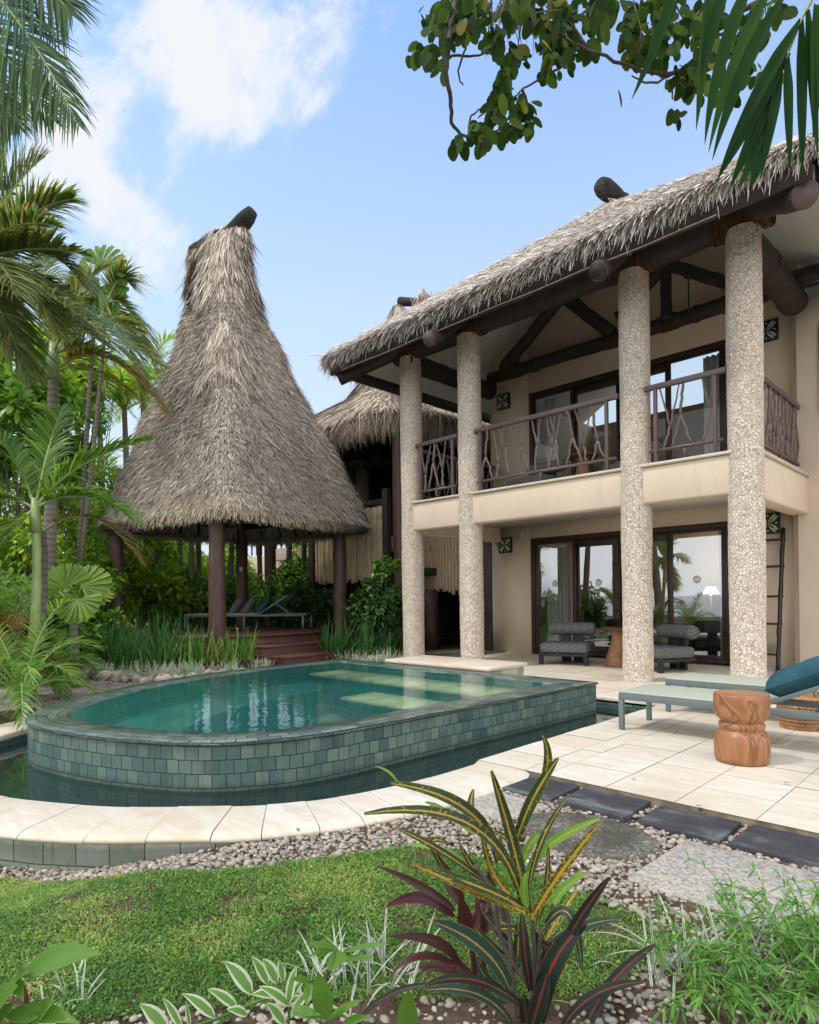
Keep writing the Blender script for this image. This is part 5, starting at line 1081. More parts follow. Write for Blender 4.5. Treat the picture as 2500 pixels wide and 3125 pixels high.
for i, (u, m_, lb) in enumerate(((.42, 'greyfab', 'grey green cushion lying leftmost on the daybed'), (.52, 'greyfab', 'grey green cushion between two others on the daybed'), (.64, 'teal', 'dark teal cushion against the raised back of the daybed'))):
    Rp = RD@np.array([[math.cos(.9), 0, -math.sin(.9)], [0, 1, 0], [math.sin(.9), 0, math.cos(.9)]]); pillow('cushion', lb, dl_(Ld*u, .3+.06*i, hh+.25), (.5, .5, .17), Rp, m_, 'cushion', 'cushions on the daybed')
# stepping slabs
cols_ = [(-2.715, -2.255), (-2.205, -1.745), (-1.675, -1.215), (-1.155, -.70)]
wh = ['first from the pool with a pale worn spot', 'second from the pool, the greyest and most worn', 'third from the pool with a pebble on it', 'fourth from the pool, cut by the right edge of the photo']
for (a, b), l_ in zip(cols_, wh):
    mb = MB(); j = lambda: random.uniform(-.012, .012); mb.prism([(a+j(), 3.58+j()), (b+j(), 3.58+j()), (b+j(), 3.97+j()*.5), (a+j(), 3.97+j()*.5)], -.14, -.022+random.uniform(-.006, .004)); o = mb.build('stepping_slab', MAT['blackslab'], bevel=.003); tag(o, 'square black slate slab by the terrace edge, '+l_, 'stepping slab', 'black slate slabs along the terrace')
mb = MB(); a = np.linspace(0, 2*np.pi, 41)[:-1]; mb.prism(np.stack([-1.80+.40*np.cos(a)*(1+.03*np.sin(3*a)), 3.22+.31*np.sin(a)], -1), -.16, -.028); tag(mb.build('round_slab', MAT['roundslab'], bevel=.02), 'mossy round concrete stepping stone before the black slabs', 'stepping stone')
mb = MB(); mb.prism([(-1.38, 2.84), (-.86, 2.80), (-.30, 3.02), (-.34, 3.50), (-1.36, 3.51)], -.15, -.030); tag(mb.build('pebbled_slab', MAT['slab'], bevel=.015), 'large rectangular exposed aggregate slab at the lower right', 'stepping slab')
mb = MB(); mb.prism([(-2.68, 3.12), (-2.25, 3.06), (-2.2, 3.5), (-2.66, 3.53)], -.15, -.032); tag(mb.build('pebbled_slab', MAT['slab'], bevel=.015), 'small square exposed aggregate slab beside the round stepping stone', 'stepping slab')
# ------------------------------------------------------------------ vegetation and loose ground
import bmesh
W = gD
def ico(sub):
    bm = bmesh.new(); bmesh.ops.create_icosphere(bm, subdivisions=sub, radius=1); bm.verts.ensure_lookup_table()
    v = np.array([x.co[:] for x in bm.verts]); f = np.array([[y.index for y in x.verts] for x in bm.faces]); bm.free(); return v, f
IC1, IC2 = ico(1), ico(2)
def pebbles(mb, P, s, base, flat=.6):
    v, f = base; n = len(P); m = len(v); a = rng.uniform(0, 6.28, n); sc3 = s[:, None]*np.stack([rng.uniform(.8, 1.25, n), rng.uniform(.6, .95, n), rng.uniform(.45, .75, n)*flat/.6], -1)
    V = v[None]*sc3[:, None]; V = V*(1+.12*np.sin(v[None]*rng.uniform(1, 3, (n, 1, 3))+rng.uniform(0, 6, (n, 1, 3))).sum(-1, keepdims=True)*.5)
    tl = rng.normal(0, .25, n); y, z = V[..., 1].copy(), V[..., 2].copy(); V[..., 1] = y*np.cos(tl)[:, None]-z*np.sin(tl)[:, None]; V[..., 2] = y*np.sin(tl)[:, None]+z*np.cos(tl)[:, None]
    x, y = V[..., 0].copy(), V[..., 1].copy(); ca_, sa_ = np.cos(a)[:, None], np.sin(a)[:, None]; V[..., 0] = x*ca_-y*sa_; V[..., 1] = x*sa_+y*ca_
    V = V+P[:, None]; mb.add(V.reshape(-1, 3), t=(f[None]+(np.arange(n)*m)[:, None, None]).reshape(-1, 3))
def GP_(px, py):
    z = -.16
    for _ in range(8): q = gZ(px, py, z); z = float(gh(q[0], q[1]))
    return q
LAWN = np.array([GP_(x, y)[:2] for x, y in ((-220,1862),(0,1850),(200,1856),(450,1838),(700,1812),(860,1784),(960,1795),(1100,1835),(1200,1885),(1330,1930),(1395,1975),(1385,2020),(1300,2085),(1150,2112),(900,2118),(700,2118),(560,2122),(380,2125),(250,2140),(100,2160),(-220,2175))])
SL = [[(a-.02, 3.56), (b+.02, 3.56), (b+.02, 3.99), (a-.02, 3.99)] for a, b in cols_]+[[(-1.38, 2.84), (-.86, 2.80), (-.30, 3.02), (-.34, 3.50), (-1.36, 3.51)], [(-2.68, 3.12), (-2.25, 3.06), (-2.2, 3.5), (-2.66, 3.53)]]
co = offset(MO, .46)
def gravel_pts(n, x0, x1, y0, y1):
    x, y = rng.uniform(x0, x1, n), rng.uniform(y0, y1, n); ok = ~inside(co, x, y) & (y < 3.98)
    for p in SL: ok &= ~inside(p, x, y)
    ok &= ((x+1.80)/.40)**2+((y-3.22)/.31)**2 > 1
    il = inside(LAWN+rng.normal(0, .01, LAWN.shape), x, y); ok &= ~il
    return x[ok], y[ok]
mb = MB()
x, y = gravel_pts(60000, -5.2, .6, .2, 4.0)
# bare soil shows through towards the lawn's near side
soilw = sstep((2.55-y)/.7)*sstep((x+2.8)/.8); keep = rng.random(len(x)) > .8*soilw*(.6+.5*np.sin(x*7)*np.cos(y*9)); x, y = x[keep], y[keep]
s = rng.lognormal(-4.5, .33, len(x)); s = np.clip(s, .005, .026); z = gh(x, y)+rng.uniform(-.004, .016, len(x))
dist = np.hypot(x, y); nearm = dist < 3.2
pebbles(mb, np.c_[x, y, z][nearm], s[nearm], IC2); pebbles(mb, np.c_[x, y, z][~nearm], s[~nearm], IC2)
tag(mb.build('gravel', MAT['pebble'], smooth=True), 'loose river pebbles between the coping, the slabs and the lawn', 'gravel', None, 'stuff')
mb = MB(); GP = np.array([gZ(a, b, -.04)[:2] for a, b in ((60,1470),(130,1425),(310,1437),(440,1432),(420,1450),(170,1500),(90,1500))]); 
n = 16000; lo, hi = GP.min(0), GP.max(0); x, y = rng.uniform(lo[0], hi[0], n), rng.uniform(lo[1], hi[1], n); k = inside(GP, x, y) & ~inside(co, x, y); x, y = x[k], y[k]
pebbles(mb, np.c_[x, y, gh(x, y)+.01], rng.uniform(.018, .045, len(x)), IC1); tag(mb.build('gravel', MAT['pebble'], smooth=True), 'pale gravel path between the far side of the pool and the planted bed', 'gravel', None, 'stuff')
mb = MB(); pth = np.array([(-14.5, 2.0), (-9.2, 2.0), (-9.0, 8.0), (-9.4, 7.9), (-9.7, 4.8), (-10.4, 4.1), (-14.5, 3.6)]); mb.prism(pth[::1], -.2, -.02); struct(mb.build('gravel_path', MAT['gravelfloor']))
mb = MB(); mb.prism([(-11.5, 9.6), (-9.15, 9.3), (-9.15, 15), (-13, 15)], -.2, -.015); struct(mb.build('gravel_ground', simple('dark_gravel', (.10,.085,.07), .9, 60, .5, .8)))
# lawn
mb = MB(); n = 240000; lo, hi = LAWN.min(0), LAWN.max(0); x, y = rng.uniform(lo[0], hi[0], n), rng.uniform(lo[1], hi[1], n); k = inside(LAWN+rng.normal(0, .02, LAWN.shape), x, y)
pat = np.sin(x*5+1)*np.cos(y*6.3)+np.sin(x*13+y*9)*.6+np.sin(x*29-y*23)*.4+rng.normal(0, .5, n); k &= pat > -1.0; k &= np.hypot(x, y) < 6; x, y = x[k], y[k]; n = len(x)
a = rng.uniform(0, 6.28, n); el = rng.uniform(.05, 1.0, n); D = np.stack([np.cos(a)*np.cos(el), np.sin(a)*np.cos(el), np.sin(el)], -1)
P = np.c_[x, y, gh(x, y)+rng.uniform(-.005, .022, n)]
lg = rng.random(n) < .42
strips(mb, P[~lg], D[~lg], np.tile([0, 0, 1.0], ((~lg).sum(), 1))+rng.normal(0, .4, ((~lg).sum(), 3)), rng.uniform(.008, .018, (~lg).sum()), rng.uniform(.005, .010, (~lg).sum()), k=2, droop=.3, prof=lambda t: [.3, 1, .25][int(round(t*2))])
strips(mb, P[lg], D[lg]+np.array([0, 0, .5]), np.tile([0, 0, 1.0], (lg.sum(), 1)), rng.uniform(.02, .055, lg.sum()), rng.uniform(.002, .0045, lg.sum()), k=3, droop=.5)
tag(mb.build('lawn', MAT['grass']), 'low green lawn of mixed grass and small weeds in the foreground', 'grass', None, 'stuff')
mb = MB(); L2 = np.array([(-7.0, 1.0), (-5.6, -.8), (-14, -1), (-15, 3.0), (-9.3, 2.3), (-8.6, 2.2), (-8.1, 1.6)]); n = 40000; lo, hi = L2.min(0), L2.max(0); x, y = rng.uniform(lo[0], hi[0], n), rng.uniform(lo[1], hi[1], n); k = inside(L2, x, y) & ~inside(co, x, y) & (rng.random(n) > .4+.3*np.sin(x*3)); x, y = x[k], y[k]; n = len(x); a = rng.uniform(0, 6.28, n)
strips(mb, np.c_[x, y, gh(x, y)], np.stack([np.cos(a), np.sin(a), rng.uniform(.3, 1.5, n)], -1), np.tile([0, 0, 1.0], (n, 1)), rng.uniform(.03, .07, n), .012, k=2, droop=.3); tag(mb.build('lawn', MAT['grass']), 'thin grass patch at the far left behind the curved coping', 'grass', None, 'stuff')
# fallen twigs on the lawn
for (px, py) in ((355, 2080), (225, 1955), (650, 1870)):
    p = gZ(px, py, -.17); mb = MB(); d = np.array([random.uniform(-1, 1), random.uniform(-1, 1), 0]); mb.tube([p, p+nrm(d)*.06+(0, 0, .01), p+nrm(d)*.1], [.004, .003, .002], 6); tag(mb.build('twig', MAT['twig']), {355: 'short pale twig on the near edge of the lawn', 225: 'thin twig lying on the left of the lawn', 650: 'thin twig lying near the gravel at the top of the lawn'}[px], 'twig')
# rocks edging the beds
def rocks(path, label, group, s0=.11, s1=.19):
    path = np.array(path); seg = np.linalg.norm(np.diff(path, axis=0), axis=1); L = seg.sum(); ac = np.r_[0, np.cumsum(seg)]; u = 0
    while u < L:
        r = random.uniform(s0, s1); px, py = np.interp(u, ac, path[:, 0]), np.interp(u, ac, path[:, 1]); mb = MB(); pebbles(mb, np.array([[px+random.uniform(-.05, .05), py+random.uniform(-.05, .05), gh(px, py)+r*.45]]), np.array([r]), IC2, .8)
        o = mb.build('rock', MAT['rock'], smooth=True); tag(o, label, 'rock', group); u += r*1.55
rocks([(-12.4, 3.85), (-11.2, 4.0), (-10.2, 4.3), (-9.8, 4.95), (-9.6, 5.8), (-9.45, 6.6)], 'rounded grey or tan boulder edging the bed between the gravel path and gazebo', 'boulders edging the gazebo bed')
rocks([(-12.3, 3.95), (-10.9, 4.2), (-10.1, 4.6), (-9.75, 5.4)], 'rounded grey or tan boulder edging the bed between the gravel path and gazebo', 'boulders edging the gazebo bed', .08, .13)
rocks([(-9.9, 8.9), (-9.35, 9.3), (-9.2, 9.9)], 'rounded tan stone edging the bed left of the first column', 'stones edging the bed by the first column', .09, .14)
rocks([(-9.3, 6.6), (-9.5, 6.9), (-9.75, 7.2)], 'rounded tan stone between the pool and the gazebo steps', 'stones by the gazebo steps', .08, .12)

def clump(name, label, cat, p, n, L, w, mat, group=None, spread=.08, droop=.5, el=(.7, 1.4), k=6):
    mb = MB(); a = rng.uniform(0, 6.28, n); e = rng.uniform(*el, n); D = np.stack([np.cos(a)*np.cos(e), np.sin(a)*np.cos(e), np.sin(e)], -1)
    P = np.array(p)+np.stack([rng.normal(0, spread, n), rng.normal(0, spread, n), np.zeros(n)], -1); N = np.stack([-np.cos(a)*np.sin(e), -np.sin(a)*np.sin(e), np.cos(e)], -1)
    strips(mb, P, D, N, L*rng.uniform(.6, 1.1, n), w*rng.uniform(.7, 1.2, n), k=k, droop=droop*rng.uniform(.2, 1.4, n)*(1.3-e/1.6), prof=lambda t: 1-t**3*.95, fold=.3)
    return tag(mb.build(name, MAT[mat]), label, cat, group)
def gp(px, py, D):                   # ground point below a pixel column at depth D
    q = W(px, py, D); return np.array([q[0], q[1], gh(q[0], q[1])])
# iris / strap leaved clumps in front of the gazebo
ir = [(265,11.9,'d'),(300,11.8,'d'),(240,12.2,'d'),(330,12.1,'d'),(360,12.4,'d'),(210,12.6,'d'),(395,12.0,'d'),(285,12.6,'d'),(345,11.6,'d'),(405,11.7,'y'),(432,11.9,'y'),(480,12.0,'y'),(520,12.2,'y'),(505,12.4,'m')]
nm = {'d': ('dark green strap leaved clump in the dense row left of the front post', 'l_iris', 'strap leaved clumps in the gazebo bed'), 'm': ('green strap leaved clump right of the front gazebo post', 'l_iris', None), 'y': ('bright yellow green strap leaved clump near the front gazebo post', 'l_irisy', 'bright strap leaved clumps by the front post')}
for x_, D_, k_ in ir:
    lb, m_, g_ = nm[k_]; lb = {405: 'bright yellow green strap leaved clump farthest left of the front gazebo post', 432: 'bright yellow green strap leaved clump just left of the front gazebo post', 480: 'bright yellow green strap leaved clump just right of the front gazebo post', 520: 'bright yellow green strap leaved clump close to the gazebo steps'}.get(x_, lb); clump('iris_plant', lb, 'plant', gp(x_, 1380, D_), 44 if k_ == 'd' else 26, .1*random.uniform(11, 13.5) if k_ == 'd' else 1.05, .04, m_, g_, .10, .45, (.95, 1.5))
clump('iris_plant', 'upright strap leaved clump right of the gazebo steps', 'plant', gp(703, 1350, 13.2), 44, 1.15, .036, 'l_iris', None, .08, .3, (.95, 1.5))
for i, (x_, D_) in enumerate(((765,13.5),(790,13.9),(745,14),(815,13.7))): clump('iris_plant', 'arching strap leaved clump '+['second from the right gazebo post', 'farthest back, before the dark hut post', 'nearest the right gazebo post', 'nearest the first mosaic column'][i], 'plant', gp(x_, 1350, D_), 46, 1.15, .034, 'l_iris', 'strap leaved clumps left of the first column', .12, .55, (.8, 1.45))
for i, x_ in enumerate((262, 284, 311, 500)):
    p = W(x_, 1296+9*i, 11.6); mb = MB(); 
    strips(mb, np.tile(p, (5, 1)), rng.normal(0, 1, (5, 3)), rng.normal(0, 1, (5, 3)), .03, .02, k=2); mb.tube([p-(0, 0, .2), p], .002, 5); tag(mb.build('yellow_flower', MAT['petalyellow']), 'small yellow iris bloom above the strap leaves', 'flower', 'yellow iris blooms')
# striped ground plants
sp_ = [(175,12.2),(200,11.9),(232,11.8),(262,11.7),(160,12.5),(290,11.5),(320,11.4),(350,11.3),(372,11.2),(398,11.2),(420,11.1),(445,11.2),(468,11.2),(490,11.3),(335,11.0),(410,11.5),(215,12.3),(560,12.0),(540,11.8)]
for i, (x_, D_) in enumerate(sp_): clump('spider_plant', 'pale striped tufted plant in the row behind the boulders', 'plant', gp(x_, 1400, D_), 60, .42, .017, 'l_spider', 'striped tufts along the gazebo bed', .06, .6, (.35, 1.4))
for i, (x_, D_) in enumerate(((715,12.9),(740,12.9),(765,13.0),(790,13.1),(815,13.2),(838,13.3),(755,13.3),(800,13.5))): clump('spider_plant', 'pale striped tufted plant in the bed left of the first column', 'plant', gp(x_, 1375, D_), 60, .42, .017, 'l_spider', 'striped tufts left of the first column', .06, .6, (.35, 1.4))
def shrub(name, label, cat, c, rx, rz, n, ls, mat, group=None, ncl=26, trunk=True, lw=.5, drop=.2, ry=None):
    c = np.array(c, float); ry = ry or rx; mb = MB(); u = nrm(rng.normal(0, 1, (ncl, 3))); rr = rng.uniform(.35, 1.0, ncl)**.6; cl = c+u*rr[:, None]*np.array([rx, ry, rz]); cs = rng.uniform(.18, .38, ncl)*min(rx, rz*1.2)
    k = rng.integers(0, ncl, n); d = nrm(rng.normal(0, 1, (n, 3))+np.array([0, 0, .25])); P = cl[k]+d*cs[k][:, None]*rng.uniform(.55, 1.1, n)[:, None]
    P[:, 2] = np.maximum(P[:, 2], gh(P[:, 0], P[:, 1])+.02)
    dr = nrm(d+rng.normal(0, .6, (n, 3))-np.array([0, 0, drop])); strips(mb, P, dr, np.array([0, 0, 1.0])+d*.5+rng.normal(0, .35, (n, 3)), ls*rng.uniform(.6, 1.2, n), ls*lw*rng.uniform(.7, 1.1, n), k=3, droop=.25, prof=lambda t: max(.06, math.sin(math.pi*min(1, t*.92+.05))**.8))
    t = thing(name, label, cat, (c[0], c[1], float(gh(c[0], c[1]))), 0, group); mb.build('foliage', MAT[mat], t)
    if trunk:
        mb = MB(); b = np.array([c[0], c[1], float(gh(c[0], c[1]))])
        for i in range(min(ncl, 9)): mb.tube(bez(b+rng.normal(0, .04, 3)*np.array([1, 1, 0]), (b+cl[i])/2+rng.normal(0, .1, 3), cl[i], 5), np.linspace(.022, .006, 6)*max(1, rx), 6)
        mb.build('stem', MAT['twig'], t)
    return t
shrub('bush', 'tall glossy green bush against the dark hut post', 'bush', W(795, 1278, 14.2), .62, .62, 2300, .16, 'l_dark', None, 34, ry=.6)
shrub('bush', 'narrow green sapling rising above the glossy bush', 'bush', W(812, 1205, 14.4), .24, .40, 420, .15, 'l_mid', None, 10, ry=.3)
shrub('bush', 'mid green bush behind the right end of the daybed', 'bush', W(665, 1268, 18.5), 1.0, .6, 2400, .15, 'l_dark', None, 30)
shrub('bush', 'leafy bush below the bamboo screen', 'bush', W(600, 1250, 20), 1.3, .9, 2600, .17, 'l_mid', None, 30)
bushes = [(400,1265,20,1.5,.9,'l_mid'),(470,1275,20.5,1.3,.8,'l_mid'),(340,1262,19,1.2,1.0,'l_lime'),(560,1290,19.5,1.0,.5,'l_mid'),(320,1270,18.5,1.0,.8,'l_lime'),(185,1255,15,1.0,1.1,'l_lime'),(120,1190,15.5,1.4,1.4,'l_lime'),(225,1140,17.5,1.2,1.2,'l_lime'),(300,1150,20,1.4,1.3,'l_lime'),(40,1220,13,1.2,1.3,'l_lime'),(30,1060,16,1.3,1.4,'l_lime'),(160,1040,20,1.4,1.2,'l_lime'),(215,1240,17.5,.8,.9,'l_lime'),(110,1330,12,.8,.8,'l_mid'),(195,1345,13.2,.7,.6,'l_mid'),(20,1320,10.5,.8,.9,'l_mid'),(700,1230,21,1.2,1.0,'l_mid')]
bl = ['low dark','round green','shaded','flat dark','dense shaded','tall shaded','broad light green','loose light green','airy light green','dark corner','high light green','far light green','small dark','knee high dark','small shaded','leftmost dark','dark hedge like']
wh_ = ['behind the daybed','behind the back gazebo post','behind the left gazebo post','under the bamboo screen left of the steps','beside the left gazebo post','behind the fan palm','behind the left crownshaft palm','left of the gazebo roof edge','under the left eave of the gazebo','at the left border behind the low palms','behind the upper left palms','beneath the sunlit yellow palms','between the fan palm and left gazebo post','at the foot of the left palms','at the foot of the fan palm','beside the low palm clump','under the bamboo screen']
shrub('broadleaf_tree', 'sunlit broad leaved tree at the far left behind the arching palms', 'tree', W(20, 790, 15), 1.5, 1.2, 2200, .30, 'l_lime', None, 40)
shrub('broadleaf_tree', 'broad leaved tree with yellowing leaves between the tall palm trunk and the left border', 'tree', W(60, 900, 14), 1.5, 1.0, 2400, .26, 'l_mid', None, 30)
shrub('broadleaf_tree', 'loose broad leaved tree filling behind the tall palm trunk', 'tree', W(165, 790, 19), 1.2, .8, 1300, .30, 'l_lime', None, 20)
for i, (x_, y_, D_, rx, rz, m_) in enumerate(bushes): shrub('bush', bl[i]+' bush '+wh_[i], 'bush', W(x_, y_, D_), rx, rz, 2600, .17 if D_ < 16 else .2, m_, None, 30)
# distant wood
mb = MB(); n = 60000; d = rng.uniform(24, 34, n); px = rng.uniform(-250, 900, n); top = 1080+60*np.sin(px/70)+40*np.sin(px/23+2)+(px > 330)*60
zz = np.zeros(n); PP = np.zeros((n, 3))
for i in range(n): PP[i] = W(px[i], top[i]+(1300-top[i])*rng.random()**.8, d[i])
strips(mb, PP, rng.normal(0, 1, (n, 3))-np.array([0, 0, .3]), rng.normal(0, 1, (n, 3)), rng.uniform(.2, .45, n), .14, k=2, droop=.2, prof=lambda t: [.3, 1, .2][int(round(t*2))])
tag(mb.build('woodland', MAT['l_lime']), 'mixed tropical greenery closing the garden in the distance', 'woodland', None, 'stuff')

# palms
def palm(label, crown, base, r, fr, ll, mat, lw=.035, group=None, shaft=False, n=40, name='palm_tree', droop=.35, bark='bark'):
    crown = np.array(crown, float); base = np.array(base, float); t = thing(name, label, 'palm tree', tuple(base), 0, group)
    mb = MB(); pts = bez(base, (base+crown)/2+np.array([.1, .1, 0]), crown, 14); mb.tube(pts, np.linspace(r*1.25, r*.8, 15)+.004*rng.normal(0, 1, 15), 12); mb.build('trunk', MAT[bark], t, smooth=True)
    if shaft:
        d = nrm(crown-pts[-3]); L_ = shaft; mb = MB(); mb.tube([crown-d*.1, crown+d*L_*.3, crown+d*L_], [r*1.15, r*1.1, r*.5], 12); mb.build('crownshaft', MAT['shaft'], t, smooth=True); crown = crown+d*L_*.6
    mb = MB(); rc = MB()
    for f in fr:
        B_, C_ = f
        frond(mb, crown, B_, C_, ll, lw, n=n, rach=rc, droop=droop)
    mb.build('crown', MAT[mat], t); rc.build('frond_stalk', MAT['shaft'], t, smooth=True); return t
def autofr(c, n, L, rise=.6, fall=.7, seed=0):
    r = np.random.default_rng(seed); out = []
    for i in range(n):
        a = 2*math.pi*i/n+r.uniform(-.3, .3); e = r.uniform(.1, 1.0); l_ = L*r.uniform(.8, 1.1); h = np.array([math.cos(a), math.sin(a), 0])
        out.append((c+h*l_*.45*(1-.4*e)+np.array([0, 0, l_*(rise*(.4+e))]), c+h*l_*(1-.35*e)+np.array([0, 0, l_*(rise*e*1.2-fall*(1-e)*.8)])))
    return out
def fr_px(D, *l): return [(W(*b, D+db), W(*c_, D+dc)) for b, c_, db, dc in l]
g0 = lambda px, D: gp(px, 1300, D)
# crownshaft palm with an arching right frond
cA = W(112, 785, 10.5)
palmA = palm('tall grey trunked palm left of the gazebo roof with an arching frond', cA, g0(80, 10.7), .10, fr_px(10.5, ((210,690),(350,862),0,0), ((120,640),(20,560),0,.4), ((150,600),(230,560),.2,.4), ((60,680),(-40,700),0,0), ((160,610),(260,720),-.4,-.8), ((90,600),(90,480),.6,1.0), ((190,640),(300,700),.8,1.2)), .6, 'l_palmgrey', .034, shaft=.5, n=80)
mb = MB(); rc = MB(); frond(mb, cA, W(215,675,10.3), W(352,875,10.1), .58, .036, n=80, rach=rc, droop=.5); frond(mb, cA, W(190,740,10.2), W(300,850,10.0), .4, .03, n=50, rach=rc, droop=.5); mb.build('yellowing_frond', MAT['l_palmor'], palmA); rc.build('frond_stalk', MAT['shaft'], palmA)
# yellowing frond of the same kind hanging over the eave
cE = W(75, 1105, 8.2)
palm('middle left palm with pale green crownshaft and bright upright fronds', cE, g0(50, 8.3), .062, fr_px(8.2, ((150,960),(320,925),0,.3), ((170,1010),(275,1090),0,-.2), ((40,950),(-30,900),0,0), ((-10,1020),(-80,1090),0,-.3), ((100,940),(130,860),.4,.8), ((10,1120),(-60,1230),-.3,-.5)), .58, 'l_palm', .036, shaft=.35, bark='shaft', n=84)
palm('yellowing orange fronds drooping before the left eave of the gazebo', W(90, 1120, 8.5), g0(62, 8.9), .06, fr_px(8.4, ((200,1030),(298,1185),0,0), ((-20,1060),(-60,1200),0,0)), .38, 'l_palmor', .034, n=56)
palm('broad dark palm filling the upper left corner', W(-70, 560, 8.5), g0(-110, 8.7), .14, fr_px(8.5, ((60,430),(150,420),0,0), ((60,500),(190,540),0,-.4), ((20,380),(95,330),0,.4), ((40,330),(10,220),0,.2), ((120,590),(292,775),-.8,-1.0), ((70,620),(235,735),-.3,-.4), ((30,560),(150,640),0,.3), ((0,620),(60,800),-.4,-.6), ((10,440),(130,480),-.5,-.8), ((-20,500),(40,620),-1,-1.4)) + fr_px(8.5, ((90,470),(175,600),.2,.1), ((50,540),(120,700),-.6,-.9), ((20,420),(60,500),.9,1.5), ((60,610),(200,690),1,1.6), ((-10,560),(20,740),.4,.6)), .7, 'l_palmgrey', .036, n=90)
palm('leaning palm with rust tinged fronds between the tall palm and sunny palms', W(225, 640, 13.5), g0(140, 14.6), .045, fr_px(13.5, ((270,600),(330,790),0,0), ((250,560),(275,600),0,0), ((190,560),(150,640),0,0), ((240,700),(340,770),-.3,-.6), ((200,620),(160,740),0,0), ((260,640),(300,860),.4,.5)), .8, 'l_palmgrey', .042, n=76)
for i, (x_, y_, D_) in enumerate(((208,850,20),(262,865,21),(160,830,22),(300,830,22.5))):
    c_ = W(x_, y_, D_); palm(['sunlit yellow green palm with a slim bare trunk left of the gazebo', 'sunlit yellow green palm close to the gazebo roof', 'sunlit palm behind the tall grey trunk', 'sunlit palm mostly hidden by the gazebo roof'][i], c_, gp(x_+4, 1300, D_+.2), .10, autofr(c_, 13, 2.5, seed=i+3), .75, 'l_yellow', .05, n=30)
# fan leaved palms
def fan(mb, c, nrmv, up, R_, n=26, spread=2.4, w=.05):
    nrmv = nrm(np.array(nrmv, float)); up = np.array(up, float); up = nrm(up-nrmv*np.dot(up, nrmv)); s = np.cross(nrmv, up); a = np.linspace(-spread, spread, n)
    D = up*np.cos(a)[:, None]+s*np.sin(a)[:, None]; strips(mb, np.tile(np.array(c), (n, 1)), D+nrmv*.05*np.cos(np.arange(n)*np.pi)[:, None], np.tile(nrmv, (n, 1))+D*.2, R_*(1-.12*np.abs(a)/spread), 2*R_*math.tan(spread/n)*1.08, k=5, droop=.12, prof=lambda t: .04+1.12*t if t < .95 else .85, fold=.12)
def fanpalm(label, crown, base, leaves, mat, r=.06, rad_=None):
    t = thing('fan_palm', label, 'palm tree', tuple(base)); mb = MB(); mb.tube(bez(base, (np.array(base)+crown)/2, crown, 6), np.linspace(r*1.3, r, 7), 10); mb.build('trunk', MAT['bark'], t, smooth=True); mb = MB(); st_ = MB()
    for c_, nv, up, R_ in leaves: fan(mb, c_, nv, up, R_*1.12, spread=1.45, n=20); st_.tube([crown, (crown+c_)/2+(0, 0, .05), c_], .01, 5)
    mb.build('crown', MAT[mat], t); st_.build('leaf_stalk', MAT['shaft'], t); return t
cG = W(155, 1290, 9.8); mfan = leafmat('fan_leaf', [(0, (.12,.22,.03)), (.6, (.20,.33,.04)), (1, (.34,.42,.06))], .4, .4); MAT['l_fan'] = mfan
fanpalm('small fan palm with round pleated yellow green leaves before the left gazebo post', cG, g0(158, 9.8), [(W(138,1238,9.6), -vF+vU*.3, vU*1.0-vR*.5, .42), (W(172,1236,9.6), -vF+vU*.5, vU*.6+vR*.9, .42), (W(165,1262,9.4), -vF+vU*.6, -vU*.8+vR*.5, .34), (W(120,1240,10), -vF*.6+vU, -vR, .34), (W(185,1255,10.2), -vF*.5+vU, vR-vU*.2, .36)], 'l_fan')
cT = W(205, 585, 13.5); fanpalm('fan palm whose bright top leaf stands against the sky', cT, g0(150, 15), [(W(212,562,13.4), -vF+vU*.2, vU+vR*.5, .55), (W(205,590,13.4), -vF, -vU*.2-vR*.4, .6), (W(222,600,13.6), -vF-vR*.2, -vU+vR*.3, .55)], 'l_palm', .045)
# low palm clumps, lower left
for i, (x_, y_, D_, lb) in enumerate(((45,1470,7.4,'low feathery palm clump at the lower left edge beside the gravel'),(-30,1420,8.2,'low palm clump cut by the left edge of the photo'),(110,1440,8.6,'small dark feathery palm beside the gravel path'),(30,1330,9.6,'low palm clump behind the lower left palms'))):
    c_ = W(x_, y_, D_); c_[2] = max(c_[2], .12); palm(lb, c_, gp(x_, 1400, D_), .04, autofr(c_, 15, 1.25 if i != 2 else .8, .75, .5, seed=20+i), .34, 'l_palm' if i != 1 else 'l_palmor', .026, n=26, name='palm_clump')
# slim palms behind the gazebo
for i, (x0_, x1_, D_) in enumerate(((326,322,19.5),(352,328,20),(395,400,19),(412,415,21),(470,490,21),(380,372,22),(592,612,20.5),(628,640,21.5),(545,540,22),(250,235,18))):
    b_ = gp(x0_, 1300, D_); c_ = W(x1_, 1010, D_); c_[2] = random.uniform(4.0, 4.9); palm('slim ringed palm trunk %s' % ['beside the left gazebo post', 'leaning behind the left of the deck', 'dark, left of the front gazebo post', 'just left of the front gazebo post', 'between the front and back gazebo posts', 'thin, deep behind the daybed', 'leaning left of the bamboo screen', 'close to the left screen post', 'right of the back gazebo post', 'between the fan palm and gazebo'][i], c_, b_, .09, autofr(c_, 10, 2.0, .5, .9, seed=40+i), .6, 'l_palm' if i % 2 else 'l_mid', .04, n=26)
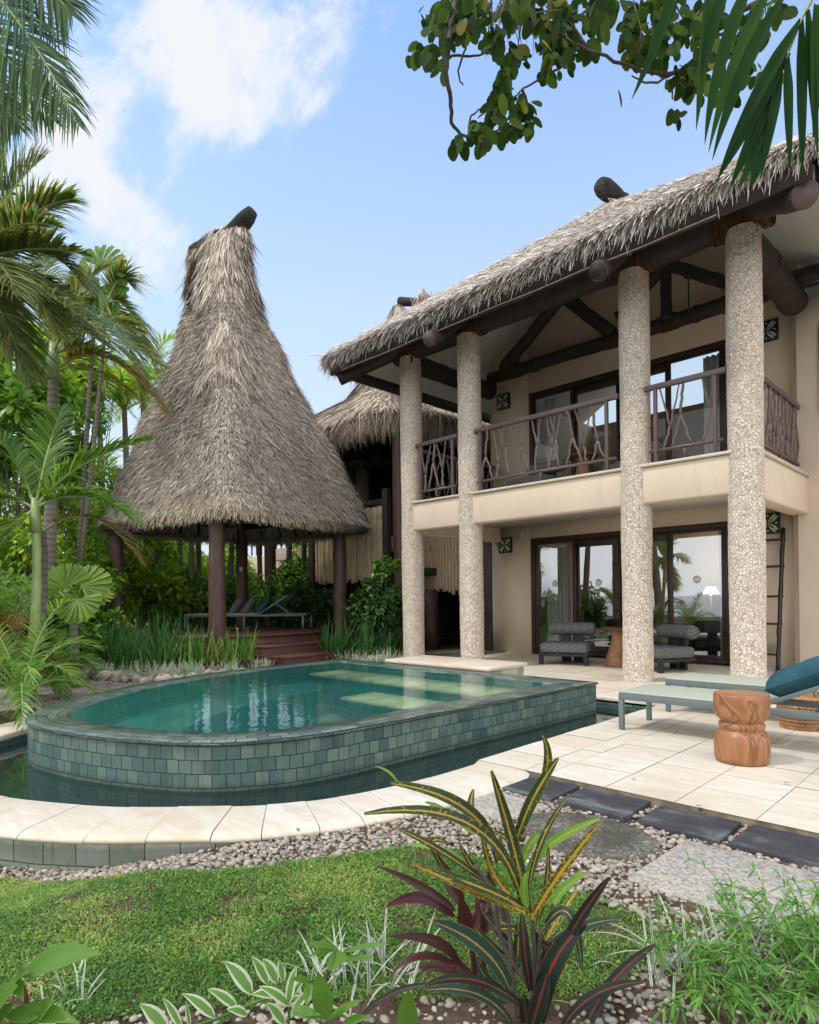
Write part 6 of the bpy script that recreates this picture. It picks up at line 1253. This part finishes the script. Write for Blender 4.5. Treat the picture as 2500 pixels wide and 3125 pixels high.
# frond hanging in at the top left
t = thing('palm_frond', 'large palm frond hanging into the top left corner', 'palm frond', tuple(W(-60, -120, 5))); mb = MB(); rc = MB()
for A_, B_, C_, D_ in (((-150,-140),(30,-20),(165,262),5.0), ((-160,-60),(-20,60),(110,250),5.3), ((-60,-160),(60,-90),(150,30),5.0), ((-180,0),(-60,120),(40,270),5.6)): frond(mb, W(*A_, D_), W(*B_, D_), W(*C_, D_), .5, .022, n=70, droop=.4, rach=rc, ang=58, up=-vF, vee=.05)
mb.build('leaflets', MAT['l_dark'], t); rc.build('midrib', MAT['shaft'], t)
# wide leaflets at the top right
t = thing('palm_frond', 'dark palm frond with wide leaflets hanging at the top right', 'palm frond', tuple(W(1720, -60, 2.3))); mb = MB(); D_ = 2.3
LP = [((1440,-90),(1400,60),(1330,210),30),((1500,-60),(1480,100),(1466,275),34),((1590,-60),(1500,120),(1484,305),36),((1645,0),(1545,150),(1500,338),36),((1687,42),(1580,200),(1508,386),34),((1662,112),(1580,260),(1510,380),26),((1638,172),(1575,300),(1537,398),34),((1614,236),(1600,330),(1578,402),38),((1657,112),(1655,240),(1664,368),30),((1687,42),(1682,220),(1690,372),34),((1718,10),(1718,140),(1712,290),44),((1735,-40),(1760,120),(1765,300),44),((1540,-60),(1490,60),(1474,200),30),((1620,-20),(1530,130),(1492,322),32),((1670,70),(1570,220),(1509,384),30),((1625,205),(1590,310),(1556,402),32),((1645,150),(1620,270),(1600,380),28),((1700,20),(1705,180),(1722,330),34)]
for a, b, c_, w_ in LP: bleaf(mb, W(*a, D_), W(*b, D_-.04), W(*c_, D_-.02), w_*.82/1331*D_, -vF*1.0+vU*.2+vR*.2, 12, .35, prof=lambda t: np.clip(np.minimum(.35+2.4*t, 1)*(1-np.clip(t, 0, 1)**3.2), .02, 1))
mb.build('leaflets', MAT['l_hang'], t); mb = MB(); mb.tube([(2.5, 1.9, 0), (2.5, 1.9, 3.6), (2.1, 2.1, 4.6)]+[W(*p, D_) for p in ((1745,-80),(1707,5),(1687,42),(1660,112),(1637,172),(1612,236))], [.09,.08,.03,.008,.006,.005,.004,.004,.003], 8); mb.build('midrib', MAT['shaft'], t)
# overhanging branches with round leaves
t = thing('overhanging_branch', 'leafy tree branches with round leaves hanging across the top of the view', 'tree branch', tuple(W(1500, -200, 4)))
D_ = 4.0; mb = MB(); BR = [[(1760,-60),(1560,20),(1500,75),(1430,150),(1330,142),(1240,102),(1160,60),(1060,-30)],[(1430,150),(1418,180),(1415,208)],[(1240,100),(1180,140),(1100,190),(1052,238)],[(962,-40),(948,60),(940,140),(948,210),(955,265),(985,288),(1040,280),(1090,245)],[(1340,140),(1350,80),(1330,-20)],[(1240,100),(1160,0),(1130,-40)],[(1500,75),(1440,40),(1400,-40)],[(1100,190),(1110,215),(1105,240)],[(945,120),(1000,118),(1040,110)],[(1430,150),(1370,175),(1330,160)],[(950,60),(980,90),(965,150),(975,180)],[(985,288),(990,250),(1010,230)]]
for i, b in enumerate(BR):
    p = catmull([W(x, y, D_+.12*math.sin(i+j)) for j, (x, y) in enumerate(b)], 5); mb.tube(p+rng.normal(0, .004, p.shape), np.linspace(.020 if i in (0, 3) else .009, .004, len(p)), 7)
mb.tube([(3.1, 1.3, -.1), (3.0, 1.4, 2.0), (2.6, 1.9, 4.2), W(1760, -60, D_)], [.2, .17, .10, .022], 12); mb.build('limb', MAT['twig'], t, smooth=True)
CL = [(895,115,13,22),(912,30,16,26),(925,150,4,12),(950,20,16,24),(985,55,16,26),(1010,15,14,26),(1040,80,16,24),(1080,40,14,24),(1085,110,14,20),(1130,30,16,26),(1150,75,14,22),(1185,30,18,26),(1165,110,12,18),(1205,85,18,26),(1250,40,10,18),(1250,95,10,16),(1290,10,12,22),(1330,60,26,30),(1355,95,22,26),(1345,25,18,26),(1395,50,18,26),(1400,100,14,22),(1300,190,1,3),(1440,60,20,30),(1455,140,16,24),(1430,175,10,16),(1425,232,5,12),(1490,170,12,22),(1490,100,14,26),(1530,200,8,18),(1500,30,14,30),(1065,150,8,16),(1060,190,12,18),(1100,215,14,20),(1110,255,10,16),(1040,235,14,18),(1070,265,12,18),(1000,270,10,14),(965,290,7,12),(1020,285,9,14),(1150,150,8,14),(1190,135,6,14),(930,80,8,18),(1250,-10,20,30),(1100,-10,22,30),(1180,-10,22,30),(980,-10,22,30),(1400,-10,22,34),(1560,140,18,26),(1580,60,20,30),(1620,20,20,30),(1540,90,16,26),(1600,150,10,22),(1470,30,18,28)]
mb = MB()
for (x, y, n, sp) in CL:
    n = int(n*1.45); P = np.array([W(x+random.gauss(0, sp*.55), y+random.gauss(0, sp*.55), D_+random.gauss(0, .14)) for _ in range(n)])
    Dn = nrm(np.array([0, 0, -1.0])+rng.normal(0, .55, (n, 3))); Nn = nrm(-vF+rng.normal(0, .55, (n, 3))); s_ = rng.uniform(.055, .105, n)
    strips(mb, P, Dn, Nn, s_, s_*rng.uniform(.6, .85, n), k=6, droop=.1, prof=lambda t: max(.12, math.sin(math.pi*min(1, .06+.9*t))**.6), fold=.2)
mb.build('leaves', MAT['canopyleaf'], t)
mb = MB(); n = 26; P = np.array([W(random.uniform(1030, 1130), random.uniform(-40, 30), 3.9) for _ in range(n)]); strips(mb, P, np.tile([0, 0, -1.0], (n, 1))+rng.normal(0, .25, (n, 3)), nrm(-vF+rng.normal(0, .3, (n, 3))), rng.uniform(.12, .32, n), .014, k=4, droop=.1); mb.build('dry_strands', MAT['twig'], t)
# trees of the shore, behind the viewer, that the glass and the water mirror
for i, (x, y, h) in enumerate(((-12.5, -3.5, 6.5), (-15.5, -6, 8), (-19, -3, 7))):
    c_ = np.array([x, y, h]); palm(['shore palm mirrored in the lower right pane', 'tall shore palm mirrored in the door glass', 'shore palm mirrored beside the middle column', 'far shore palm mirrored upstairs', 'shore palm mirrored in the left panes'][i], c_, (x+.5, y-.3, float(gh(x, y))), .15, autofr(c_, 14, 3.0, .5, .9, seed=70+i), .8, 'l_palm', .045, n=34)
# ------------------------------------------------------------------ foreground plants
c3 = lambda x, y: (759+.4*x, 1518+.4*y)
def cleaf(mb, pts, w, D, dd=(0, 0, 0), face=None, fold=.3, prof=None, k=14):
    P = [W(*c3(*p), D+e) for p, e in zip(pts, dd)]
    B_ = 2*P[1]-.5*(P[0]+P[2])       # bezier control that passes the middle point
    bleaf(mb, P[0], B_, P[2], w*.9*.4/1331*D, face if face is not None else -vF*.8+vU*.8, k, fold, prof)
CPR = lambda t: np.clip(np.sin(np.pi*np.clip(.10+.88*t, 0, 1))**.55, .04, 1)
cro = thing('croton_plant', 'tall croton with yellow ribbed strap leaves over dark red ribbed ones in the foreground', 'plant', tuple(gZ(1120, 2230, -.15)))
Dc = 2.0
sets = {'cr_yellow': [(((885,1015),(805,660),(688,262)),78,(0,0,-.05)),(((880,1000),(640,880),(262,756)),66,(0,-.1,-.2)),(((860,985),(600,560),(20,490)),74,(0,-.1,-.25)),(((725,740),(560,470),(160,328)),84,(.1,0,-.1)),(((820,640),(905,420),(1042,195)),72,(.05,.0,-.05)),(((925,430),(985,230),(957,72)),56,(.1,.1,.1)),(((890,870),(960,620),(1096,395)),38,(0,0,0)),(((700,880),(430,690),(190,565)),46,(.05,0,0)),(((600,580),(580,470),(596,360)),50,(.15,.15,.2)),(((690,860),(600,780),(520,640)),44,(.1,.1,.1)),(((930,1060),(980,860),(986,650)),36,(0,0,0)),(((440,780),(380,640),(470,650)),46,(.1,.05,.05)),(((700,1100),(820,1100),(840,1145)),50,(.1,.1,.1)),(((850,700),(800,640),(700,580)),50,(.1,.1,.1)),(((1010,1470),(1150,1500),(1320,1590)),46,(.1,.1,.1)),(((830,1060),(830,1200),(820,1330)),60,(.1,.1,.1))],
 'cr_gold': [(((960,1180),(1060,1010),(1140,900)),46,(.05,.1,.15)),(((840,960),(700,800),(640,560)),50,(.08,.1,.1)),(((900,1045),(1040,820),(1255,545)),56,(-.02,-.1,-.2)),(((870,1010),(560,880),(270,752)),58,(-.03,-.13,-.24))],
 'cr_green': [(((860,900),(760,760),(740,560)),40,(.1,.12,.12)),(((900,1000),(1040,900),(1170,780)),34,(.1,.15,.2)),(((830,1120),(900,1000),(990,900)),40,(.1,.1,.1)),(((885,800),(1000,650),(1262,515)),60,(.05,.05,0)),(((600,600),(450,480),(340,428)),40,(.15,.2,.2)),(((580,780),(450,690),(262,652)),40,(.12,.15,.2)),(((850,750),(890,660),(942,590)),54,(.05,.05,.05)),(((200,330),(150,270),(80,240)),18,(.1,.1,.1)),(((880,980),(860,900),(870,800)),50,(-.03,-.03,-.03)),(((1000,1000),(1080,880),(1200,800)),40,(.1,.15,.2))],
 'cr_teal': [(((880,1300),(780,1180),(640,1000)),60,(.1,.1,.1)),(((920,1200),(1000,1100),(1010,960)),50,(.05,.08,.1)),(((840,1500),(700,1400),(610,1260)),64,(.1,.1,.1)),(((780,1400),(640,1200),(385,1058)),112,(0,-.08,-.2)),(((790,1590),(620,1440),(340,1418)),64,(0,-.05,-.15)),(((980,1070),(1100,1020),(1165,1310)),60,(0,-.05,-.05)),(((1010,1170),(1180,1080),(1346,1046)),58,(0,.05,.1)),(((760,1240),(680,1180),(600,1080)),60,(.1,.1,.1))],
 'cr_dark': [(((895,1420),(865,1200),(852,1015)),62,(0,-.02,0)),(((940,1590),(1010,1290),(1190,1060)),118,(-.05,-.08,-.1)),(((1010,1330),(1130,1080),(1312,825)),62,(-.05,-.1,-.2)),(((850,1500),(600,1365),(340,1392)),60,(0,-.05,-.1)),(((360,1390),(180,1430),(10,1545)),34,(-.1,-.1,-.15)),(((1180,1620),(1330,1370),(1552,1178)),66,(0,.05,.1)),(((1060,1620),(1240,1440),(1492,1376)),60,(-.05,-.05,-.05)),(((945,1300),(1010,1190),(1130,1120)),52,(0,.05,.05)),(((900,1620),(940,1480),(985,1330)),96,(-.05,-.08,-.1)),(((900,1100),(1000,1200),(1100,1130)),60,(.03,.03,.03)),(((860,1460),(870,1540),(880,1640)),80,(0,0,0))]}
for m_, L in sets.items():
    for pts, w, dd in L:
        mb = MB(); cleaf(mb, pts, w, Dc, dd, prof=CPR); mb.build('leaf', MAT[m_], cro, smooth=True)
mb = MB()
for ch in (((900,1000),(915,1200),(905,1420),(890,1800)),((735,900),(780,1060),(795,1300),(830,1800)),((700,960),(760,1200),(900,1410)),((950,1100),(935,1250),(910,1430)),((600,760),(700,900),(760,1050))): mb.tube(catmull([W(*c3(*p), Dc+.02) for p in ch], 5), .0075, 8)
mb.build('stem', MAT['twig'], cro, smooth=True)
cor = thing('cordyline_plant', 'purple leaved cordyline left of the croton in the foreground', 'plant', tuple(gZ(1015, 2230, -.15)))
for pts, w, dd in ((((565,1130),(545,1030),(520,918)),112,(0,0,-.05)),(((500,1000),(330,880),(88,764)),62,(0,-.1,-.2)),(((490,1030),(330,935),(133,980)),92,(0,-.05,-.15)),(((540,970),(460,830),(395,700)),110,(.1,.1,.1)),(((630,1010),(680,880),(690,740)),90,(.1,.1,.1)),(((510,1260),(380,1160),(155,1136)),80,(0,-.05,-.15)),(((510,1290),(310,1240),(150,1370)),52,(0,-.05,-.1)),(((545,1360),(400,1295),(232,1335)),66,(0,0,0)),(((570,1600),(450,1540),(312,1530)),66,(0,0,0)),(((560,1150),(620,1050),(610,900)),90,(.1,.1,.15)),(((640,1120),(700,1010),(715,900)),90,(.1,.1,.15)),(((600,1340),(520,1290),(480,1180)),70,(0,0,0)),(((700,1600),(760,1480),(800,1400)),80,(.1,.1,.1)),(((640,1540),(560,1500),(505,1480)),60,(.1,.1,.1)),(((610,1250),(730,1250),(800,1150)),60,(.1,.1,.1))):
    mb = MB(); cleaf(mb, pts, w*.85, 2.15, dd, prof=lambda t: np.clip(np.sin(np.pi*np.clip(.05+.93*t**.8, 0, 1))**.8, .05, 1)); mb.build('leaf', MAT['cordy'], cor, smooth=True)
mb = MB()
for ch in (((560,1000),(600,1300),(640,1800)),((640,960),(650,1300),(670,1800))): mb.tube(catmull([W(*c3(*p), 2.16) for p in ch], 5), .009, 8)
mb.build('stem', MAT['cordy'], cor, smooth=True)
c4 = lambda x, y: (x*.5, 1897.5+.5*y)
def l4(mb, a, b, w, D, bend=.12, fc=None, prof=None, mid=None):
    A_, B_ = W(*c4(*a), D), W(*c4(*b), D-.05); M_ = (A_+B_)/2+np.array([0, 0, 1.0])*np.linalg.norm(B_-A_)*bend if mid is None else W(*c4(*mid), D-.03)
    bleaf(mb, A_, M_, B_, w*.95*.5/1331*D, fc if fc is not None else -vF*.7+vU*.9, 10, .25, prof or (lambda t: np.clip(np.sin(np.pi*np.clip(.04+.94*t**.8, 0, 1)), .04, 1)))
va = thing('variegated_plant', 'low plant with white edged pointed leaves at the bottom of the view', 'plant', tuple(gZ(500, 2200, -.2)))
for a, b, w in (((1062,392),(943,254),64),((1130,352),(1058,233),44),((1168,345),(1104,244),52),((1192,335),(1180,248),40),((1212,440),(1252,272),48),((1222,442),(1090,360),46),((1228,480),(1322,370),46),((1000,452),(873,371),46),((906,492),(768,391),50),((765,540),(686,408),36),((705,550),(588,434),66),((800,540),(786,420),26),((1042,480),(955,458),44),((1200,520),(1120,430),50),((1160,400),(1060,395),44),((1230,400),(1290,330),40)):
    mb = MB(); l4(mb, a, b, w, 1.93); mb.build('leaf', MAT['l_varieg'], va, smooth=True)
mb = MB()
for ch in (((870,560),(1000,460),(1120,410),(1230,360)),((1215,520),(1218,440),(1205,330)),((700,560),(900,500),(1000,455))): mb.tube(catmull([W(*c4(*p), 1.94) for p in ch], 5), .005, 6)
mb.build('stem', MAT['l_mid'], va)
gr = thing('leafy_sapling', 'dark green broad leaved sapling between the white edged plant and the croton', 'plant', tuple(gZ(690, 2200, -.2)))
for a, b, w in (((1372,500),(1340,298),92),((1420,198),(1288,182),30),((1412,205),(1300,232),26),((1450,215),(1642,182),26),((1378,272),(1470,240),80),((1232,455),(1352,502),50),((1382,500),(1532,415),36),((1440,520),(1560,490),40),((1450,250),(1580,240),30),((1300,340),(1225,330),34),((1310,350),(1290,440),50),((1715,560),(1722,370),90),((1230,470),(1350,480),40)):
    mb = MB(); l4(mb, a, b, w, 1.84, .08); mb.build('leaf', MAT['l_mid'], gr, smooth=True)
mb = MB(); mb.tube(catmull([W(*c4(*p), 1.85) for p in ((1380,700),(1350,500),(1380,300),(1420,205))], 5), .005, 6); mb.build('stem', MAT['twig'], gr)
lf = thing('leafy_plant', 'plant with large glossy green leaves at the bottom left corner', 'plant', tuple(gZ(20, 2300, -.2)))
for a, b, w in (((92,312),(422,222),118),((25,485),(335,515),84),((-40,500),(75,360),130),((35,300),(20,188),46),((140,540),(225,430),110),((60,345),(120,300),60),((-30,250),(5,130),40),((50,330),(100,420),50),((70,540),(160,490),60),((-20,560),(60,440),90)):
    mb = MB(); l4(mb, a, b, w, 1.7, .14); mb.build('leaf', MAT['l_mid'], lf, smooth=True)
mb = MB(); mb.tube(catmull([W(*c4(*p), 1.72) for p in ((-60,460),(40,355),(95,305))], 5), .004, 6); mb.tube(catmull([W(*c4(*p), 1.72) for p in ((-60,510),(60,470))], 5), .004, 6); mb.tube(catmull([W(*c4(*p), 1.72) for p in ((120,600),(110,400),(75,330))], 5), .006, 6); mb.build('stem', MAT['burg'], lf)
# white striped tufts
def pclump(label, px, py, n, L, w, mat, spread=.05, droop=.7, el=(.5, 1.45), name='spider_plant', z=-.2, group=None): 
    p = gZ(px, py, z); clump(name, label, 'plant', (p[0], p[1], float(gh(p[0], p[1]))), n, L, w, mat, group, spread, droop, el, 8)
pclump('white striped tuft behind the croton stems, left of the cordyline', 800, 2150, 38, .33, .010, 'l_spider', .07)
pclump('white striped tuft at the bottom edge left of the sapling', 690, 2170, 22, .28, .010, 'l_spider')
pclump('white striped tuft under the bright bamboo grass at the right', 1420, 2140, 26, .40, .010, 'l_spider', .06)
pclump('white striped tuft near the right border of the gravel', 1560, 2130, 22, .40, .010, 'l_spider', .06)
pclump('thin pale tuft at the bottom left beside the glossy plant', 150, 2200, 18, .16, .007, 'l_spider')
# bright fine leaved bamboo grass, lower right
for i, (px, py, n, lb) in enumerate(((1700,2060,34,'bright fine leaved bamboo grass at the right edge'),(1620,2150,34,'bright fine leaved bamboo grass in the bottom right corner'),(1500,2170,24,'bright fine leaved bamboo grass right of the croton'),(1770,2170,30,'bright fine leaved bamboo grass cut by the corner of the photo'))):
    p = gZ(px, py, -.12); p[2] = float(gh(p[0], p[1])); t = thing('bamboo_grass', lb, 'plant', tuple(p)); st_ = MB(); lv = MB()
    for k in range(n):
        a = random.uniform(0, 6.28); l_ = random.uniform(.12, .28); h = np.array([math.cos(a), math.sin(a), 0]); b0_ = p+np.array([random.gauss(0, .10), random.gauss(0, .10), 0]); c_ = bez(b0_, b0_+h*l_*.3+np.array([0, 0, l_*.9]), b0_+h*l_*.9+np.array([0, 0, l_*.75]), 9); st_.tube(c_, .0015, 5)
        m = 20; idx = rng.uniform(3, 9, m); q = np.stack([np.interp(idx, range(10), c_[:, j]) for j in range(3)], -1); strips(lv, q, nrm(nrm(c_[-1]-c_[4])*.7+rng.normal(0, .55, (m, 3))), np.tile([0, 0, 1.0], (m, 1))+rng.normal(0, .3, (m, 3)), rng.uniform(.04, .085, m), rng.uniform(.005, .009, m), k=3, droop=.3, prof=lambda t: [.4, 1, .8, .05][int(round(t*3))])
    st_.build('stem', MAT['l_mid'], t); lv.build('leaves', MAT['bambooleaf'], t)
# burgundy ground plants in the bed
for i, (x_, D_) in enumerate(((455,11.4),(530,11.9),(585,12.2),(312,11.6),(375,11.5),(700,12.8),(430,11.6))):
    p = gp(x_, 1390, D_); mb = MB(); n = 90; d = nrm(rng.normal(0, 1, (n, 3))+np.array([0, 0, .5])); d[:, 2] = np.abs(d[:, 2]); strips(mb, p+d*rng.uniform(.05, .22, (n, 1)), d, rng.normal(0, .4, (n, 3))+np.array([0, 0, 1.0]), .09, .05, k=3, droop=.2, prof=lambda t: [.3, 1, .8, .1][int(round(t*3))])
    tag(mb.build('burgundy_plant', MAT['burg']), 'small burgundy leaved plant among the striped tufts', 'plant', 'burgundy plants in the bed')
for i, (px, py, z, lb) in enumerate(((630,1752,.004,'tiny yellow leaf lying on the curved coping'),(885,1770,.004,'small brown leaf fallen on the coping edge'),(1330,1640,.004,'small tan leaf fallen on the terrace tiles left of the stool'),(1480,1700,.004,'curled dry leaf fallen near the terrace edge'),(1420,1545,.004,'small leaf fallen on the terrace beside the lounger leg'),(1650,1650,.004,'dry leaf fallen on the terrace right of the stool'))):
    p = gZ(px, py, z); mb = MB(); a = random.uniform(0, 6.28); d = np.array([math.cos(a), math.sin(a), .15]); bleaf(mb, p, p+d*.02+(0, 0, .012), p+d*.045, .018, (0, 0, 1), 6, .3); tag(mb.build('fallen_leaf', MAT['l_palmor'] if i != 0 else MAT['l_yellow']), lb, 'leaf')
